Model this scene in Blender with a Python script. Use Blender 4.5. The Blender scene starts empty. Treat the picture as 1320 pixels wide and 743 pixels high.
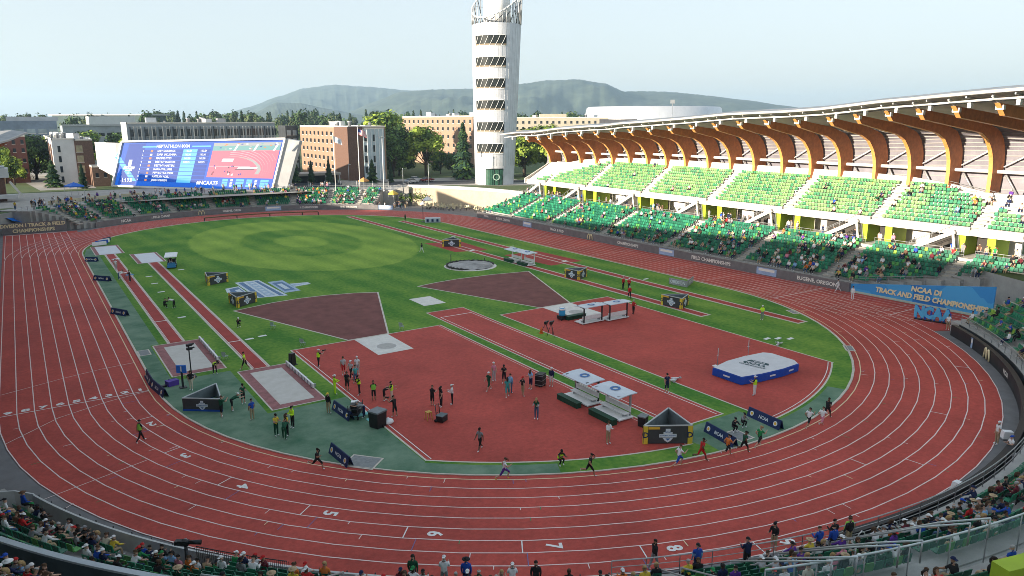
import bpy, math, random
from math import sin, cos, pi, radians, hypot, atan2
from mathutils import Vector, Matrix
SC = bpy.context.scene
COL = SC.collection
RNG = random.Random(7)

# ------------------------------------------------------------------ materials
MATS = {}
def mat(name, col, rough=.8, vary=.0, scale=1.0, metal=0., spec=.3, bump=0., detail=4., col2=None, emit=0., alpha=1., trans=0.):
    """procedural surface: base colour broken up by two scales of noise in world metres"""
    if name in MATS: return MATS[name]
    m = bpy.data.materials.new(name); m.use_nodes = True
    nt = m.node_tree; b = nt.nodes['Principled BSDF']
    b.inputs['Roughness'].default_value = rough; b.inputs['Metallic'].default_value = metal
    b.inputs['Specular IOR Level'].default_value = spec
    c = (*col, 1)
    b.inputs['Base Color'].default_value = c
    if alpha < 1: b.inputs['Alpha'].default_value = alpha
    if trans: b.inputs['Transmission Weight'].default_value = trans
    if emit:
        b.inputs['Emission Color'].default_value = c; b.inputs['Emission Strength'].default_value = emit
    if vary > 0:
        g = nt.nodes.new('ShaderNodeNewGeometry')
        n = nt.nodes.new('ShaderNodeTexNoise'); n.inputs['Scale'].default_value = scale; n.inputs['Detail'].default_value = detail
        n.inputs['Roughness'].default_value = .65
        nt.links.new(g.outputs['Position'], n.inputs['Vector'])
        r = nt.nodes.new('ShaderNodeMapRange'); r.inputs[1].default_value = .3; r.inputs[2].default_value = .7
        nt.links.new(n.outputs['Fac'], r.inputs[0])
        mx = nt.nodes.new('ShaderNodeMix'); mx.data_type = 'RGBA'
        d = col2 if col2 else tuple(v * (1 - vary) for v in col)
        e = col if col2 else tuple(min(1, v * (1 + vary)) for v in col)
        mx.inputs[6].default_value = (*d, 1); mx.inputs[7].default_value = (*e, 1)
        nt.links.new(r.outputs[0], mx.inputs[0]); nt.links.new(mx.outputs[2], b.inputs['Base Color'])
        if bump:
            bp = nt.nodes.new('ShaderNodeBump'); bp.inputs['Strength'].default_value = bump; bp.inputs['Distance'].default_value = .02
            nt.links.new(n.outputs['Fac'], bp.inputs['Height']); nt.links.new(bp.outputs[0], b.inputs['Normal'])
    MATS[name] = m
    return m

# ------------------------------------------------------------------ mesh builder
class MB:
    def __init__(self): self.v = []; self.f = []; self.mi = []; self.m = []; self.sm = []
    def _i(self, m):
        if m not in self.m: self.m.append(m)
        return self.m.index(m)
    def add(self, vs, fs, m, smooth=False):
        o = len(self.v); k = self._i(m)
        self.v.extend([tuple(p) for p in vs])
        for f in fs: self.f.append([o + i for i in f]); self.mi.append(k); self.sm.append(smooth)
    def box(self, c, s, m, rz=0., taper=1.):
        cx, cy, cz = c; x, y, z = s[0] / 2, s[1] / 2, s[2] / 2
        C_, S_ = cos(rz), sin(rz); vs = []
        for dz, t in ((-z, 1.), (z, taper)):
            for dx, dy in ((-x, -y), (x, -y), (x, y), (-x, y)):
                dx, dy = dx * t, dy * t
                vs.append((cx + dx * C_ - dy * S_, cy + dx * S_ + dy * C_, cz + dz))
        self.add(vs, [(0, 3, 2, 1), (4, 5, 6, 7), (0, 1, 5, 4), (1, 2, 6, 5), (2, 3, 7, 6), (3, 0, 4, 7)], m)
    def bar(self, p, q, w, h, m, up=(0, 0, 1)):
        p, q = Vector(p), Vector(q); d = (q - p)
        if d.length < 1e-6: return
        d.normalize(); u = Vector(up)
        if abs(d.dot(u)) > .99: u = Vector((0, 1, 0))
        s = d.cross(u).normalized() * (w / 2); t = s.cross(d).normalized() * (h / 2)
        vs = [e + a * s + b * t for e in (p, q) for a, b in ((-1, -1), (1, -1), (1, 1), (-1, 1))]
        self.add(vs, [(0, 1, 2, 3), (7, 6, 5, 4), (0, 4, 5, 1), (1, 5, 6, 2), (2, 6, 7, 3), (3, 7, 4, 0)], m)
    def tube(self, pts, r, m, n=6, smooth=True):
        pts = [Vector(p) for p in pts]; R = r if isinstance(r, (list, tuple)) else [r] * len(pts)
        vs = []; fs = []
        D = [(pts[min(i + 1, len(pts) - 1)] - pts[max(i - 1, 0)]).normalized() for i in range(len(pts))]
        u = min((Vector((0, 0, 1)), Vector((1, 0, 0)), Vector((0, 1, 0))), key=lambda q: max(abs(d.dot(q)) for d in D) + (.0 if q.z else .04))
        for i, p in enumerate(pts):
            d = D[i]
            a = d.cross(u).normalized(); b = a.cross(d)
            for k in range(n): t = 2 * pi * k / n; vs.append(p + (a * cos(t) + b * sin(t)) * R[i])
        for i in range(len(pts) - 1):
            for k in range(n): fs.append((i * n + k, i * n + (k + 1) % n, (i + 1) * n + (k + 1) % n, (i + 1) * n + k))
        fs.append(tuple(range(n - 1, -1, -1))); fs.append(tuple((len(pts) - 1) * n + k for k in range(n)))
        self.add(vs, fs, m, smooth)
    def lathe(self, prof, m, n=16, c=(0, 0, 0), smooth=True, sx=1., sy=1.):
        vs = []; fs = []
        for r, z in prof:
            for k in range(n): t = 2 * pi * k / n; vs.append((c[0] + r * cos(t) * sx, c[1] + r * sin(t) * sy, c[2] + z))
        for i in range(len(prof) - 1):
            for k in range(n): fs.append((i * n + k, i * n + (k + 1) % n, (i + 1) * n + (k + 1) % n, (i + 1) * n + k))
        fs.append(tuple(range(n - 1, -1, -1))); fs.append(tuple((len(prof) - 1) * n + k for k in range(n)))
        self.add(vs, fs, m, smooth)
    def prism(self, pts, z0, z1, m, mside=None):
        n = len(pts)
        a = sum(pts[i][0] * pts[(i + 1) % n][1] - pts[(i + 1) % n][0] * pts[i][1] for i in range(n))
        if a < 0: pts = pts[::-1]
        vs = [(x, y, z0) for x, y in pts] + [(x, y, z1) for x, y in pts]
        self.add(vs, [tuple(range(2 * n - 1, n - 1, -1))[::-1], tuple(range(n - 1, -1, -1))], m)
        self.add(vs, [(i, (i + 1) % n, n + (i + 1) % n, n + i) for i in range(n)], mside or m)
    def slab(self, prof, y0, y1, m):
        """profile in the x-z plane extruded along y"""
        n = len(prof); vs = [(x, y0, z) for x, z in prof] + [(x, y1, z) for x, z in prof]
        fs = [tuple(range(n)), tuple(range(2 * n - 1, n - 1, -1))] + [(i, n + i, n + (i + 1) % n, (i + 1) % n) for i in range(n)]
        self.add(vs, fs, m)
    def flat(self, pts, z, m):
        n = len(pts)
        a = sum(pts[i][0] * pts[(i + 1) % n][1] - pts[(i + 1) % n][0] * pts[i][1] for i in range(n))
        if a < 0: pts = pts[::-1]
        self.add([(x, y, z) for x, y in pts], [tuple(range(n))], m)
    def rect(self, x0, x1, y0, y1, z, m): self.flat([(x0, y0), (x1, y0), (x1, y1), (x0, y1)], z, m)
    def line(self, pts, w, z, m, closed=False):
        """a painted band of width w along a ground polyline"""
        P = [Vector((p[0], p[1])) for p in pts]; n = len(P); L = []; R_ = []
        for i in range(n):
            a = P[i - 1] if (i or closed) else P[i]; b = P[(i + 1) % n] if (i < n - 1 or closed) else P[i]
            d1 = (P[i] - a); d2 = (b - P[i])
            d1 = d1.normalized() if d1.length > 1e-9 else d2.normalized(); d2 = d2.normalized() if d2.length > 1e-9 else d1
            nn = Vector((-(d1 + d2).y, (d1 + d2).x)).normalized()
            c_ = max(.4, nn.dot(Vector((-d1.y, d1.x)))); o = nn * (w / 2 / c_)
            L.append(P[i] + o); R_.append(P[i] - o)
        vs = [(p.x, p.y, z) for p in L] + [(p.x, p.y, z) for p in R_]
        fs = [(n + i, n + (i + 1) % n, (i + 1) % n, i) for i in range(n if closed else n - 1)]
        self.add(vs, fs, m)
    def ribbon(self, pts, z0, z1, m, th=0.):
        """upright wall along a ground polyline; z0, z1 numbers or lists"""
        n = len(pts); A = z0 if isinstance(z0, list) else [z0] * n; B = z1 if isinstance(z1, list) else [z1] * n
        if th:
            P = [Vector((p[0], p[1])) for p in pts]; O = []
            for i in range(n):
                d = (P[min(i + 1, n - 1)] - P[max(i - 1, 0)]).normalized(); O.append(P[i] + Vector((-d.y, d.x)) * th)
            vs = []
            for i in range(n):
                vs += [(pts[i][0], pts[i][1], A[i]), (pts[i][0], pts[i][1], B[i]), (O[i].x, O[i].y, B[i]), (O[i].x, O[i].y, A[i])]
            fs = [(0, 1, 2, 3), tuple(4 * (n - 1) + k for k in (3, 2, 1, 0))]
            for i in range(n - 1):
                for k in range(4):
                    a, b = 4 * i + k, 4 * i + (k + 1) % 4; fs.append((a, a + 4, b + 4, b))
            self.add(vs, fs, m)
        else:
            vs = [(p[0], p[1], A[i]) for i, p in enumerate(pts)] + [(p[0], p[1], B[i]) for i, p in enumerate(pts)]
            self.add(vs, [(i, i + 1, n + i + 1, n + i) for i in range(n - 1)], m)
    def text(self, s, M, size, m, align='CENTER', bold=0., width=1., shear=0.):
        vs, fs = text_geo(s, align, bold)
        self.add([M @ Vector((x * size * width + y * size * shear, y * size, 0)) for x, y in vs], fs, m)
    def build(self, name, parent=None, label=None, cat=None, group=None, kind=None, world=False, loc=None):
        me = bpy.data.meshes.new(name)
        vs = self.v
        if loc is not None: vs = [(x - loc[0], y - loc[1], z - loc[2]) for x, y, z in vs]
        if world and parent is not None:
            r = parent
            I = r.get('_inv')
            Mi = (Matrix.Translation(r.location) @ r.rotation_euler.to_matrix().to_4x4())
            if r.parent is not None: Mi = (Matrix.Translation(r.parent.location) @ r.parent.rotation_euler.to_matrix().to_4x4()) @ Mi
            Mi = Mi.inverted()
            vs = [tuple(Mi @ Vector(p)) for p in vs]
        me.from_pydata(vs, [], self.f)
        for m in self.m: me.materials.append(m)
        me.polygons.foreach_set('material_index', self.mi)
        me.polygons.foreach_set('use_smooth', self.sm)
        me.update()
        o = bpy.data.objects.new(name, me); COL.objects.link(o)
        if loc is not None: o.location = loc
        if parent is not None: o.parent = parent
        tag(o, label, cat, group, kind)
        return o

_T = {}
def text_geo(s, align='CENTER', bold=0.):
    k = (s, align, bold)
    if k not in _T:
        c = bpy.data.curves.new('t', 'FONT'); c.body = s; c.align_x = align; c.align_y = 'CENTER'; c.size = 1.; c.offset = bold
        c.resolution_u = 2; c.fill_mode = 'FRONT'
        o = bpy.data.objects.new('t', c); COL.objects.link(o)
        bpy.context.view_layer.update()
        me = o.evaluated_get(bpy.context.evaluated_depsgraph_get()).to_mesh()
        vs = [(v.co.x, v.co.y) for v in me.vertices]; fs = [tuple(p.vertices) for p in me.polygons]
        fs = [f if me.polygons[i].normal.z > 0 else f[::-1] for i, f in enumerate(fs)]
        o.evaluated_get(bpy.context.evaluated_depsgraph_get()).to_mesh_clear()
        bpy.data.objects.remove(o); bpy.data.curves.remove(c)
        _T[k] = (vs, fs)
    return _T[k]

def face_matrix(c, right, up=(0, 0, 1)):
    """text plane through c: letters run along right, stand along up"""
    r = Vector(right).normalized(); u = Vector(up).normalized(); n = r.cross(u).normalized()
    M = Matrix((( r.x, u.x, n.x, c[0]), (r.y, u.y, n.y, c[1]), (r.z, u.z, n.z, c[2]), (0, 0, 0, 1)))
    return M

def tag(o, label=None, cat=None, group=None, kind=None):
    if label: o['label'] = label
    if cat: o['category'] = cat
    if group: o['group'] = group
    if kind: o['kind'] = kind
    return o
def thing(name, label, cat, loc=(0, 0, 0), rz=0., group=None):
    o = bpy.data.objects.new(name, None); COL.objects.link(o); o.location = loc; o.rotation_euler = (0, 0, rz)
    o.empty_display_size = .2
    return tag(o, label, cat, group)
def copy_tree(o, parent=None):
    c = o.copy(); COL.objects.link(c)
    if parent is not None: c.parent = parent
    for ch in list(o.children): copy_tree(ch, c)
    return c
def dup(o, loc, rz=0., label=None, group=None, scale=None):
    c = copy_tree(o); c.location = loc; c.rotation_euler = (0, 0, rz)
    if scale: c.scale = scale
    if label: c['label'] = label
    if group: c['group'] = group
    return c

# ------------------------------------------------------------------ track figures (metres; track centre line of the near bend at the origin)
R0, LW, LS = 37.48, 1.22, 80.7
def oval(r, n=40, part='all'):
    near = [(r * cos(pi + pi * i / n), r * sin(pi + pi * i / n)) for i in range(n + 1)]
    far = [(r * cos(pi * i / n), LS + r * sin(pi * i / n)) for i in range(n + 1)]
    return near + far
def pol(r, deg, cy=0.): return (r * cos(radians(deg)), cy + r * sin(radians(deg)))

# common materials
white_paint = mat('white_line_paint', (.74, .72, .70), .7, .12, 3.)
pink_paint = mat('lane_line_paint', (.72, .60, .57), .7, .15, 2.)
cream_kerb = mat('cream_kerb_concrete', (.55, .50, .43), .85, .15, 2.)
concrete = mat('grey_concrete', (.36, .35, .33), .9, .14, .8)
pale_concrete = mat('pale_precast_concrete', (.60, .57, .52), .85, .10, .6)
white_precast = mat('white_precast_concrete', (.60, .57, .53), .8, .06, .5)
dark_metal = mat('dark_steel', (.035, .037, .04), .5, .2, 5., metal=.3)
grey_metal = mat('grey_steel', (.38, .39, .40), .45, .12, 3., metal=.5)
white_metal = mat('white_painted_steel', (.74, .74, .73), .5, .08, 3.)
black_rubber = mat('black_rubber', (.015, .015, .016), .8, .2, 8.)
black_plastic = mat('black_plastic', (.02, .02, .022), .5, .2, 6.)
navy = mat('navy_vinyl', (.012, .028, .10), .6, .2, 3.)
royal = mat('royal_blue_vinyl', (.012, .075, .42), .5, .15, 2.)
lime = mat('lime_green_panel', (.32, .44, .025), .6, .10, 1.2)
wood = mat('glulam_timber', (.48, .16, .042), .55, .22, 1.5)
wood_edge = mat('glulam_timber_edge', (.62, .28, .08), .5, .15, 2.5)
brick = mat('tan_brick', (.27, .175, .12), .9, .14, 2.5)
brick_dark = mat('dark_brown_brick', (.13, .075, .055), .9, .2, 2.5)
glass_dark = mat('dark_window_glass', (.02, .026, .032), .12, .3, .5, spec=.6)
glass_pale = mat('pale_window_glass', (.25, .30, .33), .15, .3, .3, spec=.6)
alum = mat('brushed_aluminium_panel', (.62, .63, .65), .38, .06, .25, metal=.55)
yellow = mat('yellow_vinyl', (.72, .52, .05), .6, .1, 3.)
gold = mat('pale_gold_lettering', (.75, .65, .40), .6, .1, 3.)
chestnut = mat('white_cloth', (.78, .78, .78), .8, .08, 3.)
# ------------------------------------------------------------------ sky, sun, camera
SUN_EL, SUN_AZ = 10.2, 271.0            # azimuth clockwise from +y
SKY_SAT, SKY_GAM = .8, .34
w = bpy.data.worlds.new('World'); SC.world = w; w.use_nodes = True
nt = w.node_tree; bg = nt.nodes['Background']
sky = nt.nodes.new('ShaderNodeTexSky'); sky.sky_type = 'NISHITA'; sky.sun_disc = False
sky.sun_elevation = radians(SUN_EL); sky.sun_rotation = radians(SUN_AZ)
sky.air_density = 1.1; sky.dust_density = 2.0; sky.ozone_density = 3.0; sky.altitude = 120
hs = nt.nodes.new('ShaderNodeHueSaturation'); hs.inputs['Saturation'].default_value = SKY_SAT; gm = nt.nodes.new('ShaderNodeGamma'); gm.inputs[1].default_value = SKY_GAM
nt.links.new(sky.outputs[0], gm.inputs[0]); nt.links.new(gm.outputs[0], hs.inputs['Color']); nt.links.new(hs.outputs[0], bg.inputs[0]); bg.inputs[1].default_value = SKY_STRENGTH = .132
sun = bpy.data.objects.new('sun', bpy.data.lights.new('sun', 'SUN')); COL.objects.link(sun)
sun.data.energy = 3.0; sun.data.angle = radians(.5); sun.data.color = (1., .87, .70)
sd = Vector((sin(radians(SUN_AZ)) * cos(radians(SUN_EL)), cos(radians(SUN_AZ)) * cos(radians(SUN_EL)), sin(radians(SUN_EL))))
sun.rotation_euler = sd.to_track_quat('Z', 'Y').to_euler(); sun.location = (-150, 0, 80)

cam = bpy.data.objects.new('camera', bpy.data.cameras.new('camera')); COL.objects.link(cam); SC.camera = cam
YAW, PIT, ROL = .5854, .2227, -.002
f_ = Vector((sin(YAW) * cos(PIT), cos(YAW) * cos(PIT), -sin(PIT))); r_ = Vector((cos(YAW), -sin(YAW), 0)); u_ = r_.cross(f_)
r2 = r_ * cos(ROL) - u_ * sin(ROL) * -1 * -1; 
r2 = r_ * cos(ROL) + u_ * sin(ROL); u2 = u_ * cos(ROL) - r_ * sin(ROL)
cam.matrix_world = Matrix(((r2.x, u2.x, -f_.x, -44.7984), (r2.y, u2.y, -f_.y, -69.2239), (r2.z, u2.z, -f_.z, 23.2219), (0, 0, 0, 1)))
cam.data.sensor_width = 36.; cam.data.lens = 36. * 952.4248 / 1320; cam.data.clip_start = .5; cam.data.clip_end = 30000
SC.view_settings.view_transform = 'Standard'; SC.view_settings.look = 'None'; SC.view_settings.gamma = 1
SC.view_settings.exposure = 2.32
SC.render.engine = 'CYCLES'
SC.cycles.max_bounces = 6; SC.cycles.diffuse_bounces = 3; SC.cycles.glossy_bounces = 2; SC.cycles.transparent_max_bounces = 12
SC.cycles.transmission_bounces = 4; SC.cycles.volume_bounces = 1; SC.cycles.use_denoising = True; SC.cycles.denoiser = 'OPENIMAGEDENOISE'; SC.cycles.denoising_input_passes = 'RGB_ALBEDO_NORMAL'; SC.cycles.denoising_prefilter = 'ACCURATE'; SC.cycles.filter_width = .9

# ------------------------------------------------------------------ ground, hills
def bowl_outline(off, n=24):
    near = [pol(R0 + 9 * LW + off, 180 + 180 * i / n) for i in range(n + 1)]
    far = [pol(R0 + 9 * LW + off, 180 * i / n, LS) for i in range(n + 1)]
    return near + far
apron = mat('grey_apron_asphalt', (.165, .162, .165), .85, .16, .7)
grass_far = mat('campus_lawn', (.055, .10, .028), .95, .35, .06, col2=(.10, .12, .045))
b = MB(); b.flat(bowl_outline(30), -.03, apron)
b.build('arena_floor', kind='structure')
# surrounding ground stands at street level, 4.3 m over the sunken track
GZ = 4.3
ring0 = bowl_outline(14.); n = len(ring0); b = MB()
vs = []; fs = []
for k, s in enumerate((1, 1.6, 3, 8, 30, 130)):
    for (x, y) in ring0: vs.append((x * s, 40 + (y - 40) * s, GZ))
for k in range(5):
    for i in range(n): fs.append((k * n + i, (k + 1) * n + i, (k + 1) * n + (i + 1) % n, k * n + (i + 1) % n))
vs2 = [(x, y, -.03) for x, y in ring0]
b.add(vs, [f[::-1] if False else f for f in fs], grass_far)
b.add([(x, y, GZ) for x, y in ring0] + vs2, [(i, (i + 1) % n, n + (i + 1) % n, n + i) for i in range(n)], concrete)
b.build('ground', kind='structure')

asphalt = mat('street_asphalt', (.055, .055, .058), .9, .25, .5)
paving = mat('plaza_paving', (.33, .31, .28), .9, .15, .4)
b = MB(); b.flat([(-60, 131), (60, 131), (75, 118), (88, 112), (95, 150), (40, 165), (-60, 172)], GZ + .004, paving); b.build('plaza_pavement', kind='structure')
b = MB(); b.flat([(44, 138), (100, 120), (104, 128), (52, 152), (60, 190), (52, 192)], GZ + .009, asphalt); b.build('street', kind='structure')
b = MB(); b.flat([(-40, 178), (-26, 178), (-26, 200), (-36, 320), (-52, 320)], GZ + .009, paving); b.build('path', kind='structure')

hill_mat = mat('wooded_hill', (.008, .018, .012), 1., .3, .012, col2=(.07, .09, .055), detail=12.)
CAMP = Vector((-44.8, -69.2, 23.2))
def ray_dir(px):  # compass bearing of a picture column, used to survey the ridges
    return YAW + math.atan((px - 660) / 952.4)
def ridge(name, prof, D, depth, seed, zbase=0.):
    """a long wooded ridge: crest surveyed as (bearing column, elevation row) at distance D"""
    rg = random.Random(seed); b = MB(); NS, NC = 300, 30
    x0, x1 = prof[0][0], prof[-1][0]
    ph = [(rg.uniform(0, 6.28), rg.uniform(.6, 1.4)) for _ in range(40)]
    def crest(px):
        for (a, ya), (c, yc) in zip(prof, prof[1:]):
            if a <= px <= c:
                t = (px - a) / (c - a); t = t * t * (3 - 2 * t) * .4 + t * .6
                return ya + (yc - ya) * t
        return prof[-1][1]
    vs = []; fs = []
    for i in range(NS + 1):
        px = x0 + (x1 - x0) * i / NS; a = ray_dir(px)
        hc = (155.9 - crest(px)) / 952.4 * D / max(.2, cos(a - YAW)) * cos(a - YAW) + 23 
        for j in range(NC + 1):
            t = -1 + 2 * j / NC                      # -1 near foot, 0 crest, 1 far foot
            d = D + depth * (t if t < 0 else t * .7)
            g = cos(t * pi / 2) ** 1.3
            nz = sum(sin(ph[k][0] + px * .013 * (k + 1) * ph[k][1] + t * 5.5 * (1 if k % 2 else -1) * ph[(k + 7) % 40][1] * (1 + k * .3)) / (k + 2) for k in range(12))
            gul = (abs(sin(px * .085 + t * 1.1 + ph[3][0])) + .6 * abs(sin(px * .21 - t * 2. + ph[5][0])) + .35 * abs(sin(px * .47 + t * 2.7))) / 1.95
            spur = (.22 * max(-1.2, min(1.2, nz)) + .07 * (gul - .45)) * (1 - g) * min(1, g * 3) * 1.5 + .018 * max(-1, min(1, nz)) + .008 * sin(px * .9 + t * 3) * cos(px * .47 + t * 5)
            fade = min(1, i / 16, (NS - i) / 16)
            h = zbase + max(0, hc) * max(0, g + spur * (abs(t) > .04)) * (fade ** .5)
            vs.append((CAMP.x + d * sin(a) / max(.3, cos(a - YAW)), CAMP.y + d * cos(a) / max(.3, cos(a - YAW)), h))
    for i in range(NS):
        for j in range(NC): q = i * (NC + 1) + j; fs.append((q, q + NC + 1, q + NC + 2, q + 1))
    b.add(vs, fs, hill_mat, True)
    b.build(name, kind='structure')
ridge('hills', [(240, 157), (290, 150), (330, 139), (370, 126), (400, 117), (440, 113), (480, 115), (530, 119), (600, 118), (660, 120), (720, 130), (790, 150)], 6600, 1500, 3)
ridge('hills', [(300, 157), (332, 148), (366, 133), (395, 134), (430, 141), (470, 148), (505, 157)], 4300, 800, 5)
ridge('hills', [(400, 157), (450, 147), (490, 132), (520, 121), (560, 118), (620, 117), (668, 112), (700, 108), (740, 106.5), (775, 111), (800, 121), (850, 122), (905, 126), (950, 131), (1000, 138), (1060, 147), (1150, 154), (1220, 157)], 5000, 1300, 11)

# ------------------------------------------------------------------ track
def track_mat():
    m = mat('red_track_rubber', (.40, .062, .046), .82, .20, .16, bump=.0)
    nt = m.node_tree; b_ = nt.nodes['Principled BSDF']
    g = nt.nodes.new('ShaderNodeNewGeometry'); n2 = nt.nodes.new('ShaderNodeTexNoise'); n2.inputs['Scale'].default_value = 2.6; n2.inputs['Detail'].default_value = 7; n2.inputs['Roughness'].default_value = .75
    nt.links.new(g.outputs['Position'], n2.inputs['Vector'])
    hs = nt.nodes.new('ShaderNodeHueSaturation'); mr = nt.nodes.new('ShaderNodeMapRange')
    mr.inputs[1].default_value = .3; mr.inputs[2].default_value = .7; mr.inputs[3].default_value = .76; mr.inputs[4].default_value = 1.24
    old = b_.inputs['Base Color'].links[0].from_socket
    nt.links.new(n2.outputs[0], mr.inputs[0]); nt.links.new(mr.outputs[0], hs.inputs['Value']); nt.links.new(old, hs.inputs['Color']); nt.links.new(hs.outputs[0], b_.inputs['Base Color'])
    return m
red = track_mat()
red_bright = mat('red_runway_rubber', (.34, .043, .034), .82, .18, .6)
red_dark = mat('dark_red_sector_rubber', (.17, .062, .054), .9, .25, .6)

def grass_mat():
    """pitch grass with the mown O figure: colours of the turf itself"""
    m = bpy.data.materials.new('pitch_grass'); m.use_nodes = True; nt = m.node_tree; N = nt.nodes; Lk = nt.links
    b_ = N['Principled BSDF']; b_.inputs['Roughness'].default_value = .95; b_.inputs['Specular IOR Level'].default_value = .1
    g = N.new('ShaderNodeNewGeometry'); sp = N.new('ShaderNodeSeparateXYZ'); Lk.new(g.outputs['Position'], sp.inputs[0])
    def math_(op, a, b=None, c=None):
        q = N.new('ShaderNodeMath'); q.operation = op
        for i, v in enumerate((a, b, c)):
            if v is None: continue
            if isinstance(v, (int, float)): q.inputs[i].default_value = v
            else: Lk.new(v, q.inputs[i])
        return q.outputs[0]
    def noise(s, d=4.):
        n_ = N.new('ShaderNodeTexNoise'); n_.inputs['Scale'].default_value = s; n_.inputs['Detail'].default_value = d; Lk.new(g.outputs['Position'], n_.inputs['Vector']); return n_.outputs['Fac']
    ex = math_('DIVIDE', math_('SUBTRACT', sp.outputs[0], .3), 20.5); ey = math_('DIVIDE', math_('SUBTRACT', sp.outputs[1], 74.5), 34.)
    rr = math_('SQRT', math_('ADD', math_('MULTIPLY', ex, ex), math_('MULTIPLY', ey, ey)))
    rr = math_('ADD', rr, math_('MULTIPLY', math_('SUBTRACT', noise(.5), .5), .05))
    ramp = N.new('ShaderNodeValToRGB'); ramp.color_ramp.interpolation = 'EASE'
    el = ramp.color_ramp.elements
    el[0].position = 0; el[0].color = (.62, .62, .62, 1); el[1].position = 1.0; el[1].color = (.2, .2, .2, 1)
    for p_, v in ((.21, .62), (.25, .30), (.50, .30), (.55, .62), (.955, .62), (.985, .22)):
        e = el.new(p_); e.color = (v, v, v, 1)
    Lk.new(rr, ramp.inputs[0])
    # mowing passes run across the pitch
    st = math_('SINE', math_('MULTIPLY', math_('ADD', sp.outputs[0], math_('MULTIPLY', sp.outputs[1], .12)), 1.25))
    fac = math_('ADD', math_('ADD', ramp.outputs[0], math_('MULTIPLY', st, .10)), math_('MULTIPLY', math_('SUBTRACT', noise(.10, 8.), .5), 1.1))
    fac = math_('ADD', fac, math_('MULTIPLY', math_('SUBTRACT', noise(2.2, 8.), .5), .9))
    mx = N.new('ShaderNodeMix'); mx.data_type = 'RGBA'; mx.inputs[6].default_value = (.062, .18, .03, 1); mx.inputs[7].default_value = (.30, .42, .07, 1)
    Lk.new(fac, mx.inputs[0]); Lk.new(mx.outputs[2], b_.inputs['Base Color'])
    bp = N.new('ShaderNodeBump'); bp.inputs['Strength'].default_value = .5; bp.inputs['Distance'].default_value = .04
    Lk.new(noise(12., 3.), bp.inputs['Height']); Lk.new(bp.outputs[0], b_.inputs['Normal'])
    MATS['pitch_grass'] = m
    return m
grass = grass_mat()
teal = mat('teal_artificial_turf', (.05, .135, .078), .95, .35, .35, col2=(.19, .28, .195), detail=8.)

RO = R0 + 9 * LW
b = MB(); 
far_x = [(-RO - .4, 116.9), (-R0 + .3, 116.9)]
b.flat(oval(RO + .05), .0, red)
b.build('running_track', kind='structure')
b = MB(); b.flat([(-RO - .35, 0), (-R0 + 2, 0), (-R0 + 2, 116.9), (-RO - .35, 116.9)], .004, red); b.build('home_straight', kind='structure')
b = MB(); b.flat([(R0 - 1, 20), (R0 - 1, 0), (R0 - 9, -22), (RO - 6.2, -30.5), (RO + 1.2, -30.5), (RO + .2, 20)], .004, red); b.build('back_straight', kind='structure')

b = MB(); Z1 = .009
for k in range(10):
    m_ = mat('inner_lane_paint', (.66, .52, .34), .7, .1, 2.) if k == 0 else pink_paint
    b.line(oval(R0 + LW * k), .075 if k else .09, Z1, m_, closed=True)
    x = -(R0 + LW * k); b.line([(x, 84), (x, 116.6)], .08, Z1 + .004, pink_paint)
    x = R0 + LW * k; b.line([(x, 12), (x, max(-30.3, -30.3 + 0 * k) if k > 4 else -19 - 2 * k)], .07, Z1 + .004, pink_paint)
def xline(p, q, w=.06, m_=pink_paint): b.line([p, q], w, Z1 + .008, m_)
xline((-R0, 0), (-RO, 0), .09, white_paint)
b.line([(-37.5, 9.3), (-40.3, 8.9), (-43.6, 7.9), (-48.4, 5.9)], .06, Z1 + .008, pink_paint)
b.line([(-37.5, -.1), (-40.8, -1.0), (-44.46, -2.76), (-47.96, -6.31)], .06, Z1 + .008, pink_paint)
xline((-46.9, -17.9), (-39.71, -15.06)); xline((-46.2, -20.9), (-44.4, -19.1))
blue_paint = mat('blue_mark_paint', (.16, .15, .32), .8, .1, 3.)
def radial(k, deg, w=.07, m_=white_paint, f=1.): # a mark across lane k
    xline(pol(R0 + LW * (k - 1), deg), pol(R0 + LW * (k - 1 + f), deg), w, m_)
for k, q in zip(range(2, 10), [(-38.33, -8.19), (-37.29, -15.72), (-35.06, -22.72), (-31.55, -29.17), (-27.32, -34.70), (-22.34, -39.47), (-16.91, -43.37), (-11.17, -46.46)]):
    a = math.degrees(atan2(q[1], q[0])); rc = R0 + LW * (k - .5)
    c_ = pol(rc, a)
    up = Vector((-sin(radians(a)), cos(radians(a)), 0)); right = Vector((cos(radians(a)), sin(radians(a)), 0))
    b.text(str(k), face_matrix((c_[0], c_[1], Z1 + .008), right, up), 1.25, white_paint, bold=.03, width=.9)
    radial(k, a - 2.2)
    radial(k, a - 8.5 - k * .2, .05, blue_paint); radial(k, a - 14, .05, pink_paint, .4)
for k, deg in ((5, -88), (6, -70), (8, -52), (9, -23), (7, -84), (9, -28.5)): radial(k, deg, .06)
for k, deg in ((1, -23), (2, -19), (3, -15.5), (4, -12)): radial(k, deg, .05, gold)
for k in range(1, 10):   # lane numerals at the finish line and the far start
    x = -(R0 + LW * (k - .5))
    b.text(str(k), face_matrix((x, .62, Z1 + .006), (1, 0, 0), (0, 1, 0)), .8, white_paint, bold=.05, width=1.55)
    b.rect(x - .5, x + .5, 116.0, 116.45, Z1 + .006, white_paint)
    x = R0 + LW * (k - .5)
    if k > 4: b.text(str(k), face_matrix((x, -29.0, Z1 + .006), (1, 0, 0), (0, 1, 0)), 1.1, white_paint, bold=.04)
for y, w_ in ((-8.5, .09), (-22., .10), (-20.5, .05), (4.5, .05)): xline((R0 + (1.5 if y < -10 else .0) + (2.5 if y < -15 else 0), y), (RO, y), w_, white_paint)
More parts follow.
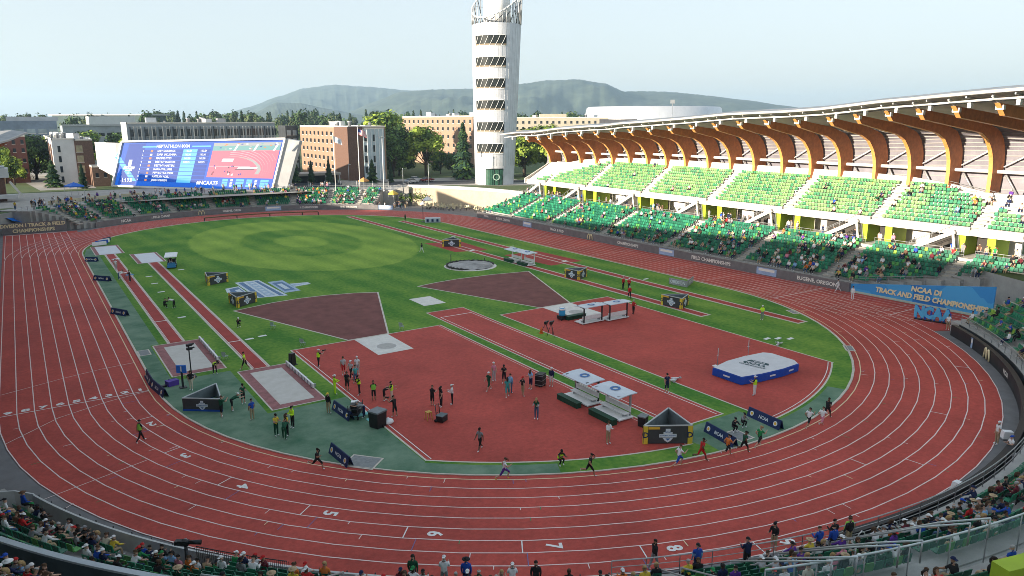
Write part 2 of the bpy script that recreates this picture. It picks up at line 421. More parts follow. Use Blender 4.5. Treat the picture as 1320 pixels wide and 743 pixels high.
for y in (30, 52, 75): xline((R0, y), (RO, y), .07)
for i in range(9):       # hurdle and relay ticks on the straights
    for y in (-3 - i * .3, 12.5 + i * .2, 38 + i * .1, 63): xline((R0 + LW * i + .1, y), (R0 + LW * i + .7, y), .06, pink_paint)
    xline((-(R0 + LW * i), 40 + .3 * i), (-(R0 + LW * i + .25), 40 + .3 * i), .06)
tick = [mat('green_mark_paint', (.05, .25, .10), .8, .1, 3.), blue_paint, gold, white_paint, pink_paint]; rt0 = random.Random(9)
for i in range(110):   # exchange-zone and stagger ticks round the bend
    k = rt0.randint(1, 9); deg = rt0.uniform(-178, -2); radial(k, deg, .05, rt0.choice(tick), rt0.choice((.25, .25, .3, .5)))
b.build('track_markings', kind='structure')

# ------------------------------------------------------------------ infield
GI = R0 - .62
b = MB(); b.flat(oval(GI), .005, grass); b.build('infield_grass', kind='structure')
b = MB(); b.line(oval(GI), .22, .014, cream_kerb, closed=True)
b.ribbon(oval(GI + .1) + oval(GI + .1)[:1], .0, .06, cream_kerb, .05)
b.build('infield_kerb', kind='structure')
# worn artificial turf in the near D and along the home straight
b = MB()
arc = lambda r, a0, a1, n_=24: [pol(r, a0 + (a1 - a0) * i / n_) for i in range(n_ + 1)]
rt_ = GI - .14
b.flat([(-34.45, 88.5), (-35.7, 88.5)] + [(-rt_, 80), (-rt_, 0)] + arc(rt_, 180, 214, 14) + [(-23.55, -20), (-23.55, -11.2), (-30.2, -11.2), (-30.2, 1.5), (-35.3, 1.5), (-35.3, 14.6), (-34.45, 14.6)], .0095, teal)
b.flat(arc(rt_, 214, 243, 12) + arc(35.35, 243, 228, 8)+ [(-23.55, -26.2), (-23.55, -20)], .0095, teal)
b.flat(arc(rt_, 262, 292, 14) + arc(35.3, 292, 262, 14), .0095, teal)
b.flat([(-5.6, -27), (-5.6, -34.6)] + arc(35.3, 261, 274, 6) + [(2.0, -34.6), (2.0, -32.2), (-5.2, -32.2)], .0095, teal)
b.build('artificial_turf', kind='structure')

def zone(name, pts, m_, kw=.16, z=.013, line_m=cream_kerb, inner=None):
    b = MB(); b.flat(pts, z, m_); b.line(pts, kw, z + .004, line_m, closed=True)
    b.build(name, kind='structure')
zone('throws_apron', [(-23.4, 4.6), (-5.9, 4.6), (-5.9, -34.4)] + arc(34.95, 260.3, 228.2, 16) + [(-23.4, -26.)], red)
zone('high_jump_apron', [(2.4, 4.6), (19.6, 4.6), (19.6, -29.)] + arc(34.95, 304, 274.5, 14), red)
zone('javelin_runway', [(-4.7, 10.45), (.45, 10.45), (.45, -31.85), (-4.7, -31.85)], red, .14, .021)
b = MB(); b.line([(-4.25, -31.6), (-4.25, 7.55), (0, 7.55), (0, -31.6)], .08, .029, white_paint); b.line(arc(16., 83, 97, 8) and [(-4.25, 7.5), (0, 7.5)], .1, .03, white_paint)
b.line(arc(34.6, 304, 274.8, 14), .07, .021, white_paint); b.line([(-5.95 - .35, -34.2), (-6.25, 4.2)], .05, .021, pink_paint); b.line([(-23.0, 4.2), (-23.0, -26)], .07, .021, white_paint)
b.build('runway_lines', kind='structure')
zone('throwing_sector', [(-24.3, 24.9), (-19.07, 26.5), (-15.4, 26.95), (-11.76, 26.7), (-8, 25.8), (-5.1, 24.4), (-12.4, 4.75), (-17.1, 4.75)], red_dark, .2)
zone('throwing_sector', [(1.2, 24.7), (4.6, 25.5), (8.25, 25.95), (14.48, 25.8), (20.6, 24.7), (13.3, 4.75), (8.5, 4.75)], red_dark, .2)
ring_conc = mat('shot_circle_concrete', (.66, .63, .58), .85, .1, 1.5)
circle_in = mat('shot_circle_floor', (.42, .40, .37), .85, .12, 3.)
b = MB()
for x0, x1, y0, y1, cx, cy in ((-16.5, -12.55, -1.95, 4.5, -14.55, .4), (8.75, 13.3, -1.8, 4.55, 11.0, .4)):
    b.rect(x0, x1, y0, y1, .031, ring_conc); b.flat([(cx + 1.07 * cos(t * pi / 16), cy + 1.07 * sin(t * pi / 16)) for t in range(32)], .036, circle_in)
    b.line([(cx + 1.07 * cos(t * pi / 16), cy + 1.07 * sin(t * pi / 16)) for t in range(32)], .06, .041, white_paint, True)
    b.line([(cx - .6, cy + 1.25), (cx + .6, cy + 1.25)], .12, .046, white_paint)
b.rect(-3.3, -.15, 13.8, 18.3, .013, ring_conc)
b.build('throwing_pads', kind='structure')

sand = mat('raked_sand', (.52, .49, .44), .95, .12, 1.2, col2=(.60, .57, .53))
sand_cover = mat('white_pit_cover', (.62, .63, .66), .7, .06, .7)
pit_rim = mat('faded_red_pit_surround', (.30, .13, .13), .9, .25, 1.5)
def pit(x0, x1, y0, y1, sx0, sx1, sy0, sy1, ms):
    b = MB(); b.rect(x0, x1, y0, y1, .014, pit_rim); b.rect(sx0, sx1, sy0, sy1, .020, ms)
    b.line([(x0, y0), (x1, y0), (x1, y1), (x0, y1)], .14, .022, cream_kerb, True)
    b.build('jumping_pit', kind='structure')
pit(-35.1, -30.3, 2.6, 14.3, -34.2, -31.2, 3.6, 13.1, sand); pit(-29.7, -25.1, -10.75, .7, -28.8, -25.85, -9.85, -.3, sand)
pit(-35.0, -30.4, 79.4, 90.2, -34.35, -30.8, 79.6, 89.6, sand_cover); pit(-29.85, -25.5, 66.4, 77.1, -29.2, -25.9, 66.6, 76.8, sand_cover)
def runway(x, y0, y1, marks=(), w=1.22, ends=False):
    b = MB(); b.rect(x - w / 2 - .3, x + w / 2 + .3, y0, y1, .012, cream_kerb); b.rect(x - w / 2 - .08, x + w / 2 + .08, y0 + (.25 if ends else 0), y1 - (.25 if ends else 0), .017, red_bright)
    for s in (-1, 1): b.line([(x + s * (w / 2 + .02), y0 + .25), (x + s * (w / 2 + .02), y1 - .2)], .05, .022, white_paint)
    for y in marks: b.rect(x - w / 2, x + w / 2, y - .1, y + .1, .023, white_paint)
    b.build('jumping_runway', kind='structure')
runway(-32.75, 14.35, 79.4, (24.7,)); runway(-27.5, .75, 66.4, (11.2,))
runway(22.95, -9.8, 106.3, (), ends=True); runway(30.0, -18.3, 91.4, (), ends=True)
b = MB()
for pts in ([(19.5, 58.6), (26.4, 56.4), (25.7, 45.), (19.6, 46.6)], [(25.2, 39), (32.6, 39.), (33.2, 26.9), (26.4, 26.5)]):
    b.flat(pts, .010, red_bright); cx, cy = pts[2]
    b.rect(cx - 3.1, cx - 2.1, cy + 1.0, cy + 1.9, .026, white_metal)
b.build('pole_vault_apron', kind='structure')
# painted championship emblem on the grass
gp_w = mat('grass_paint_white', (.52, .58, .62), .95, .25, 3.); gp_b = mat('grass_paint_blue', (.12, .20, .33), .95, .25, 3.); gp_l = mat('grass_paint_pale_blue', (.33, .43, .54), .95, .25, 3.)
b = MB()
def eq(pts, z, m_): # emblem axes: u runs NNE along the block, v across
    o = Vector((-17.9, 35.6)); u = Vector((.0, 1.)); v = Vector((1., .0))
    b.flat([tuple(o + v * p[0] + u * p[1]) for p in pts], z, m_)
eq([(-2.2, 6.4), (1.3, 6.4), (1.9, -6), (-2.0, -5.2)], .012, gp_w); eq([(-1.8, 6.0), (-1.1, 6.0), (-1.0, -5.2), (-1.7, -5.0)], .016, gp_b); eq([(.5, 6.0), (1.0, 6.0), (1.5, -5.6), (.9, -5.4)], .016, gp_b)
eq([(-.75, 5.6), (.2, 5.6), (.5, -5.0), (-.7, -4.7)], .016, gp_l)
for i in range(6): eq([(-.5, 4.6 - i * 1.6), (.1, 4.6 - i * 1.6), (.15, 3.9 - i * 1.6), (-.45, 3.9 - i * 1.6)], .020, gp_w)
eq([(1.95, 4.2), (4.2, 4.2), (4.3, -4.0), (1.95, -4.3)], .012, gp_l); eq([(2.3, 3.2), (3.8, 3.2), (3.9, -3), (2.3, -3.2)], .016, gp_b); eq([(2.7, 2.), (3.4, 2.), (3.4, -2), (2.7, -2)], .020, gp_w)
eq([(4.3, 1.2), (6.9, .8), (6.9, -.6), (4.3, -1.2)], .012, gp_w); eq([(4.3, .6), (6.2, .3), (6.2, -.1), (4.3, -.6)], .016, gp_l)
eq([(-2.3, 3.6), (-4.3, 3.0), (-4.7, .2), (-4.3, -3.2), (-2.3, -4.0)], .012, gp_w); eq([(-2.5, 3.0), (-3.9, 2.4), (-4.2, 0), (-3.9, -2.6), (-2.5, -3.2)], .016, gp_b); eq([(-2.7, 1.6), (-3.4, 1.2), (-3.4, -1.2), (-2.7, -1.6)], .020, gp_w)
b.build('painted_emblem', kind='structure')
# drain lids, markers and small boards lying on the turf
b = MB(); lid = mat('grey_drain_lid', (.22, .23, .23), .8, .2, 4.)
for x, y, sx, sy in ((-27.2, -23.8, 2.1, 1.6), (25.2, -27.2, 1.6, .7), (-1.9, -35.4, 1.2, 1.6), (-36.2, 12.2, .9, 1.8), (33.2, -14.5, 1.6, .5)):
    a = atan2(y, x) + pi / 2 if hypot(x, y) > 30 and y < 0 else 0
    b.box((x, y, .03), (sx, sy, .04), lid, a); b.box((x, y, .026), (sx + .25, sy + .25, .03), cream_kerb, a)
for x, y in ((-30.3, 25.2), (-25.9, 11.2), (-24.4, 11.6), (-29.9, 54), (-30, 48), (-30.1, 41.5), (-24.8, 57), (21.0, -20.2), (22.1, -20.8), (23.1, -21.6), (24.6, 20), (31.8, 10), (31.6, 46), (28.4, 63)):
    b.box((x, y, .03), (.9, .4, .03), white_metal, .1)
for x, y in ((-23.95, -15.7), (-23.3, -17.0)): b.box((x, y, .03), (1.5, .5, .03), mat('aqua_mat', (.20, .55, .55), .8, .1, 3.), 0)
b.build('turf_covers', kind='structure')
# ------------------------------------------------------------------ seats
seat_dark = mat('dark_green_seat', (.008, .11, .062), .45, .15, 3.)
seat_mid = mat('green_seat', (.018, .19, .10), .45, .15, 3.)
seat_light = mat('bright_green_seat', (.07, .27, .06), .45, .15, 3.)
seat_lime = mat('lime_seat', (.24, .40, .05), .45, .15, 3.)
SEATV = [(-.22, .05, .42), (.22, .05, .42), (.22, .43, .40), (-.22, .43, .40), (-.22, .05, .36), (.22, .05, .36),
         (-.22, .02, .45), (.22, .02, .45), (.22, -.06, .86), (-.22, -.06, .86), (.22, -.10, .86), (-.22, -.10, .86), (-.22, -.04, .40), (.22, -.04, .40)]
SEATF = [(0, 1, 2, 3), (5, 4, 3, 2), (0, 3, 4), (1, 5, 2), (6, 7, 8, 9), (9, 8, 10, 11), (11, 10, 13, 12), (7, 13, 10, 8), (6, 9, 11, 12)]
def seat_geo(b, p, a, m):
    c_, s_ = cos(a), sin(a)
    b.add([(p[0] + x * c_ - y * s_, p[1] + x * s_ + y * c_, p[2] + z) for x, y, z in SEATV], SEATF, m)
class Seats:
    """every seat of a stand: the hundred that show largest become parts of their own, the rest one part"""
    def __init__(self): self.s = []
    def add(self, p, a, m): self.s.append((p, a, m))
    def flush(self, stand):
        def shown(q):
            v = Vector(q[0]) - CAMP; z = v.dot(f_)
            if z < 3: return 1e9
            px = 660 + 952 * v.dot(r_) / z; py = 372 - 952 * v.dot(u_) / z
            return z if (4 < px < 1316 and 4 < py < 739) else 1e6 + z
        self.s.sort(key=shown)
        for i, (p, a, m) in enumerate(self.s[:100]):
            b = MB(); seat_geo(b, (0, 0, 0), 0, m); o = b.build('seat', stand)
            o.location = Vector(p) - stand.location; o.rotation_euler = (0, 0, a)
        b = MB()
        for p, a, m in self.s[100:]: seat_geo(b, p, a, m)
        b.build('seats', stand, kind='stuff', world=True)
def pick_seat(r, lightness):
    return seat_dark if r < .62 - lightness * .6 else seat_mid if r < .93 - lightness * .25 else seat_light if r < .99 - lightness * .08 else seat_lime

SPOTS = []      # places where someone can sit: (stand, position, facing, block, row)
# ------------------------------------------------------------------ east grandstand
ES = thing('grandstand', 'long double-deck grandstand with green seats and curved timber roof ribs behind the back straight', 'grandstand', (60, 30, 0))
AISLES = [-21.7, -7.6, 8., 24.5, 42., 60., 75.]
LX0, LZ0, LDX, LDZ, LN = 50.3, 1.25, .93, .365, 11
def lower_ymin(i): return -12.0 - max(0, (LZ0 + i * LDZ - .9)) * 5.3
def lower_ymax(i): return 87.5 - i * .35
b = MB()
for i in range(LN):
    x = LX0 + i * LDX; z = LZ0 + i * LDZ
    b.box((x + LDX / 2 + .2, (lower_ymin(i) + lower_ymax(i)) / 2, z / 2 - .05), (LDX + .4 if i < LN - 1 else LDX, lower_ymax(i) - lower_ymin(i), z + .1), concrete)
b.build('lower_tier', ES, world=True)
stair_m = mat('aisle_stair_concrete', (.38, .355, .31), .85, .1, 1.)
for ya in AISLES:
    b = MB()
    for i in range(LN):
        if ya - .6 < lower_ymin(i): continue
        x = LX0 + i * LDX; z = LZ0 + i * LDZ
        b.box((x + .25, ya, z + .12), (.45, 1.25, .2), stair_m); b.box((x + .7, ya, z + .02), (.45, 1.25, .09), stair_m)
    b.build('aisle_stair', ES, world=True)
b = MB(); b.box((64.5, 30, 4.9), (9.6, 117, .4), pale_concrete); b.box((67.6, 30, 6.6), (.4, 110, 3.2), pale_concrete)
shop = mat('dark_concourse_opening', (.05, .045, .04), .8, .3, .4)
for y in (-16, 1, 16, 33, 51, 68): b.box((67.35, y, 6.1), (.12, 6.5, 2.2), shop)
b.build('concourse_deck', ES, world=True)
seats = Seats(); rs = random.Random(5)
for i in range(LN):
    x = LX0 + i * LDX + .30; z = LZ0 + i * LDZ + .05; y = lower_ymin(i) + .4
    while y < lower_ymax(i) - .3:
        if all(abs(y - a) > .95 for a in AISLES) :
            seats.add((x + .12, y, z), pi / 2, pick_seat(rs.random(), .12)); blk = sum(1 for a in AISLES if a < y)
            SPOTS.append(('east lower stand', (x + .12, y, z), pi / 2, blk, i + 1))
        y += .52
up_a, up_b, up_c = mat('sunlit_pale_green_seat', (.17, .34, .11), .45, .12, 3.), mat('sunlit_fresh_green_seat', (.10, .27, .095), .45, .12, 3.), mat('leaf_green_seat', (.035, .20, .085), .45, .12, 3.)  # upper deck greens made paler, sunlight put into the seat colour
UX0, UZ0, UDX, UDZ, UN = 61.3, 8.75, .74, .50, 10
def up_ymin(j): return -27.5 + max(0, j - 2) * 2.0
def up_ymax(j): return 80.5 - j * 2.0
b = MB()
for j in range(UN):
    x = UX0 + j * UDX; z = UZ0 + j * UDZ
    b.slab([(x, z - .75), (x + UDX + .05, z - .4), (x + UDX + .05, z), (x, z)], -28, 84 - j * .4, white_precast)
for ya in AISLES:
    for j in range(UN):
        if up_ymin(j) < ya < up_ymax(j): 
            x = UX0 + j * UDX; z = UZ0 + j * UDZ; b.box((x + .2, ya, z + .15), (.36, 1.2, .22), stair_m)
b.slab([(60.9, 8.05), (68.8, 12.6), (68.8, 13.0), (61.2, 8.6)], -27.9, 83.8, pale_concrete)
b.build('upper_tier', ES, world=True)
b = MB()
edges = [-28.2] + AISLES + [84]
for a, c in zip(edges, edges[1:]): b.box((60.98, (a + c) / 2, 8.55), (.28, c - a - 1.2, 1.15), white_precast)
for a in AISLES: b.box((61.1, a, 8.35), (.2, 1.2, .7), pale_concrete)
b.slab([(60.85, 8.0), (60.85, 9.2), (69.5, 14.3), (69.5, 12.4)], -28.6, -28.25, white_precast); b.slab([(60.85, 8.0), (60.85, 9.2), (69.5, 13.4), (69.5, 12.4)], 84.05, 84.4, white_precast)
b.build('fascia', ES, world=True)
b = MB()  # broad white parapet behind the top row
PT = [(-34, 9.2), (-28, 10.6), (-24, 11.6), (-20, 13.), (-14, 14.05), (-8, 14.7), (0, 15.), (25, 15.15), (40, 15.25), (54, 15.1), (60, 14.9), (66, 14.45), (72, 14.), (77, 13.2), (84, 12.3), (90, 10.2)]
ptz = lambda y: next((za + (zb - za) * (y - ya) / (yb - ya) for (ya, za), (yb, zb) in zip(PT, PT[1:]) if ya <= y <= yb), 10)
vs = []; 
for y, z in PT: vs += [(68.75, y, min(13.2, z - 1.2)), (69.35, y, z), (69.75, y, z), (69.75, y, 8.)]
fs = [(4 * i + k, 4 * i + k + 1, 4 * i + k + 5, 4 * i + k + 4) for i in range(len(PT) - 1) for k in range(3)]
b.add(vs, [f[::-1] for f in fs], white_precast)
b.build('parapet_wall', ES, world=True)
for j in range(UN):
    x = UX0 + j * UDX + .18; z = UZ0 + j * UDZ + .02; y = up_ymin(j)
    while y < up_ymax(j):
        if all(abs(y - a) > .95 for a in AISLES):
            seats.add((x + .15, y, z), pi / 2, rs.choice((up_a, up_a, up_b, up_a, up_b, up_c)) if y > -13 else rs.choice((up_c, up_b, seat_mid, up_c))); SPOTS.append(('east upper deck', (x + .15, y, z), pi / 2, sum(1 for a in AISLES if a < y), j + 1))
        y += .54
seats.flush(ES)
for ya in AISLES:   # lime portals under the deck and the white stair beams
    for s in (-1, 1): b = MB(); b.box((63.8, ya + s * 1.9, 6.6), (4.0, 1.05, 2.98), lime); b.build('portal_wall', ES, world=True)
    b = MB(); b.box((65.2, ya, 6.5), (.3, 2.6, 2.7), shop); b.build('portal_opening', ES, world=True)
    b = MB()
    for dx in (0, 1.1):
        b.bar((60.4 - dx * .0 + dx, ya + 8.2, 5.2), (60.4 + dx, ya + 2.2, 8.4), .28, .55, white_precast); b.tube([(60.4 + dx, ya + 8.2, 6.3), (60.4 + dx, ya + 2.2, 9.5)], .04, grey_metal, 5)
        b.bar((60.6 + dx, ya + 1.9, 5.1), (60.5 + dx, ya + 2.5, 8.3), .3, .3, white_precast)
    for k in range(9): t = (k + .5) / 9; b.box((60.95, ya + 8.2 - 6 * t, 5.2 + 3.2 * t), (1.1, .5, .08), white_precast)
    for k in range(7): t = k / 6; b.tube([(60.4, ya + 8.2 - 6 * t, 5.3 + 3.2 * t), (60.4, ya + 8.2 - 6 * t, 6.3 + 3.2 * t)], .03, grey_metal, 4)
    b.build('deck_stair', ES, world=True)
b = MB()
def rail(b, pts, h=1.05, step=1.5, m=grey_metal, r=.03, mids=2):
    for hh in [h] + [h * (k + 1) / (mids + 1) for k in range(mids)]: b.tube([(p[0], p[1], p[2] + hh) for p in pts], r if hh == h else r * .6, m, 5, False)
    for p, q in zip(pts, pts[1:]):
        p, q = Vector(p), Vector(q); n = max(1, int((q - p).length / step))
        for k in range(n + 1): c = p.lerp(q, k / n); b.tube([c, c + Vector((0, 0, h))], r * .8, m, 4, False)
for a, c in zip([-30] + AISLES, AISLES + [87]): b = MB(); rail(b, [(60.4, a + .7, 5.1), (60.4, c - .7, 5.1)]); b.build('guard_rail', ES, world=True)
b = MB()
rail(b, [(49.9, -12.2, 1.2), (49.95, -29.4, 4.0)], 1.0)
b.build('guard_rail', ES, world=True); b = MB()
rail(b, [(69.0, -13, 13.6), (68.0, -22, 12.2), (67.0, -27.5, 11.)], 1.0)
b.build('guard_rail', ES, world=True)

# ribs, roof and translucent back wall
TIPS = [(84, 60.5, 19.3), (77.3, 59.2, 19.4), (71.8, 58.6, 19.75), (66, 58.4, 20.3), (60.2, 58.2, 20.6), (54.5, 58., 20.9), (48.9, 57.8, 21.1), (43.3, 57.5, 21.55), (38, 57.4, 21.8), (32, 57., 22.1),
        (26.5, 57., 22.4), (21, 56.8, 22.75), (14.9, 55.8, 23.1), (9.2, 55.5, 23.25), (3.7, 55.5, 23.4), (-2.3, 55.0, 23.66), (-7.9, 52.8, 24.0), (-13.6, 50.6, 24.38), (-19.3, 47.7, 24.55), (-25, 44.6, 24.75), (-30.8, 41.8, 24.95)]
def rib_profile(xt, zt):
    zo = 20.5 + .68 * (zt - 22.1); zi = zo - .75
    inner = [(xt + 1.5, zt - 1.3), (xt + (64 - xt) * .55, zt - 1.4 - (zt - 1.4 - zi - .35) * .55), (64., zi + .1), (66., zi - .75), (67.4, zi - 2.1), (68.2, zi - 3.6), (68.5, zi - 5.2), (68.5, 11.8)]
    outer = [(71.2, 11.8), (71.75, zi - 4.8), (71.5, zi - 2.6), (70.6, zi - .9), (69.2, zi + .35), (67.2, zo + .15), (65, zo + .75), (xt + (64 - xt) * .5, zt - (zt - zo - .85) * .5), (xt, zt)]
    return inner, outer
def rib_mesh(b, inner, outer, y, hw, ax=lambda x, y, z: (x, y, z)):
    n_i, n_o = len(inner), len(outer)
    # resample outer to match inner, then bridge: side faces in timber, soffit edge in paler timber
    def resample(pl, n):
        L = [0]
        for p, q in zip(pl, pl[1:]): L.append(L[-1] + hypot(q[0] - p[0], q[1] - p[1]))
        out = []
        for k in range(n):
            s = L[-1] * k / (n - 1); i = max(0, min(len(pl) - 2, next((i for i in range(len(pl) - 1) if L[i + 1] >= s - 1e-9), 0)))
            t = (s - L[i]) / max(1e-9, L[i + 1] - L[i]); out.append((pl[i][0] + (pl[i + 1][0] - pl[i][0]) * t, pl[i][1] + (pl[i + 1][1] - pl[i][1]) * t))
        return out
    N = 26; I = resample(inner, N); O = resample(outer[::-1], N); vs = []
    for (a, c), (d, e) in zip(I, O): vs += [ax(a, y - hw, c), ax(a, y + hw, c), ax(d, y + hw, e), ax(d, y - hw, e)]
    f1 = []; f2 = []
    for i in range(N - 1):
        q = 4 * i
        f1 += [(q, q + 3, q + 7, q + 4), (q + 1, q + 5, q + 6, q + 2), (q + 2, q + 6, q + 7, q + 3)]; f2 += [(q, q + 4, q + 5, q + 1)]
    f2 += [(0, 1, 2, 3)]; f1 += [(4 * (N - 1) + k for k in (3, 2, 1, 0))]
    b.add(vs, [tuple(f) for f in f1], wood); b.add(vs, f2, wood_edge)
etfe = mat('pale_translucent_cladding', (.20, .19, .215), .35, .25, .35, spec=.4)
etfe2 = mat('silvery_cladding_batten', (.29, .27, .255), .5, .1, .6)
for y, xt, zt in TIPS:
    I, O = rib_profile(xt, zt); b = MB(); rib_mesh(b, I, O, y, .27); o = b.build('roof_rib', ES, world=True)
    b = MB(); b.box((xt + .9, y, zt - .45), (.5, .8, .5), white_metal); b.bar((xt + .3, y, zt + .1), (xt - 1.2, y, zt + .75), .18, .3, white_metal); b.build('rib_bracket', o, world=True)
SK = [(90, 59.9, 18.9)] + TIPS + [(-37, 38.8, 25.1)]
skin = lambda xt, zt: [(p[0] + .35, p[1] + .15) for p in rib_profile(xt, zt)[1][:6]]
b = MB(); vs = []; fs = []; M_ = 6
rows = []
for (y0, x0, z0), (y1, x1, z1) in zip(SK, SK[1:]):
    for k in range(1): rows.append((y0, skin(x0, z0)))
rows.append((SK[-1][0], skin(*SK[-1][1:])))
for y, pr in rows: vs += [(x, y, z) for x, z in pr]
for i in range(len(rows) - 1):
    for k in range(M_ - 1): q = i * M_ + k; fs.append((q, q + 1, q + M_ + 1, q + M_))
b.add(vs, fs, etfe)
for k in range(16):
    pass
for (ya, A), (yb, B_) in zip(rows, rows[1:]):
    for s in range(1, 15):
        t = s / 15 * (M_ - 1.001); i = int(t); u = t - i
        p = [a + (c - a) * u for a, c in zip(A[i], A[i + 1])]; q = [a + (c - a) * u for a, c in zip(B_[i], B_[i + 1])]
        b.bar((p[0] - .06, ya, p[1]), (q[0] - .06, yb, q[1]), .05, .13, etfe2)
b.build('back_cladding', ES, world=True)
b = MB()
for (y0, x0, z0), (y1, x1, z1) in zip(TIPS, TIPS[1:]):
    za = 16.1 if y0 < 60 else 15.6
    b.tube([(70.0, y0 - .3, za), (70.0, y1 + .3, za)], .26, white_metal, 8)
    b.tube([(71.3, y0 - .4, za + .2), (71.3, (y0 + y1) / 2, 12.6)], .14, grey_metal, 6); b.tube([(71.2, y1 + .4, za + 3.6), (71.4, y0 - .4, za + .6)], .10, white_metal, 6)
b.build('tie_tubes', ES, world=True)
def roof_sheet(b, front, back_x, back_z, off=(-2.4, 1.05), th=.35, ax=lambda x, y, z: (x, y, z)):
    top = mat('roof_sheet_white', (.36, .35, .34), .6, .08, .5); under = mat('roof_soffit_grey', (.52, .51, .50), .7, .15, .4); band = mat('roof_glazing_band', (.20, .21, .22), .4, .3, .9)
    vs = []; n = len(front)
    for y, xt, zt in front:
        xf, zf = xt + off[0], zt + off[1]; zb = back_z(zt)
        xm, zm = xf + 2.6, zf + .25
        vs += [ax(xf, y, zf - .12), ax(xf, y, zf + .20), ax(xf + .25, y, zf + .24), ax(xm, y, zm + .35), ax(back_x, y, zb + .25), ax(back_x, y, zb - .1), ax(xm, y, zm - .3)]
    F = [[], [], []]
    for i in range(n - 1):
        for k in range(7):
            q = i * 7 + k; r2_ = i * 7 + (k + 1) % 7; F[0 if k in (0, 1, 3, 4) else 1 if k in (5, 6) else 2].append((q, q + 7, r2_ + 7, r2_))
    b.add(vs, F[0], top); b.add(vs, F[1], under); b.add(vs, F[2], band)
    b.add(vs[:7], [tuple(range(7))], top); b.add(vs[-7:], [tuple(range(6, -1, -1))], top)
RT = [(90, 59.6, 18.75)] + TIPS + [(-37, 38.8, 25.1), (-43, 36, 25.3)]
b = MB(); roof_sheet(b, RT, 71.6, lambda zt: 20.9 + .68 * (zt - 22.1)); b.build('roof', ES, world=True)
b = MB()
for (y0, x0, z0), (y1, x1, z1) in zip(RT, RT[1:]):
    for k in range(6):
        t = k / 6; y, x, z = y0 + (y1 - y0) * t, x0 + (x1 - x0) * t, z0 + (z1 - z0) * t
        if k == 3: b.bar((x - 2.0, y, z + .75), (x + 4, y, z + .35), .12, .2, grey_metal)
    b.tube([(x0 - 1., y0, z0 + .35), (x1 - 1., y1, z1 + .35)], .12, white_metal, 6); b.tube([(x0 + 2., y0, z0 + .3), (x1 + 2., y1, z1 + .3)], .09, grey_metal, 6)
    b.box(((x0 + x1) / 2 - .9, (y0 + y1) / 2, (z0 + z1) / 2 - .1), (.5, .35, .55), white_metal)
b.build('roof_trusses', ES, world=True)

# ------------------------------------------------------------------ west grandstand: mostly left of the frame; its long shade covers the arena
WS = thing('grandstand', 'grandstand whose orange timber roof tip shows at the edge beside the brick hall', 'grandstand', (-62, 40, 0))
mx_ = lambda x, y, z: (-x, y, z)
WT = [(113 - i * 5.7, 52.6 - max(0, 7.4 - 2.4 * i), 17.6 + (2.0, 1.0, .4)[i] if i < 3 else 16.2 + min(6.8, i * .33)) for i in range(30)]
for y, xt, zt in WT[::1]:
    I, O = rib_profile(xt, zt); b = MB(); rib_mesh(b, I, O, y, .32, mx_); b.build('roof_rib', WS, world=True)
b = MB(); roof_sheet(b, [(115.5, 44.4, 19.9)] + WT + [(-120, 52.6, 24.6)], 71.6, lambda zt: 20.9 + .68 * (zt - 22.1), ax=mx_); b.build('roof', WS, world=True)  # southern run of roof added out of view to keep the arena shaded
b = MB(); rows = [(y, skin(x, z)) for y, x, z in WT]; vs = [(-x, y, z) for y, pr in rows for x, z in pr]
b.add(vs, [(i * M_ + k, i * M_ + k + 1, (i + 1) * M_ + k + 1, (i + 1) * M_ + k) for i in range(len(rows) - 1) for k in range(M_ - 1)], etfe)
b.build('back_cladding', WS, world=True)
b = MB()
for i in range(22): b.box((-(50.6 + i * .85), 44, .7 + i * .30), (.9, 140, 1.4 + i * .60), concrete)
b.box((-70, -5, 9.), (2, 250, 18.), concrete)  # back wall stretched south, unseen, to stop low sun reaching the near stand
b.box((-82, 146, 9.), (16, 56, 20.), brick_dark)  # unseen block added to shade the north-west concourse and far bend
b.build('tier_and_shade_blocks', WS, world=True)

# ------------------------------------------------------------------ south stand: the one the photograph is taken from
SS = thing('grandstand', 'curved south seating bowl with dark green seats and glass balustrades in the near foreground', 'grandstand', (-20, -62, 0))
def wall_r(deg): return 50.35 if deg < -118 else 49.9
T1 = [(51.7 + .86 * i, 1.35 + .42 * i) for i in range(6)]
T1L = [(51.3 + .93 * i, .34 + .52 * i) for i in range(6)]
T2 = [(58.9 + .86 * i, 4.5 + .52 * i) for i in range(14)]
A0, A1 = -163, -36
def arc3(r, z, a0=A0, a1=A1, n_=64): return [(*pol(r, a0 + (a1 - a0) * i / n_), z) for i in range(n_ + 1)]
def ring_step(b, r0, r1, z0, z1, m, a0=A0, a1=A1, n_=64):
    P = [arc3(r0, z0, a0, a1, n_), arc3(r0, z1, a0, a1, n_), arc3(r1, z1, a0, a1, n_), arc3(r1, z0, a0, a1, n_)]; vs = [p for L in P for p in L]; N = n_ + 1; fs = []
    for i in range(n_):
        for k in range(4): j = (k + 1) % 4; fs.append((k * N + i, k * N + i + 1, j * N + i + 1, j * N + i))
    fs += [tuple(k * N for k in (0, 1, 2, 3)), tuple(k * N + n_ for k in (3, 2, 1, 0))]
    b.add(vs, [f[::-1] for f in fs], m)
b = MB(); ring_step(b, 50.4, 51.5, 0, 1.2, concrete, -138, A1); ring_step(b, 50.2, 51.0, 0, .12, concrete, A0, -138, 24)
for r, z in T1: ring_step(b, r - .25, r + .61, 0, z, concrete, -138, A1)
for r, z in T1L: ring_step(b, r - .25, r + .61, 0, z, concrete, A0, -138, 24)
ring_step(b, 56.55, 58.6, 0, 3.35, concrete)
b.build('lower_tier', SS, world=True)
b = MB()
for r, z in T2: ring_step(b, r - .35, r + .51, z - 1., z, concrete, A0, A1 - 20)
b.build('second_tier', SS, world=True)
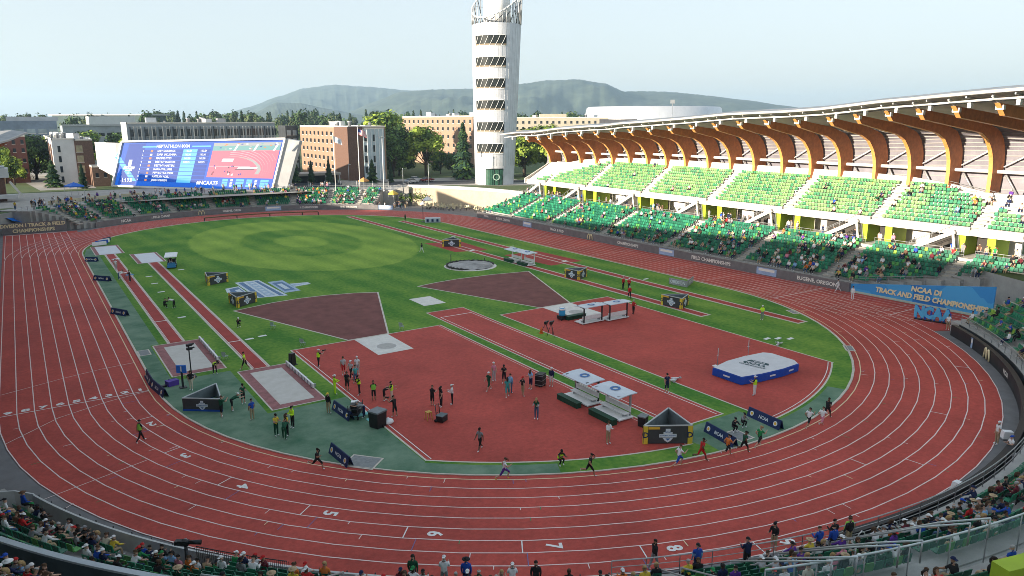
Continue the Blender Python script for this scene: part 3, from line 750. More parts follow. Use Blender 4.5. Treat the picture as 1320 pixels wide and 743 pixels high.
ledge_dk = mat('charcoal_wall', (.03, .032, .035), .7, .2, 1.)
wall_panel = mat('pale_wall_panel', (.50, .51, .50), .7, .14, .6)
b = MB()
rg_ = lambda a0, a1, r, n_=40: [pol(r, a0 + (a1 - a0) * i / n_) for i in range(n_ + 1)]
b.ribbon(rg_(-157.5, -117, 50.15), 0, 1.25, wall_panel, -.12); b.ribbon([pol(50.15, -157.5), (-47.3, -18.1), (-49.5, -17.0)], 0, 1.3, wall_panel, .1)
b.ribbon(rg_(-117, -104, 50.2, 12), 0, .95, wall_panel, -.12)
b.ribbon(rg_(-117, -38, 50.35, 60), 0, 1.2, ledge_dk, -.1)
b.build('front_wall', SS, world=True)
b = MB()
for p_ in rg_(-157, -117, 50.08, 24): b.tube([(*p_, 0), (*p_, 1.3)], .035, dark_metal, 5)
rail(b, [(*p_, 1.2) for p_ in rg_(-117, -38, 50.55, 40)], 1.05, 1.6, grey_metal, .035)
for i in range(48):
    p_ = pol(50.5, -141.4 + i * .13); b.tube([(*p_, .2), (*p_, 1.75)], .014, dark_metal, 4)
b.tube([(*pol(50.5, -141.4 + i * .5), 1.75) for i in range(13)], .025, dark_metal, 5)
b.build('front_railing', SS, world=True)
b = MB(); ledge = mat('pale_blue_grey_ledge', (.42, .47, .50), .5, .1, 1.); ledge_d = mat('dark_teal_wall', (.045, .07, .08), .7, .2, 1.)
b.ribbon(rg_(-161, -131, 56.75, 30), 3.2, 4.62, ledge_d, -.18)
P = arc3(56.62, 4.62, -161, -131, 30) + arc3(56.92, 4.62, -161, -131, 30) + arc3(56.92, 4.72, -161, -131, 30) + arc3(56.62, 4.72, -161, -131, 30)
fs = [((k * 31 + i), (k * 31 + i + 1), (((k + 1) % 4) * 31 + i + 1), (((k + 1) % 4) * 31 + i)) for k in range(4) for i in range(30)]
b.add(P, fs, ledge)
b.build('tier_wall', SS, world=True)
glassm = mat('balustrade_glass', (.35, .55, .55), .08, 0, alpha=.22, spec=.6)
b = MB()
def glass_run(a0, a1, r, z0, z1, step=2.2):
    n_ = max(1, int(abs(radians(a1 - a0)) * r / step))
    b.ribbon(rg_(a0, a1, r, n_ * 2), z0, z1 - .05, glassm)
    b.tube([(*p_, z1) for p_ in rg_(a0, a1, r, n_ * 2)], .05, mat('pale_handrail', (.50, .56, .56), .35, .1, 1., metal=.3), 6)
    for p_ in rg_(a0, a1, r, n_): b.tube([(*p_, z0), (*p_, z1)], .03, grey_metal, 5)
glass_run(-135.5, -116, 56.9, 3.8, 5.2); glass_run(-112.5, -78, 57.3, 3.9, 5.75)
for a_, z_ in ((-131, 3.9), (-121.5, 3.9), (-114, 3.9), (-110, 4.4), (-107, 4.6), (-103.5, 4.9)):
    for s in (-.55, .55):
        d_ = s / 57 * 57.3; P_ = [(*pol(51.5, a_ + d_), 2.2), (*pol(56.4, a_ + d_), z_ + .9), (*pol(58.6, a_ + d_), z_ + 2.3)]
        b.tube(P_, .045, MATS['pale_handrail'], 6); 
        for t in (0, 1, 2): b.tube([P_[t], (P_[t][0], P_[t][1], P_[t][2] - 1.)], .035, grey_metal, 5)
b.build('glass_balustrade', SS, world=True)
for i in range(8):
    b = MB(); a_ = -99.0 - i * 1.35
    for c_ in (0, 1): b.tube([(*pol(51.2, a_ + c_ * .5), 1.2), (*pol(51.2, a_ + c_ * .5), 2.0), (*pol(51.2, a_ + .25), 2.18), (*pol(51.2, a_ + (1 - c_) * .5), 2.0)], .03, white_metal, 5)
    b.build('hoop_rail', SS, world=True)
b = MB()  # lime vomitory parapet
for i in range(12):
    a_ = -105.8 + i * 1.1; a2 = a_ + 1.1; r0, r1, z0, z1 = 61.0, 61.7, 5.6, 7.35
    b.add([(*pol(r0, a_), z0), (*pol(r0, a2), z0), (*pol(r0, a2), z1), (*pol(r0, a_), z1), (*pol(r1, a_), z0), (*pol(r1, a2), z0), (*pol(r1, a2), z1), (*pol(r1, a_), z1)],
          [(0, 3, 2, 1), (4, 5, 6, 7), (3, 7, 6, 2), (0, 1, 5, 4), (0, 4, 7, 3), (1, 2, 6, 5)], lime)
b.build('vomitory_parapet', SS, world=True)
seats = Seats()
S_AISLES = [-158.5, -146.2, -131, -121.5, -114, -103.2, -92.5, -81.5, -70.5, -59.5, -48.5]
for T, a_lo, a_hi, nm in ((T1L, -159, -138.2, 'near stand front tier'), (T1, -137.8, -37.5, 'near stand front tier'), (T2, -161, -58, 'near stand second tier')):
    for i, (r, z) in enumerate(T):
        a = a_lo
        while a < a_hi:
            if all(abs(a - q) * r * pi / 180 > .75 for q in S_AISLES):
                if not (nm.endswith('second tier') and (i > 7 or (a > -117 and i > 1))):
                    p = pol(r, a); seats.add((p[0], p[1], z), radians(a) + pi / 2, pick_seat(rs.random(), .0 if a < -60 else .45))
                    SPOTS.append((nm, (p[0], p[1], z), radians(a) + pi / 2, sum(1 for q in S_AISLES if q < a), i + 1))
            a += .53 / r * 57.2958
seats.flush(SS)

# ------------------------------------------------------------------ north bowl
NS_ = thing('grandstand', 'low curved north seating bowl with green seats in front of the video screen', 'grandstand', (0, 140, 0))
NT = [(50.6 + .88 * i, 1.25 + .40 * i) for i in range(9)]
def npol(r, d): return pol(r, d, LS)
def nring(b, r0, r1, z0, z1, m, a0, a1, n_=48):
    P = []
    for r, z in ((r0, z0), (r0, z1), (r1, z1), (r1, z0)): P += [(*npol(r, a0 + (a1 - a0) * i / n_), z) for i in range(n_ + 1)]
    N = n_ + 1; fs = [(k * N + i, k * N + i + 1, ((k + 1) % 4) * N + i + 1, ((k + 1) % 4) * N + i) for k in range(4) for i in range(n_)] + [tuple(k * N for k in (0, 1, 2, 3)), tuple(k * N + n_ for k in (3, 2, 1, 0))]
    b.add(P, fs, m)
NA0, NA1 = 47, 138.5
nend = lambda r: 180 - math.degrees(math.asin(38.6 / r))
b = MB()
for i, (r, z) in enumerate(NT): nring(b, r - .25, r + .63, 0, z, concrete, NA0, nend(r))
nring(b, 58.2, 66, 0, 4.5, concrete, NA0 - 3, NA1)
b.build('lower_tier', NS_, world=True)
N_AIS = [52, 61, 71.5, 83, 94.5, 105.5, 116, 125.5, 133.4]
for a in N_AIS:
    b = MB()
    for i, (r, z) in enumerate(NT): 
        p = npol(r + .1, a); b.box((*p, z + .08), (.9, 1.2, .22), stair_m, radians(a))
    b.build('aisle_stair', NS_, world=True)
b = MB(); rail(b, [(*npol(58.0, 40 + i * 3.1), 4.5) for i in range(34)], 1.15, 1.2, grey_metal, .035)
b.build('guard_rail', NS_, world=True)
seats = Seats()
for i, (r, z) in enumerate(NT):
    a = NA0 + .5
    while a < nend(r) - .5:
        if all(abs(a - q) * r * pi / 180 > .95 for q in N_AIS):
            p = npol(r, a); seats.add((*p, z), radians(a) - pi / 2, pick_seat(rs.random(), .1)); SPOTS.append(('north bowl', (*p, z), radians(a) + pi / 2, sum(1 for q in N_AIS if q < a), i + 1))
        a += .54 / r * 57.2958
seats.s = [(p, atan2(p[1] - LS, p[0]) - pi / 2, m) for p, a, m in seats.s]
seats.flush(NS_)
# ------------------------------------------------------------------ boards and banners round the track
led = mat('dark_led_board', (.165, .156, .158), .45, .2, .8)
led_w = mat('led_white_lettering', (.75, .72, .66), .6, .05, 3.)
sponsor_b = mat('pale_blue_sponsor_panel', (.32, .42, .60), .6, .15, 2.)
def board_run(name, label, pts, z1, texts, zoff=0., th=.3, mback=None, flip=1):
    """LED board following pts; texts = list of (distance along, kind, string, size)"""
    b = MB(); b.ribbon(pts, zoff, z1, mback or led, th)
    L = [0]
    for p, q in zip(pts, pts[1:]): L.append(L[-1] + hypot(q[0] - p[0], q[1] - p[1]))
    for s, kind, tx, size in texts:
        i = max(0, min(len(pts) - 2, next((i for i in range(len(pts) - 1) if L[i + 1] >= s), len(pts) - 2))); t = (s - L[i]) / (L[i + 1] - L[i])
        c = Vector((pts[i][0] + (pts[i + 1][0] - pts[i][0]) * t, pts[i][1] + (pts[i + 1][1] - pts[i][1]) * t, (zoff + z1) / 2))
        d = Vector((pts[i + 1][0] - pts[i][0], pts[i + 1][1] - pts[i][1], 0)).normalized()
        nrm = Vector((d.y, -d.x, 0)); c = c + nrm * .05
        M = face_matrix(c, d * flip)
        if kind == 'text': b.text(tx, M, size, led_w, bold=.03)
        elif kind == 'two':
            a_, c_ = tx.split('|'); b.text(a_, M @ Matrix.Translation((0, size * .55, 0)), size, gold, bold=.04); b.text(c_, M @ Matrix.Translation((0, -size * .55, 0)), size, gold, bold=.04)
        elif kind == 'panel':
            b.add([M @ Vector(p) for p in ((-size, -.55, 0), (size, -.55, 0), (size, .55, 0), (-size, .55, 0))], [(0, 1, 2, 3)], sponsor_b)
            b.add([M @ Vector(p) for p in ((-size * .8, .0, .01), (size * .8, .0, .01), (size * .8, .4, .01), (-size * .8, .4, .01))], [(0, 1, 2, 3)], led_w)
        elif kind == 'arches':
            for q in (-.38, .38):
                pp = [(q + .36 * cos(pi * k / 8), -.5 + 1.05 * sin(pi * k / 8), .03) for k in range(9)]
                b.tube([M @ Vector(p) for p in pp], .09, gold, 5)
    b.build('led_board' if not name else name, None, label, 'led board', kind=None)
east = [(48.75, 87.5), (48.6, 60), (48.6, 25), (48.7, 5), (49.0, -12)]
board_run('led_board', 'long grey ribbon board along the foot of the double-deck stand behind the back straight', east, 1.3,
          [(12, 'text', 'EUGENE, OREGON', .7), (22, 'panel', '', 1.7), (33, 'text', 'TRACK & FIELD', .7), (44, 'arches', '', 1), (55, 'text', 'CHAMPIONSHIPS', .75), (65, 'panel', '', 1.8), (75, 'text', 'FIELD CHAMPIONSHIPS', .8), (86, 'panel', '', 1.8), (94.5, 'text', 'EUGENE, OREGON', .75), (4.5, 'text', 'NCAA', .7)], flip=1, th=.3)
north = [pol(49.6, 129.5 - i * 2.05, LS) for i in range(42)]
board_run('led_board', 'dark ribbon board curving along the foot of the north seating bowl', north, 1.25,
          [(8, 'text', 'NCAA', .9), (17, 'text', 'TRACK & FIELD CHAMPIONSHIPS', .7), (27, 'arches', '', 1), (35, 'text', 'EUGENE, OREGON', .7), (45, 'panel', '', 2.), (54, 'text', 'FIELD CHAMPIONSHIPS', .7), (64, 'text', 'EUGENE, OREGON', .7), (75, 'panel', '', 2.)])
board_run('led_board', 'black backed ribbon board curving along the edge of the near bend', [pol(49.55, -38 - i * 2.) for i in range(33)], 1.2,
          [(5, 'panel', '', .2), (9, 'arches', '', 1), (15, 'text', 'NCAA', .6)], th=.45, mback=black_plastic)
board_run('led_board', 'dark board with gold TRACK & FIELD CHAMPIONSHIPS lettering across the sprint straight', [(-48.9, 117.6), (-37.2, 117.9)], 2.4,
          [(5.6, 'two', 'DIVISION I TRACK & FIELD|CHAMPIONSHIPS', 1.0)])
# big blue banner below the east stand
def ban_mat():
    m = bpy.data.materials.new('blue_banner_vinyl'); m.use_nodes = True; nt = m.node_tree; b_ = nt.nodes['Principled BSDF']; b_.inputs['Roughness'].default_value = .5
    g = nt.nodes.new('ShaderNodeNewGeometry'); v = nt.nodes.new('ShaderNodeTexVoronoi'); v.inputs['Scale'].default_value = .28; v.feature = 'F1'; v.distance = 'MANHATTAN'
    nt.links.new(g.outputs['Position'], v.inputs['Vector'])
    r = nt.nodes.new('ShaderNodeValToRGB'); e = r.color_ramp.elements; e[0].color = (.012, .12, .42, 1); e[1].color = (.08, .40, .72, 1); q = e.new(.5); q.color = (.02, .22, .58, 1)
    nt.links.new(v.outputs['Color'], r.inputs[0]); nt.links.new(r.outputs[0], b_.inputs['Base Color']); MATS['ban'] = m; return m
ban = ban_mat()
b = MB(); bp_ = [(49.38, -12.0), (49.6, -20), (49.8, -29.9)]
b.ribbon(bp_, .05, [1.15, 2.4, 3.95], ban, .25); b.ribbon([(x - .04, y) for x, y in bp_], 0, .28, mat('pale_banner_base', (.42, .50, .42), .8, .1, 2.), .3)
b.add([(49.42, -12.0, .25), (49.5, -16.2, .25), (49.47, -14.6, 1.5), (49.40, -12.0, 1.12)], [(0, 1, 2, 3)], mat('grey_banner_fade', (.22, .22, .24), .6, .2, .8))
M = face_matrix((49.66, -22.5, 1.02), (.022, -1, 0), (0, 0, 1)); M = M @ Matrix.Translation((0, 0, .14))
M = face_matrix((49.56, -22.5, 1.0), (.02, -1, 0))
b.text('TRACK AND FIELD CHAMPIONSHIPS', M, .92, gold, bold=.05, width=.92, shear=.12); b.text('NCAA DI', M @ Matrix.Translation((-.4, .98, 0)), .92, gold, bold=.05, shear=.12)
b.build('banner', None, 'blue banner reading NCAA DI TRACK AND FIELD CHAMPIONSHIPS', 'banner')
cy = mat('cyan_letter_faces', (.10, .42, .70), .5, .1, 2.)
bl = thing('letter_sign', 'free-standing pale blue NCAA letters on the track in front of the blue banner', 'letter sign', (43.0, -26.5, 0))
M = face_matrix((43.0, -26.5, .95), (.25, -1, 0))
for i, ch in enumerate('NCAA'):
    b = MB(); q = M @ Matrix.Translation(((i - 1.5) * .98, 0, 0)); b.text(ch, q @ Matrix.Translation((0, 0, .14)), 1.75, cy, bold=.07, width=.8)
    b.text(ch, q @ Matrix.Translation((0, 0, -.14)) , 1.75, royal, bold=.07, width=.8)
    n_ = len(text_geo(ch, 'CENTER', .07)[0]); b.box(tuple(q @ Vector((0, -.85, 0))), (.9, .5, .1), black_plastic, -1.3); b.bar(q @ Vector((-.3, -.85, 0)), q @ Vector((-.3, .3, 0)), .1, .2, royal); b.bar(q @ Vector((.3, -.85, 0)), q @ Vector((.3, .3, 0)), .1, .2, royal)
    b.build('letter', bl, world=True)

# ------------------------------------------------------------------ video screen
def screen():
    t = thing('video_screen', 'giant tilted video screen with a blue heptathlon result table beside a live track picture', 'video screen', (-1, 160, GZ))
    TL, BL, BR, TR = Vector((-17.4, 179.1, 17.0)), Vector((-21.2, 178.3, 5.0)), Vector((13.5, 140.4, 4.4)), Vector((18.1, 141.0, 18.0))
    nrm = (BR - BL).cross(TL - BL).normalized()
    if nrm.y > 0: nrm = -nrm
    def at(u, v, o=0.): return (BL.lerp(BR, u)).lerp(TL.lerp(TR, u), v) + nrm * o
    def E(n, c, s=1.):
        m = mat(n, c, .6, 0, emit=.26); m.node_tree.nodes['Principled BSDF'].inputs['Base Color'].default_value = (c[0] * .12, c[1] * .12, c[2] * .12, 1); return m
    sb = E('screen_blue', (.006, .10, .52)); sdk = E('screen_dark_blue', (.004, .055, .34)); sl = E('screen_light_blue', (.12, .46, .80)); swt = E('screen_white', (.8, .83, .86))
    sp = E('screen_pink', (.72, .15, .22)); sp2 = E('screen_pale_pink', (.80, .36, .40)); st = E('screen_teal', (.14, .34, .34)); sg = E('screen_grey', (.34, .36, .36)); sdg = E('screen_dark', (.05, .06, .09)); sor = E('screen_orange', (.6, .22, .1))
    b = MB()
    def q(u0, v0, u1, v1, m, o, sh=0.): b.add([at(u0 + sh * v0, v0, o), at(u1 + sh * v0, v0, o), at(u1 + sh * v1, v1, o), at(u0 + sh * v1, v1, o)], [(0, 1, 2, 3)], m)
    q(0, 0, 1, 1, sb, .02)
    q(.018, .02, .13, .98, sdk, .03, .02)
    def T(s, u, v, size, m=None, o=.12, al='LEFT'):
        r = (at(min(1, u + .05), v) - at(u - .05, v)); up = at(u, min(1, v + .1)) - at(u, v - .1); c = at(u, v, o)
        k = r.normalized(); uu = (up - k * up.dot(k)); b.text(s, face_matrix(c, k, uu), size, m or swt, al, bold=.03)
    T('HEPTATHLON 800M', .33, .905, 1.25, al='CENTER'); q(.13, .885, .225, .915, sl, .05); q(.45, .885, .57, .915, sl, .05)
    names = ['IZZY GOUDROS', 'SOFIA IAKUSHINA', 'MADDIE PITTS', 'DESTINY MASTERS', 'DESTINY MASTERS', 'MARIA WILLIAMS', 'PIPPI LOTTA ENOK', 'KATELYN ADEL', 'JADIN OBRIEN']
    for i, nm in enumerate(names):
        v = .80 - i * .083; q(.13, v - .034, .57, v + .034, sdk, .04); q(.125, v - .034, .165, v + .034, sl, .06, -.25); T(str(i + 1), .14, v, .75); 
        q(.19, v - .022, .205, v + .022, swt if i % 2 else sor, .06); T(nm, .235, v, .82)
        q(.40, v - .036, .49, v + .036, sl, .06)
        if i < 4: T('1:02.%d' % (24 + i * 17), .415, v, .75); T('1:02.%d' % (24 + i * 17), .51, v, .75)
    q(.40, .1, .49, .20, sl, .06)
    # championship crest on the left strip
    for (u, v, s) in ((.072, .50, .9),):
        q(.06, .42, .082, .60, swt, .06); q(.035, .38, .107, .44, swt, .07); q(.05, .34, .094, .37, swt, .06); q(.064, .26, .078, .33, swt, .06); T('NCAA', .071, .41, .5, sdk, .16, 'CENTER')
    T('1:13.0', .075, .12, 1.5, al='CENTER')
    T('#NCAATF', .60, .105, 1.55, al='CENTER')
    # the live picture
    q(.585, .235, .995, .965, sp, .05)
    q(.585, .80, .995, .965, st, .07); q(.585, .90, .995, .965, sg, .08)
    rp = random.Random(2)
    for i in range(26): u = .59 + rp.random() * .39; v = .80 + rp.random() * .14; q(u, v, u + .012, v + .02, rp.choice([swt, sdk, st, sor, sg]), .09)
    for u in (.62, .74, .86, .95): q(u, .79, u + .012, .93, swt, .10, .12)
    for k in range(7):
        pts = [(.70 + .29 * cos(pi * (.5 - j / 12)) * (.72 + .05 * k) , .36 + (.36 + .022 * k) * sin(pi * (.5 - j / 12)) + .02 * k) for j in range(13)]
        pts = [(u, v) for u, v in pts if u < .99 and .25 < v < .80]
        for (a, c), (d, e) in zip(pts, pts[1:]): b.add([at(a, c - .006, .10), at(d, e - .006, .10), at(d, e + .006, .10), at(a, c + .006, .10)], [(0, 1, 2, 3)], sp2)
    pts = [(.70 + .20 * cos(pi * (.5 - j / 10)), .40 + .28 * sin(pi * (.5 - j / 10))) for j in range(11)]
    for (a, c), (d, e) in zip(pts, pts[1:]):
        if min(c, e) > .25: b.add([at(a - .012, c, .11), at(d - .012, e, .11), at(d + .012, e, .11), at(a + .012, c, .11)], [(0, 1, 2, 3)], sg)
    q(.60, .57, .67, .63, swt, .11, .1); q(.68, .42, .80, .455, swt, .11, .2); q(.67, .40, .79, .415, sdg, .12, .2)
    q(.585, .46, .84, .475, sp2, .1)
    for i in range(16): u = .59 + rp.random() * .2; v = .27 + rp.random() * .2; q(u, v, u + .007, v + .035, rp.choice([sdg, swt, sdk]), .13)
    for k, u in enumerate((.69, .84)):
        for j in range(3): q(u, .05 + .055 * j, u + .035, .095 + .055 * j, sl, .06); q(u + .085, .05 + .055 * j, u + .135, .095 + .055 * j, sl, .06); q(u + .05, .05 + .055 * j, u + .065, .09 + .055 * j, swt, .06)
    b.build('display', t, world=True)
    fr = mat('white_screen_frame', (.62, .61, .60), .6, .06, .5); b = MB()
    def fbar(p, q_): b.bar(p, q_, .5, .9, fr, nrm)
    e = .012; C4 = [at(-e, -e * 2.4), at(1 + e, -e * 2.4), at(1 + e, 1 + e * 2.4), at(-e, 1 + e * 2.4)]
    for i in range(4): fbar(C4[i], C4[(i + 1) % 4])
    back = -nrm * 2.2
    vs = [c for c in C4] + [c + back for c in C4]; b.add([v - nrm * .2 for v in vs], [(4, 7, 6, 5), (0, 1, 5, 4), (1, 2, 6, 5), (2, 3, 7, 6), (3, 0, 4, 7)], fr)
    b.build('screen_frame', t, world=True)
    b = MB()   # grey fin on the right, curved white wing on the left
    a, c, d, f = at(1.014, -.03), at(1.014, 1.03), Vector((21.9, 138.4, 17.8)), Vector((17.0, 138.0, 3.9))
    vs = [a, c, d, f]; vs2 = [v + Vector((1.6, 2.2, 0)) for v in vs]; fin = mat('grey_screen_fin', (.40, .40, .40), .6, .1, .5)
    b.add(vs + vs2, [(0, 1, 2, 3), (7, 6, 5, 4), (0, 4, 5, 1), (1, 5, 6, 2), (2, 6, 7, 3), (3, 7, 4, 0)], fin)
    b.build('side_fin', t, world=True)
    b = MB(); W = [(-24.6, 184.4), (-23.8, 182.9), (-22.0, 181.2), (-19.6, 180.0), (-17.7, 179.4)]
    b.ribbon(W, [9.8, 9.3, 8.0, 6.5, 5.2], [17.3, 17.3, 17.2, 17.1, 17.0], fr, .5); b.build('side_wing', t, world=True)
    b = MB(); b.bar((-15.4, 173.2, GZ), (-14.6, 173.4, 7.5), .9, .9, pale_concrete); b.build('support_leg', t, world=True); b = MB(); b.bar((8.2, 147.2, GZ), (8.2, 148.6, 6), .9, .9, pale_concrete)
    b.build('support_leg', t, world=True); b = MB(); b.box((-10.2, 170.2, 5.2), (9, 1.0, 2.0), dark_metal, -.83); b.build('support_leg', t, world=True)
screen()

# ------------------------------------------------------------------ tower
def tower():
    t = thing('tower', 'tall white cylindrical lattice tower with bands of windows at the end of the stand', 'tower', (77.5, 124, GZ))
    base, top = Vector((77.6, 125.1, GZ)), Vector((80.5, 127.5, 62))
    n = 40
    def ctr(z): s = (z - GZ) / (62 - GZ); return base.lerp(top, s)
    def rad(z): s = (z - GZ) / (62 - GZ); return 5.85 + 1.75 * s ** .8
    def rim(a): # slanting crown: front-left low, right and back high
        return 52.5 + 6.5 * (1 - cos(a - radians(205))) * .9
    pt_ = lambda a, z, o=0: (ctr(z).x + (rad(z) + o) * cos(a), ctr(z).y + (rad(z) + o) * sin(a), z)
    per = mat('perforated_aluminium_skin', (.60, .60, .62), .42, .10, .5, metal=.35)
    b = MB(); zs = [GZ + .01, 10] + [10 + i * 3.2 for i in range(1, 14)]
    zs = [z for z in zs if z < 51] + [51.0]
    vs = [pt_(2 * pi * k / n, z) for z in zs for k in range(n)]
    b.add(vs, [(i * n + k, i * n + (k + 1) % n, (i + 1) * n + (k + 1) % n, (i + 1) * n + k) for i in range(len(zs) - 1) for k in range(n)], per, True)
    b.build('skin', t, world=True)
    b = MB()
    for k in range(n): b.tube([pt_(2 * pi * k / n, z, .0) for z in (10, 24, 38, 51)], .035, grey_metal, 4)
    b.build('skin_ribs', t, world=True)
    b = MB()
    for k in range(n):
        a = 2 * pi * k / n; a2 = 2 * pi * (k + 1) / n; z0, z1 = rim(a), rim(a2)
        b.tube([pt_(a, 51), pt_(a, z0)], .13, grey_metal, 5); b.tube([pt_(a, z0), pt_(a2, z1)], .22, white_metal, 5)
        if k % 2 == 0: b.tube([pt_(a, 51), pt_(2 * pi * (k + 2) / n, min(rim(2 * pi * (k + 2) / n), 51 + (z0 - 51)))], .11, dark_metal, 4)
        for zz in (54, 57, 60, 63):
            if zz < min(z0, z1): b.tube([pt_(a, zz), pt_(a2, zz)], .07, white_metal, 4)
    b.build('crown_lattice', t, world=True)
    b = MB(); c = ctr(55); b.lathe([(4.0, 51), (4.0, 58.5), (3.8, 58.8)], white_metal, 20, (c.x, c.y, 0)); b.build('inner_drum', t, world=True)
    # six window bands on the left front, each with slanting bars
    for z in (13.6, 19.9, 26.2, 32.4, 38.5, 44.6):
        b = MB(); a0, a1 = radians(180), radians(262); N = 20; h = 3.0
        vs = [pt_(a0 + (a1 - a0) * i / N, zz, .05) for zz in (z, z + h) for i in range(N + 1)]; b.add(vs, [(i, i + 1, N + 2 + i, N + 1 + i) for i in range(N)], mat('tower_tinted_glass', (.022, .026, .026), .45, .3, .6, spec=.08))
        vs = [pt_(a0 + (a1 - a0) * i / N, zz, .07) for zz in (z + .12, z + .55) for i in range(N + 1)]; b.add(vs, [(i, i + 1, N + 2 + i, N + 1 + i) for i in range(N)], mat('tower_floor_interior', (.20, .16, .11), .8, .3, .8))
        w_ = b.build('window', t, world=True); b = MB()
        for i in range(6): a = a0 + (a1 - a0) * (i + .05) / 6; b.tube([pt_(a, z, .15), pt_(a + .11, z + h / 2, .15), pt_(a + .20, z + h, .15)], .065, white_metal, 5)
        for zz in (z, z + h): b.tube([pt_(a0 + (a1 - a0) * i / N, zz, .1) for i in range(N + 1)], .12, white_metal, 5)
        b.build('frame', w_, world=True)
    b = MB(); a0, a1 = radians(212), radians(262); N = 8
    vs = [pt_(a0 + (a1 - a0) * i / N, zz, .12) for zz in (GZ, 9.) for i in range(N + 1)]; b.add(vs, [(i, i + 1, N + 2 + i, N + 1 + i) for i in range(N)], mat('green_entrance_glass', (.03, .09, .06), .3, .3, .6))
    a = (a0 + a1) / 2 + .1; M = face_matrix(pt_(a, 6.6, .35), (-sin(a), cos(a), 0)); b.text('O', M, 3.0, mat('etched_glass', (.30, .42, .34), .5, .1, 2.), bold=.0)
    for zz in (9.1,): b.tube([pt_(a0 + (a1 - a0) * i / N, zz, .15) for i in range(N + 1)], .16, dark_metal, 5)
    for i in range(0, N + 1, 2): b.tube([pt_(a0 + (a1 - a0) * i / N, GZ, .15), pt_(a0 + (a1 - a0) * i / N, 9, .15)], .08, dark_metal, 4)
    b.build('entrance', t, world=True)
tower()

# ------------------------------------------------------------------ buildings
def window_row(bld, p0, d, n, x0, dx, zs, w_, h, m=glass_dark, frame=None, out=(0, 0)):
    """separate window parts along a wall that runs from p0 in direction d; out = outward normal"""
    for z in zs:
        for i in range(n):
            c = Vector((p0[0], p0[1], 0)) + Vector((d[0], d[1], 0)) * (x0 + dx * i) + Vector((out[0], out[1], 0)) * .03
            b = MB(); b.bar((*(c - Vector((d[0], d[1], 0)) * w_ / 2).xy, z), (*(c + Vector((d[0], d[1], 0)) * w_ / 2).xy, z), .14, h, m)
            b.bar((*(c - Vector((d[0], d[1], 0)) * (w_ / 2 + .1)).xy, z - h / 2), (*(c + Vector((d[0], d[1], 0)) * (w_ / 2 + .1)).xy, z - h / 2), .26, .14, pale_concrete)
            b.build('window', bld, world=True)
def block(b, p, q, depth, z0, z1, m, roofm=None, par=.5):
    """a wing whose front wall runs from p to q; depth goes back (left of p->q); returns unit vectors"""
    d = Vector((q[0] - p[0], q[1] - p[1], 0)); L = d.length; d.normalize(); nb = Vector((-d.y, d.x, 0)) * depth
    pts = [(p[0], p[1]), (q[0], q[1]), (q[0] + nb.x, q[1] + nb.y), (p[0] + nb.x, p[1] + nb.y)]
    b.prism(pts, z0, z1, m, m)
    return d, -nb.normalized(), L, pts
roof_gravel = mat('pale_roof_membrane', (.48, .46, .44), .9, .15, .5)
def roof_stuff(t, pts, z, n, seed):
    rr = random.Random(seed); b = MB(); b.flat(pts, z + .02, roof_gravel); b.line(pts, .4, z + .12, pale_concrete, True); b.ribbon(pts + pts[:1], z, z + .5, pale_concrete, .25); o = b.build('roof', t, world=True)
    for i in range(n):
        u, v = rr.uniform(.1, .9), rr.uniform(.15, .85); a = Vector(pts[0]).lerp(Vector(pts[1]), u); c = Vector(pts[3]).lerp(Vector(pts[2]), u); p = a.lerp(c, v)
        b = MB(); s = rr.uniform(.8, 2.4)
        if rr.random() < .6: b.box((p.x, p.y, z + s * .45), (s * 1.4, s, s * .9), rr.choice([white_metal, grey_metal, alum]), rr.uniform(0, 1)); b.box((p.x, p.y, z + s * .93), (s * .7, s * .5, .12), dark_metal)
        else: b.lathe([(s * .3, 0), (s * .3, s * .8), (s * .4, s * .85), (s * .4, s)], grey_metal, 8, (p.x, p.y, z))
        b.build('vent_unit', o, world=True)
def brick_hall():
    t = thing('building', 'tan brick hall with rows of small windows and a blue-grey end beside the flagpoles', 'building', (48, 180, GZ))
    b = MB(); d, o, L, pts = block(b, (45., 209.), (45., 161.2), 13, GZ, 21.2, brick); b.build('brick_wing', t, world=True)
    roof_stuff(t, pts, 21.2, 8, 1)
    window_row(t, (45., 209.), d, 11, 3.4, 4.2, (8.1, 10.9, 13.7, 16.5, 19.1), 1.5, 1.35, out=o)
    b = MB(); d2, o2, L2, p2 = block(b, (44.8, 161.), (49.9, 161.), 12, GZ, 21.4, brick_dark); b.build('shaded_brick_end', t, world=True)  # unlit south face: its shade is put into the darker brick colour
    b = MB(); cl = mat('blue_grey_cladding', (.42, .50, .53), .6, .12, .8); d3, o3, L3, p3 = block(b, (50., 160.7), (57.2, 160.7), 9, GZ, 20.6, cl)
    for i in range(5): b.bar((51.3 + 1.35 * i, 160.6, GZ), (51.3 + 1.35 * i, 160.6, 20.5), .16, .3, white_metal)
    b.build('clad_wing', t, world=True); roof_stuff(t, p3, 20.6, 1, 4)
    window_row(t, (50., 160.7), d3, 2, .7, 3.0, (7.6, 11., 14.4, 17.8), .85, 2.2, out=o3)
    b = MB(); block(b, (40.5, 212.), (45.2, 212.), 9, GZ, 21.6, mat('charcoal_glazed_link', (.05, .055, .06), .4, .3, .6)); b.build('glazed_link', t, world=True)
    window_row(t, (40.5, 212.), Vector((1, 0, 0)), 2, 1.2, 2.2, (7, 10, 13, 16, 19), 1.4, 1.8, glass_pale, out=(0, -1))
brick_hall()
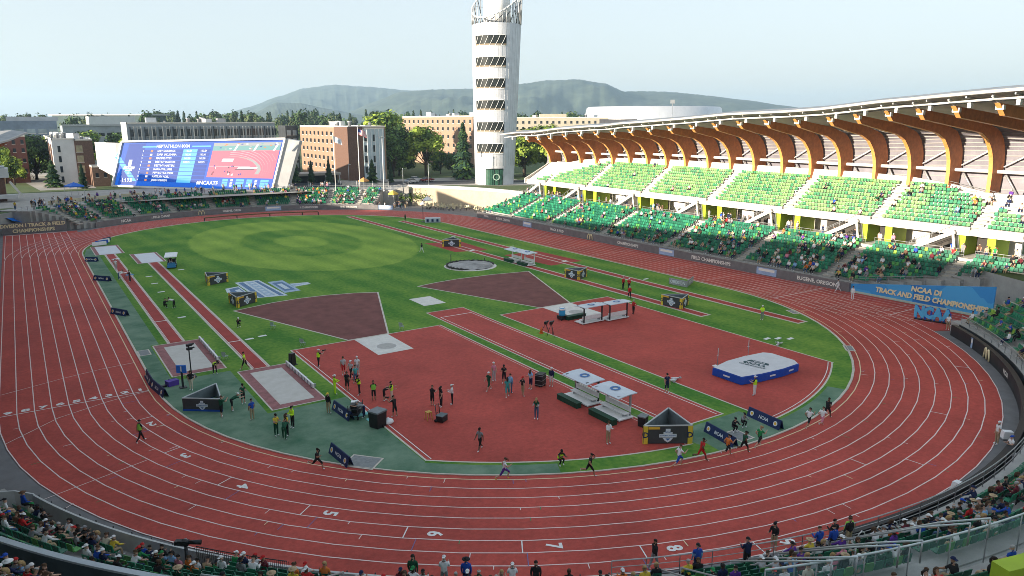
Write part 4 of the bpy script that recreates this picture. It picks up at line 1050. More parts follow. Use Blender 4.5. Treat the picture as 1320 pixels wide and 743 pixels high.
def porch():
    t = thing('building', 'low flat-roofed entrance pavilion under the tan brick hall', 'building', (30, 152, GZ))
    b = MB(); block(b, (25, 153.2), (39, 153.2), 8, 7.0, 7.7, mat('bronze_roof_edge', (.30, .27, .24), .6, .1, 1.)); b.build('roof', t, world=True)
    b = MB(); block(b, (26, 155.0), (38.5, 155.), 5, GZ, 7., glass_dark); b.build('wall', t, world=True)
    for i in range(4): b = MB(); p = Vector((25.5, 153.6)).lerp(Vector((38.6, 153.6)), i / 3); b.box((p.x, p.y, 5.65), (.35, .35, 2.7), grey_metal); b.build('column', t, world=True)
porch()
def brick_hall2():
    t = thing('building', 'sunlit orange brick dormitory with four rows of windows left of the white tower', 'building', (99, 200, GZ))
    b = MB(); d, o, L, pts = block(b, (112., 262.), (112., 196.), 15, GZ, 24.8, mat('orange_brick', (.29, .19, .135), .9, .12, 2.)); b.build('wall', t, world=True); roof_stuff(t, pts, 24.8, 9, 3)
    window_row(t, (112., 262.), d, 14, 3., 4.7, (9.5, 13, 16.5, 19.8, 22.9), 1.5, 1.5, out=o)
brick_hall2()
def lab():
    t = thing('building', 'long grey building with tall fins behind the video screen', 'building', (14, 214, GZ))
    b = MB(); d, o, L, pts = block(b, (-11., 225.), (40.4, 225.), 16, GZ, 22.4, mat('grey_facade_panel', (.30, .33, .35), .6, .12, .4)); b.build('wall', t, world=True); roof_stuff(t, pts, 22.4, 10, 8)
    b = MB()
    for i in range(44): c = Vector((-11., 225.)) + Vector((d.x, d.y)) * (1.0 + i * 1.16) + Vector((o.x, o.y)) * .3; b.bar((c.x, c.y, 12), (c.x, c.y, 21.4), .12 if i % 3 else .3, .6, pale_concrete if i % 4 else glass_dark)
    b.build('facade_fins', t, world=True); window_row(t, (-11., 225.), d, 22, 1.6, 2.35, (15.2, 19.2), 1.5, 2.6, glass_dark, out=o)
lab()
def west_hall():
    t = thing('building', 'white-faced residence block with one column of windows left of the screen', 'building', (-30, 200, GZ))
    b = MB(); d, o, L, pts = block(b, (-35.2, 192.), (-29.4, 192.), 60, GZ, 17.9, mat('white_stucco', (.58, .57, .56), .8, .06, .6)); b.build('white_wing', t, world=True); roof_stuff(t, pts, 17.9, 16, 6)
    window_row(t, (-35.2, 192.), d, 1, 1.7, 1, (6.2, 9.2, 12.2, 15.2), .7, 1.9, glass_dark, out=o)
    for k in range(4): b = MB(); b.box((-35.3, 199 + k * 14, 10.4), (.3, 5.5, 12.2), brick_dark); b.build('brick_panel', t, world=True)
    window_row(t, (-35.2, 252.), Vector((0, -1, 0)), 7, 3, 7, (6.6, 9.4, 12.2, 15.), 1.6, 1.6, glass_pale, out=(-1, 0))
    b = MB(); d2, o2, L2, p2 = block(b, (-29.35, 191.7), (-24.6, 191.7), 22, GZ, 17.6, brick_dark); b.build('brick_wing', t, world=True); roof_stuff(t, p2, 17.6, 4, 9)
    window_row(t, (-29.35, 191.7), d2, 1, 1.1, 1, (6.2, 9.2, 12.2, 15.2), 1.7, 2.0, mat('amber_window', (.30, .26, .16), .3, .3, .8), out=o2)
    b = MB(); d3, o3, L3, p3 = block(b, (-26.2, 184.), (-21.6, 184.), 7.6, GZ, 9.9, mat('brown_brick', (.20, .125, .09), .9, .2, 2.)); b.build('low_wing', t, world=True); roof_stuff(t, p3, 9.9, 0, 2)
    window_row(t, (-26.2, 184.), d3, 2, 1.2, 2.2, (7.6,), .8, 1.3, out=o3)
west_hall()
def far_blocks():
    t = thing('building', 'dark red brick building half hidden by trees at the far left edge', 'building', (-46, 214, GZ))
    b = MB(); d, o, L, pts = block(b, (-53, 213), (-41.4, 213), 14, GZ, 18.6, mat('dark_red_brick', (.15, .062, .05), .9, .2, 2.)); b.build('wall', t, world=True); roof_stuff(t, pts, 18.6, 2, 12)
    window_row(t, (-53, 213), d, 5, 1.5, 2.3, (8, 11.2, 14.4, 17), .8, 1.3, out=o)
    t = thing('building', 'long low blue-grey roofed hall on the skyline at the far left', 'building', (-38, 332, GZ))
    b = MB(); d, o, L, pts = block(b, (-66, 332), (-27, 332), 20, GZ, 23.6, mat('slate_blue_roofing', (.16, .20, .26), .7, .2, .3)); b.build('wall', t, world=True)
    b = MB(); block(b, (-46, 336), (-26, 336), 10, 23.6, 25.4, mat('pale_roof_box', (.42, .43, .44), .8, .1, .4)); b.build('roof', t, world=True); window_row(t, (-66, 332), d, 9, 3, 4.3, (19, ), 3.2, 2.0, glass_pale, out=o)
    t = thing('building', 'mid-grey roofed laboratory wing below the skyline between tree crowns', 'building', (-20, 322, GZ))
    b = MB(); d, o, L, pts = block(b, (-26, 312), (6, 312), 18, GZ, 21.5, mat('grey_metal_roofing', (.26, .29, .32), .6, .2, .3)); b.build('wall', t, world=True); b = MB(); block(b, (-26, 311.6), (6, 311.6), 1, 21.2, 22., grey_metal); b.build('roof', t, world=True)
    window_row(t, (-26, 312), d, 10, 2, 3.2, (17.5, ), 2.2, 1.6, glass_dark, out=o)
    t = thing('building', 'white boxy hall above tall teal glass columns on the left skyline', 'building', (4, 415, GZ))
    b = MB(); d, o, L, pts = block(b, (-7.5, 412), (15, 412), 18, GZ, 21.4, mat('teal_glass_wall', (.16, .28, .32), .3, .25, .3)); 
    for i in range(11): c = Vector((-7.5, 412)) + Vector((d.x, d.y)) * (1 + i * 2.1); b.bar((c.x, c.y, 6), (c.x, c.y, 21.2), .7, .8, white_precast)
    b.build('colonnade_wall', t, world=True); b = MB(); block(b, (-8, 411.4), (15.4, 411.4), 19, 21.4, 26, mat('pale_hall_box', (.55, .56, .57), .8, .06, .4)); b.build('upper_box', t, world=True)
    b = MB(); block(b, (15.2, 415), (30, 415), 12, GZ, 20., mat('teal_glass_wall', (.16, .28, .32))); b.build('side_wing', t, world=True)
    t = thing('building', 'long flat dark roof line on the skyline behind the white boxy hall', 'building', (20, 520, GZ))
    b = MB(); block(b, (-20, 540), (34, 505), 30, GZ, 27.3, mat('dark_teal_roofing', (.07, .11, .11), .7, .2, .2)); b.build('wall', t, world=True); b = MB(); block(b, (-22, 540), (36, 503), 33, 27.3, 28.2, grey_metal); b.build('roof', t, world=True)
    t = thing('building', 'long cream building with small windows on the skyline right of the tower', 'building', (224, 282, GZ))
    cream = mat('cream_render', (.40, .36, .28), .85, .1, .4)
    b = MB(); d, o, L, pts = block(b, (196, 300), (246, 267.5), 22, GZ, 24.6, cream); b.build('wall', t, world=True); roof_stuff(t, pts, 24.6, 8, 15)
    window_row(t, (196, 300), d, 16, 3, 3.5, (18.8, 22.2), 1.2, 1.7, out=o); b = MB(); block(b, (213, 290), (226, 281.5), 10, 24.6, 27, cream); b.build('penthouse', t, world=True)
    b = MB(); block(b, (240, 268), (258, 256), 15, GZ, 24., mat('charcoal_panel', (.09, .09, .10), .7, .2, .5)); b.build('dark_wing', t, world=True)
    t = thing('building', 'large pale silver arena with a curved metal drum on the skyline above the stand roof', 'arena', (350, 330, GZ))
    b = MB(); pts = []; N = 30
    cx_, cy_ = 362, 350; 
    for i in range(N): a = 2 * pi * i / N; pts.append((cx_ + 55 * cos(a), cy_ + 48 * sin(a)))
    vs = []
    for z, s in ((GZ, 1), (24, 1.0), (32.2, .965), (33.0, .94)): vs += [(cx_ + (x - cx_) * s, cy_ + (y - cy_) * s, z) for x, y in pts]
    b.add(vs, [(i * N + k, i * N + (k + 1) % N, (i + 1) * N + (k + 1) % N, (i + 1) * N + k) for i in range(3) for k in range(N)], alum, True); b.build('drum_wall', t, world=True)
    b = MB(); b.flat([(cx_ + (x - cx_) * .94, cy_ + (y - cy_) * .94) for x, y in pts], 33.01, roof_gravel); b.build('roof', t, world=True)
far_blocks()
def west_pavilion():
    t = thing('pavilion', 'grey-white and brick stair block at the left frame edge beyond the sprint start', 'pavilion', (-50, 152, GZ))
    b = MB(); b.box((-50.6, 152, 7), (6., 6, 6.), brick_dark); b.build('wall', t, world=True); b = MB(); b.box((-50.2, 152, 11.1), (7.2, 7, 2.2), mat('grey_white_parapet', (.50, .50, .49), .8, .08, .5)); b.box((-50, 152, 12.4), (5.5, 5.5, .5), grey_metal); b.build('roof', t, world=True)
    b = MB(); b.box((-48.5, 147., 5.6), (6.4, 2.4, .9), MATS['grey_white_parapet']); b.build('balcony', t, world=True)
    b = MB(); b.bar((-46.6, 150, 9.0), (-44.4, 150, 5.4), .4, .5, pale_concrete); b.build('stair', t, world=True)
west_pavilion()
t = thing('tarpaulin', 'bright blue tarpaulin over stored equipment behind the sprint straight', 'tarpaulin', (-47.5, 124, 0))
b = MB(); vs = []; 
for i in range(9):
    for j in range(7): x = -52 + i * 1.05; y = 120.3 + j * 1.5; vs.append((x, y, max(.05, 4.2 - abs(j - 4.) * .25 - max(0, (i - 4)) * .5 + .18 * sin(i * 2.3 + j * 1.7))))
b.add(vs, [(i * 7 + j, (i + 1) * 7 + j, (i + 1) * 7 + j + 1, i * 7 + j + 1) for i in range(8) for j in range(6)], mat('bright_blue_tarp', (.01, .16, .62), .5, .12, .8)); b.build('cover', t, world=True)
b = MB()
for i in range(8): b.box((-52 + i * .95, 120.0, .55), (.7, .9, 1.1), navy if i % 2 else black_plastic)
b.build('crates', t, world=True)
# north-east retaining wall, ramp and stacked chairs
tan_wall = mat('tan_concrete_wall', (.44, .36, .26), .9, .1, .5)
t = thing('retaining_wall', 'tan concrete retaining wall with a pale coping below the white tower', 'retaining wall', (58, 105, 0))
b = MB(); b.ribbon([npol(61.2, 40 - i * 3.) for i in range(13)], 0, 5.0, tan_wall, .6); b.build('wall', t, world=True); b = MB(); b.ribbon([npol(61.0, 41 - i * 3.) for i in range(14)], 5.0, 5.75, white_precast, .9); b.build('coping', t, world=True)
t = thing('retaining_wall', 'grey sloping ramp wall climbing from the bowl to the tan wall', 'ramp wall', (46, 118, 0))
b = MB(); b.ribbon([npol(60.2, 54 - i * 1.7) for i in range(9)], 1.2, [2.6 + .35 * i for i in range(9)], mat('grey_ramp_wall', (.30, .29, .27), .9, .1, .6), .4); b.build('wall', t, world=True); b = MB(); rail(b, [(*npol(60.1, 54 - i * 3.4), 2.6 + .7 * i) for i in range(5)], 1.0, 1.4); b.build('handrail', t, world=True)
b = MB(); ch = mat('cream_stacked_chairs', (.55, .50, .34), .6, .3, 2.)
rc = random.Random(4)
CH = thing('stack', 'cream folding chairs massed under the tan retaining wall', 'chairs', (58, 103, 0))
for i in range(90):
    a = 33 - rc.random() * 22; r = 53.5 + rc.random() * 6.; p = npol(r, a); h = .5 + rc.random() * .9; b.box((*p, h / 2 + .3), (.5, .5, .07), ch, rc.random() * 3); b.box((p[0] + .2, p[1], h / 2 + .6), (.06, .45, .5), ch, rc.random() * 3)
    b.bar((p[0], p[1], 0), (p[0], p[1], h / 2 + .3), .06, .06, dark_metal)
o = b.build('chairs', CH, kind='stuff', world=True)

# ------------------------------------------------------------------ trees
leafs = [mat('leaf_dark', (.034, .070, .020), .85, .3, .5), mat('leaf_mid', (.085, .155, .034), .85, .3, .5), mat('leaf_bright', (.24, .32, .045), .85, .3, .5), mat('leaf_conifer', (.024, .062, .034), .9, .3, .5), mat('leaf_olive', (.085, .11, .042), .9, .3, .5)]
bark = mat('bark', (.07, .05, .035), .95, .3, 3.)
def tree_mesh(kind, seed, nl, h=10., rad=3.6, leaf=.42, pal=(0, 1), trunkh=.25):
    rt2 = random.Random(seed); tb = MB(); cb = MB()
    if kind == 'conifer':
        tb.tube([(0, 0, 0), (.03, 0, h * .5), (0, 0, h * .97)], [h * .022, h * .014, .02], bark, 6)
        for i in range(nl):
            t = rt2.random() ** .75; z = h * (.07 + .92 * t); r = rad * (1 - t) ** .85 * (.75 + .25 * sin(t * 34)) * (.55 + .5 * rt2.random()) + .06; a = rt2.random() * 6.283
            c = Vector((r * cos(a), r * sin(a), z - r * .25)); s = leaf * (.6 + .8 * rt2.random()) * (1.2 - .7 * t)
            o = Vector((cos(a), sin(a), -.45)).normalized(); sd = Vector((-sin(a), cos(a), rt2.uniform(-.5, .5))).normalized()
            cb.add([c - sd * s * .6, c + o * s * 1.2, c + sd * s * .6, c - o * s * .7 + Vector((0, 0, .2 * s))], [(0, 1, 2, 3)], leafs[pal[0] if rt2.random() < .7 else pal[1]])
    else:
        th = h * trunkh; tb.tube([(0, 0, 0), (.05, .03, th), (.1, -.05, h * .6)], [h * .03, h * .021, h * .008], bark, 7)
        cl = []
        for i in range(15):
            a = rt2.random() * 6.283; t = rt2.random(); rr_ = rad * (.35 + .55 * rt2.random()) * (1 - .5 * t * t); z = th + (h - th) * (.15 + .72 * t)
            cl.append((Vector((rr_ * cos(a), rr_ * sin(a), z)), rad * rt2.uniform(.30, .50))); tb.tube([(.04, 0, th * (.8 + .4 * t)), Vector((rr_ * cos(a) * .6, rr_ * sin(a) * .6, z * .85)), cl[-1][0]], [h * .011, h * .007, .02], bark, 5)
        cl.append((Vector((0, 0, h * .84)), rad * .48))
        for i in range(nl):
            c0, r0 = cl[i % len(cl)]; v = Vector((rt2.gauss(0, 1), rt2.gauss(0, 1), rt2.gauss(0, .85))).normalized() * r0 * (rt2.random() ** .4) * rt2.choice((1, 1, 1, 1.18))
            p = c0 + v; s = leaf * rt2.uniform(.6, 1.3); n_ = (v.normalized() + Vector((rt2.uniform(-.7, .7), rt2.uniform(-.7, .7), rt2.uniform(-.2, .9)))).normalized()
            u1 = n_.orthogonal().normalized(); u1.rotate(Matrix.Rotation(rt2.random() * 6.28, 3, n_)); u2_ = n_.cross(u1)
            m_ = leafs[pal[(i % len(cl)) % len(pal)] if rt2.random() < .75 else pal[-1]]
            cb.add([p - u1 * s, p + u2_ * s * .6 - u1 * .2 * s, p + u1 * s, p - u2_ * s * .6], [(0, 1, 2, 3)], m_)
    return tb, cb
TREES = []
def tree_proto(name, label, *a, **k):
    t = thing(name, label, 'tree'); tb, cb = tree_mesh(*a, **k); tb.build('trunk', t); cb.build('crown', t); t.location = (0, 0, -500); return t
P_BR = tree_proto('broadleaf_tree', '-', 'leafy', 1, 5200, leaf=.30, pal=(1, 2, 2))
P_DK = tree_proto('broadleaf_tree', '-', 'leafy', 2, 4200, leaf=.33, pal=(0, 0, 1), rad=4.2, trunkh=.12)
P_MD = tree_proto('broadleaf_tree', '-', 'leafy', 3, 3600, leaf=.35, pal=(0, 1, 2), rad=3.8)
P_CO = tree_proto('conifer_tree', '-', 'conifer', 4, 2600, rad=2.4, leaf=.5, pal=(3, 1))
P_CN = tree_proto('conifer_tree', '-', 'conifer', 5, 2200, rad=1.7, leaf=.45, pal=(3, 0))
P_FA = tree_proto('broadleaf_tree', '-', 'leafy', 6, 900, leaf=.55, pal=(0, 4, 4), rad=3.3)
P_FB = tree_proto('broadleaf_tree', '-', 'leafy', 7, 900, leaf=.55, pal=(0, 0, 4), rad=4.4)
P_FC = tree_proto('conifer_tree', '-', 'conifer', 8, 700, rad=1.9, leaf=.8, pal=(3, 4))
def plant(proto, x, y, h, label, group=None, w=1., rz=None, z=GZ):
    o = dup(proto, (x, y, z), RNG.uniform(0, 6.28) if rz is None else rz, label, group, (h / 10 * w, h / 10 * w, h / 10)); return o
plant(P_BR, 75.3, 166.5, 17.5, 'large bright yellow-green tree standing alone in front of the orange brick dormitory', w=1.15)
plant(P_DK, 63.5, 168.0, 14.5, 'dark bushy tree between the tan brick hall and the bright tree'); plant(P_DK, 68.5, 174, 17., 'tall dark tree behind the bright tree trunk'); plant(P_MD, 72, 196, 22, 'mid-green tree crown rising left of the orange dormitory'); plant(P_MD, 79, 206, 21, 'pale green tree top against the left end of the orange dormitory')
plant(P_DK, 84, 172, 8, 'low dark tree right of the bright tree'); plant(P_DK, 91, 176, 7, 'low dark tree under the shaded dormitory wall')
plant(P_CO, 78.6, 146, 18.5, 'tall dark conifer close to the left side of the white tower', w=.9); plant(P_CO, 82, 152, 15, 'second dark conifer behind the one by the white tower', w=.9)
for x, y, h, l in ((101, 143, 15, 'leafy tree filling the gap between the tower and the stand roof'), (106, 150, 16, 'tree behind the leafy one between the tower and the stand'), (110, 138, 15.5, 'rightmost tree seen under the roof ribs beside the tower'), (98, 152, 13, 'lower tree by the right foot of the tower'), (117, 150, 17, 'tree crown behind the first roof ribs')): plant(P_BR if h < 16 else P_MD, x, y, h, l, w=1.25)
plant(P_DK, -39.5, 226, 14.5, 'big round dark tree left of the white-faced residence block', w=1.2); plant(P_DK, -43.5, 222, 10, 'dark tree in front of the dark red brick building'); plant(P_MD, -45.8, 205, 8.5, 'shrubby tree at the left edge above the stair block'); plant(P_MD, -48, 212, 11, 'leftmost tree at the frame edge')
plant(P_CO, -36.2, 188, 8.0, 'broad blue-green conifer at the corner of the white-faced block', w=1.35); plant(P_CN, -29.3, 178, 7.2, 'small pointed conifer in front of the white-faced block', w=1.1)
plant(P_CO, 22.0, 146.5, 10.5, 'dark conifer right beside the grey fin of the video screen', w=1.0); plant(P_CN, 28.6, 150.3, 7.5, 'small conifer left of the white flag'); plant(P_CN, 33.8, 149.6, 7.8, 'small conifer right of the white flag'); plant(P_CO, 46.5, 146.5, 7.5, 'bluish conifer in front of the shaded brick corner', w=1.1); plant(P_CN, 52.5, 146, 6, 'small conifer under the blue-grey wing')
plant(P_MD, -22, 262, 15, 'light green tree between the left skyline buildings', w=1.2); plant(P_DK, -10, 266, 14.5, 'wide dark tree below the white boxy hall', w=1.5); plant(P_BR, -6, 246, 15.5, 'yellowish tree top above the left end of the screen'); plant(P_MD, 3, 262, 16, 'tree showing over the screen before the teal columns'); plant(P_BR, -33, 240, 14.2, 'yellowish sunlit treetop over the dark round tree', w=1.3)
rg = random.Random(12)
for i in range(104):   # individual trees along the skyline
    px = -10 + i * 8.2 + rg.uniform(-5, 5); a = ray_dir(px); D = rg.uniform(430, 900); 
    if 590 < px < 668: D = rg.uniform(700, 900)
    if px > 640: D = rg.uniform(560, 900)
    top = 149 - rg.random() * 8 if 180 < px < 640 else 149.5 - rg.random() * 5
    h = max(8, 23.2 + (155.9 - top) / 952 * D - GZ); d = D / cos(a - YAW)
    p = rg.choice((P_FA, P_FA, P_FB, P_FC))
    plant(p, CAMP.x + d * sin(a), CAMP.y + d * cos(a), h, 'conifer in the row of trees along the skyline below the hills' if p is P_FC else 'broadleaf tree in the row of trees along the skyline below the hills', 'trees along the skyline', w=rg.uniform(.5, .85))
for p in (P_BR, P_DK, P_MD, P_CO, P_CN, P_FA, P_FB, P_FC):
    for c in list(p.children): bpy.data.objects.remove(c)
    bpy.data.objects.remove(p)
b = MB(); rg = random.Random(31)   # far wooded belt that reads as one mass
for i in range(5200):
    px = rg.uniform(-60, 1250); a = ray_dir(px); D = rg.uniform(900, 1500) / cos(a - YAW); x, y = CAMP.x + D * sin(a), CAMP.y + D * cos(a)
    z = GZ + rg.random() ** .7 * (21 + 5 * sin(px * .05) + 3 * sin(px * .171)); s = rg.uniform(1.8, 4.2); r_v = Vector((cos(a), -sin(a), 0)); fwd = Vector((sin(a), cos(a), 0))
    n1 = (Vector((rg.uniform(-1, 1), rg.uniform(-1, 1), rg.uniform(-.3, 1)))).normalized(); u1 = n1.orthogonal().normalized(); u2_ = n1.cross(u1); c = Vector((x, y, z))
    b.add([c - u1 * s, c - u2_ * s * .8, c + u1 * s, c + u2_ * s * .8], [(0, 1, 2, 3)], leafs[rg.choice((0, 0, 4, 1))])
b.build('woods', kind='stuff')

# ------------------------------------------------------------------ flagpoles, lamps, cars
def pole(name, x, y, h, label, cat, r=.11, m=white_metal):
    t = thing(name, label, cat, (x, y, GZ)); b = MB(); b.tube([(0, 0, 0), (0, 0, h)], [r * 1.25, r * .8], m, 8); b.lathe([(.05, h), (.16, h + .08), (.16, h + .2), (.03, h + .3)], m, 8); b.lathe([(r * 2.4, 0), (r * 2.4, .12), (r * 1.3, .3)], m, 10); b.build('pole', t); return t
def flag(t, h, kind):
    b = MB(); W, H = 2.6, 1.6; n = 10; d = Vector((.80, -.25, -.38))
    def pt2(u, v): return Vector((0, 0, h - .2)) + d * (u * W) + Vector((.1 * u, 0, -1)) * (v * H) + Vector((.3, .9, 0)).normalized() * .16 * sin(u * 8 + v)
    def cell(u0, v0, u1, v1, m, o=0):
        b.add([pt2(u0, v0), pt2(u1, v0), pt2(u1, v1), pt2(u0, v1)], [(0, 1, 2, 3)], m)
    rd = mat('flag_red', (.50, .035, .04), .8, .1, 3.); wt = mat('flag_white', (.74, .74, .76), .8, .1, 3.); bu = mat('flag_blue', (.02, .04, .20), .8, .1, 3.)
    for i in range(n):
        for j in range(13):
            u0, u1, v0, v1 = i / n, (i + 1) / n, j / 13, (j + 1) / 13
            cell(u0, v0, u1, v1, (bu if (i < 4 and j < 7) else (rd if j % 2 == 0 else wt)) if kind == 'us' else (wt if not (3 < i < 8 and 3 < j < 10) else mat('flag_pale_blue', (.40, .50, .62), .8, .1, 3.)))
    b.build('flag', t)
t = pole('flagpole', 28.4, 129.6, 15.4, 'white flagpole flying a white and pale blue flag', 'flagpole'); flag(t, 15.2, 'white')
t = pole('flagpole', 33.4, 124.3, 17.4, 'taller white flagpole flying a striped red and white flag', 'flagpole'); flag(t, 17.2, 'us')
t = pole('lamp_post', 39.0, 121., 14.6, 'bare pale mast right of the two flagpoles', 'mast'); 
b = MB(); b.box((0, 0, 14.5), (1.6, .3, .3), grey_metal); b.build('lamp_head', t)
for x, y, h, l in ((36, 139, 6.5, 'short lamp post between the flags'), (58, 131, 6.2, 'lamp post at the street corner'), (50.5, 133.0, 5., 'lamp post under the dark bushy tree'), (83, 141, 10, 'slim lamp post before the shaded dormitory wall')):
    t = pole('lamp_post', x, y, h, l, 'lamp post', .07, grey_metal); b = MB(); b.box((.35, 0, h), (.8, .2, .12), grey_metal); b.build('lamp_head', t)
t = pole('floodlight_mast', 292, 262, 30, 'floodlight mast standing above the silver arena roof', 'mast', .25, grey_metal); b = MB(); b.box((0, 0, 30), (2.6, .5, 2.2), grey_metal, -.6); b.build('lamp_head', t)
def car(x, y, rz, m, label):
    t = thing('parked_car', label, 'car', (x, y, GZ + .01), rz); b = MB()
    prof = [(-2.2, .45), (-2.25, .8), (-2.05, .98), (-.9, 1.05), (.9, 1.02), (2.1, .88), (2.25, .6), (2.2, .4)]
    n = len(prof); vs = [(u, -.86, z) for u, z in prof] + [(u, .86, z) for u, z in prof]; b.add(vs, [tuple(range(n - 1, -1, -1)), tuple(range(n, 2 * n))] + [(i, (i + 1) % n, n + (i + 1) % n, n + i) for i in range(n)], m); b.build('body', t)
    b = MB(); prof = [(-1.8, .99), (-1.25, 1.46), (.25, 1.48), (1.1, 1.02)]; n = 4; vs = [(u, -.72 if z > 1.2 else -.82, z) for u, z in prof] + [(u, .72 if z > 1.2 else .82, z) for u, z in prof]; b.add(vs, [(3, 2, 1, 0), (4, 5, 6, 7)] + [(i, (i + 1) % n, n + (i + 1) % n, n + i) for i in range(n)], glass_dark); b.box((-.5, 0, 1.49), (1.45, 1.38, .04), m); b.build('cabin', t)
    for u in (-1.35, 1.4):
        for s in (-.78, .78): b = MB(); b.tube([(u, s - .1, .33), (u, s + .1, .33)], .33, black_rubber, 12); b.tube([(u, s - .11, .33), (u, s + .11, .33)], .19, grey_metal, 10); b.build('wheel', t)
car(57.0, 140.6, .3, mat('silver_car_paint', (.42, .44, .46), .3, .05, 1., metal=.4), 'silver car parked on the street under the bright tree'); car(64.0, 143.5, .3, mat('dark_red_car_paint', (.16, .02, .02), .3, .05, 1.), 'dark red car parked right of the silver one'); car(61.5, 147, .25, mat('white_car_paint', (.65, .65, .65), .3, .05, 1.), 'white car parked behind the silver and red cars'); car(-41.5, 232, 1.2, mat('grey_car_paint', (.2, .21, .22), .3, .05, 1.), 'grey car parked on the path by the round dark tree')
# street wall and hedges at the top of the bowl
t = thing('fence', 'long dark mesh fence along the street behind the north bowl', 'fence', (30, 143, GZ))
b = MB(); fpts = [npol(66.2, 76 - i * 2.) for i in range(15)]; b.ribbon(fpts, GZ, GZ + 1.5, mat('dark_mesh_screen', (.07, .08, .09), .8, .3, 1.)); 
b.build('mesh_panel', t, world=True)
for i in range(0, 15, 2): b = MB(); b.tube([(*fpts[i], GZ), (*fpts[i], GZ + 2.0)], .06, white_metal, 5); b.build('post', t, world=True)
for x, y, s, l in ((50.2, 117.5, 1.6, 'clipped hedge at the foot of the grey ramp wall'), (46.2, 121, 1.3, 'smaller hedge left of the clipped one by the ramp')):
    t = thing('hedge', l, 'hedge', (x, y, 1.4)); b = MB(); rh = random.Random(int(x))
    for i in range(700):
        v = Vector((rh.gauss(0, 1.5), rh.gauss(0, .8), abs(rh.gauss(.9, .5)))) * s * .8; n1 = Vector((rh.uniform(-1, 1), rh.uniform(-1, 1), rh.uniform(0, 1))).normalized(); u1 = n1.orthogonal().normalized(); u2_ = n1.cross(u1)
        b.add([v - u1 * .2, v - u2_ * .15, v + u1 * .2, v + u2_ * .15], [(0, 1, 2, 3)], leafs[rh.choice((0, 1, 1, 2))])
    b.build('foliage', t)
def canopy(x, y, z, m, label, w=2.6, h=2.4):
    t = thing('canopy_tent', label, 'tent', (x, y, z), .4); b = MB(); vs = [(-w / 2, -w / 2, h), (w / 2, -w / 2, h), (w / 2, w / 2, h), (-w / 2, w / 2, h), (0, 0, h + .9)]; b.add(vs, [(0, 1, 4), (1, 2, 4), (2, 3, 4), (3, 0, 4)], m); b.ribbon([v[:2] for v in vs[:4]] + [vs[0][:2]], h - .3, h, m); b.build('cover', t)
    for s in vs[:4]: b = MB(); b.tube([(s[0] * .96, s[1] * .96, 0), (s[0] * .96, s[1] * .96, h)], .035, grey_metal, 5); b.build('leg', t)
canopy(-33, 153, GZ + .2, mat('blue_frame', (.02, .12, .5), .6, .1, 2.), 'small blue booth on the left concourse before the white-faced block', 3.4, 2.6)
canopy(41.0, 119.5, 2.0, mat('yellow_canopy', (.65, .45, .08), .7, .1, 2.), 'small yellow peaked tent in the corner of the north bowl', 2.0, 1.7)
canopy(47.6, 111.8, .3, white_metal, 'small white peaked tent by the end of the north ribbon board', 2.0, 2.0)
canopy(38.3, 133.5, GZ, mat('orange_canopy', (.55, .25, .08), .7, .1, 2.), 'tan striped stall behind the mast at street level', 2.2, 2.2)
t = thing('planter_wall', 'low pale yellow wall with crowd barriers along the left concourse', 'barrier wall', (-35, 146, GZ)); b = MB(); b.ribbon([npol(64.5, 128 - i * 3.) for i in range(8)][::-1], GZ, GZ + 1.1, mat('pale_yellow_barrier', (.50, .45, .30), .8, .15, .5), .3); b.build('wall', t, world=True)
# ------------------------------------------------------------------ infield equipment
sign_face = mat('charcoal_sign_vinyl', (.055, .058, .062), .6, .15, 1.5)
sign_in = mat('grey_sign_inner', (.13, .16, .17), .7, .2, 1.5)
crest_w = mat('crest_white', (.66, .70, .76), .6, .05, 3.); crest_b = mat('crest_blue', (.06, .16, .38), .6, .1, 3.)
def crest(b, M, s, m=None):
    """the championship crest: a stepped block standing on a banner over a pennant"""
    m = m or crest_w; q = lambda x0, y0, x1, y1, mm, z: b.add([M @ Vector(p) for p in ((x0 * s, y0 * s, z), (x1 * s, y0 * s, z), (x1 * s, y1 * s, z), (x0 * s, y1 * s, z))], [(0, 1, 2, 3)], mm)
    q(-.22, .12, .22, .62, m, .012); q(-.42, .0, .42, .3, m, .016); q(-.8, -.22, .8, .12, m, .02); b.text('CHAMPIONSHIPS', M @ Matrix.Translation((0, -.05 * s, .026)), .19 * s, crest_b, bold=.02); b.text('NCAA', M @ Matrix.Translation((0, .3 * s, .026)), .2 * s, crest_b, bold=.02)
    b.add([M @ Vector((x * s, y * s, .014)) for x, y in ((-.5, -.25), (-.28, -.55), (0, -.72), (.28, -.55), (.5, -.25))], [(0, 1, 2, 3, 4)], m); b.add([M @ Vector((x * s, y * s, .02)) for x, y in ((-.22, -.32), (0, -.55), (.22, -.32))], [(0, 1, 2)], crest_b)
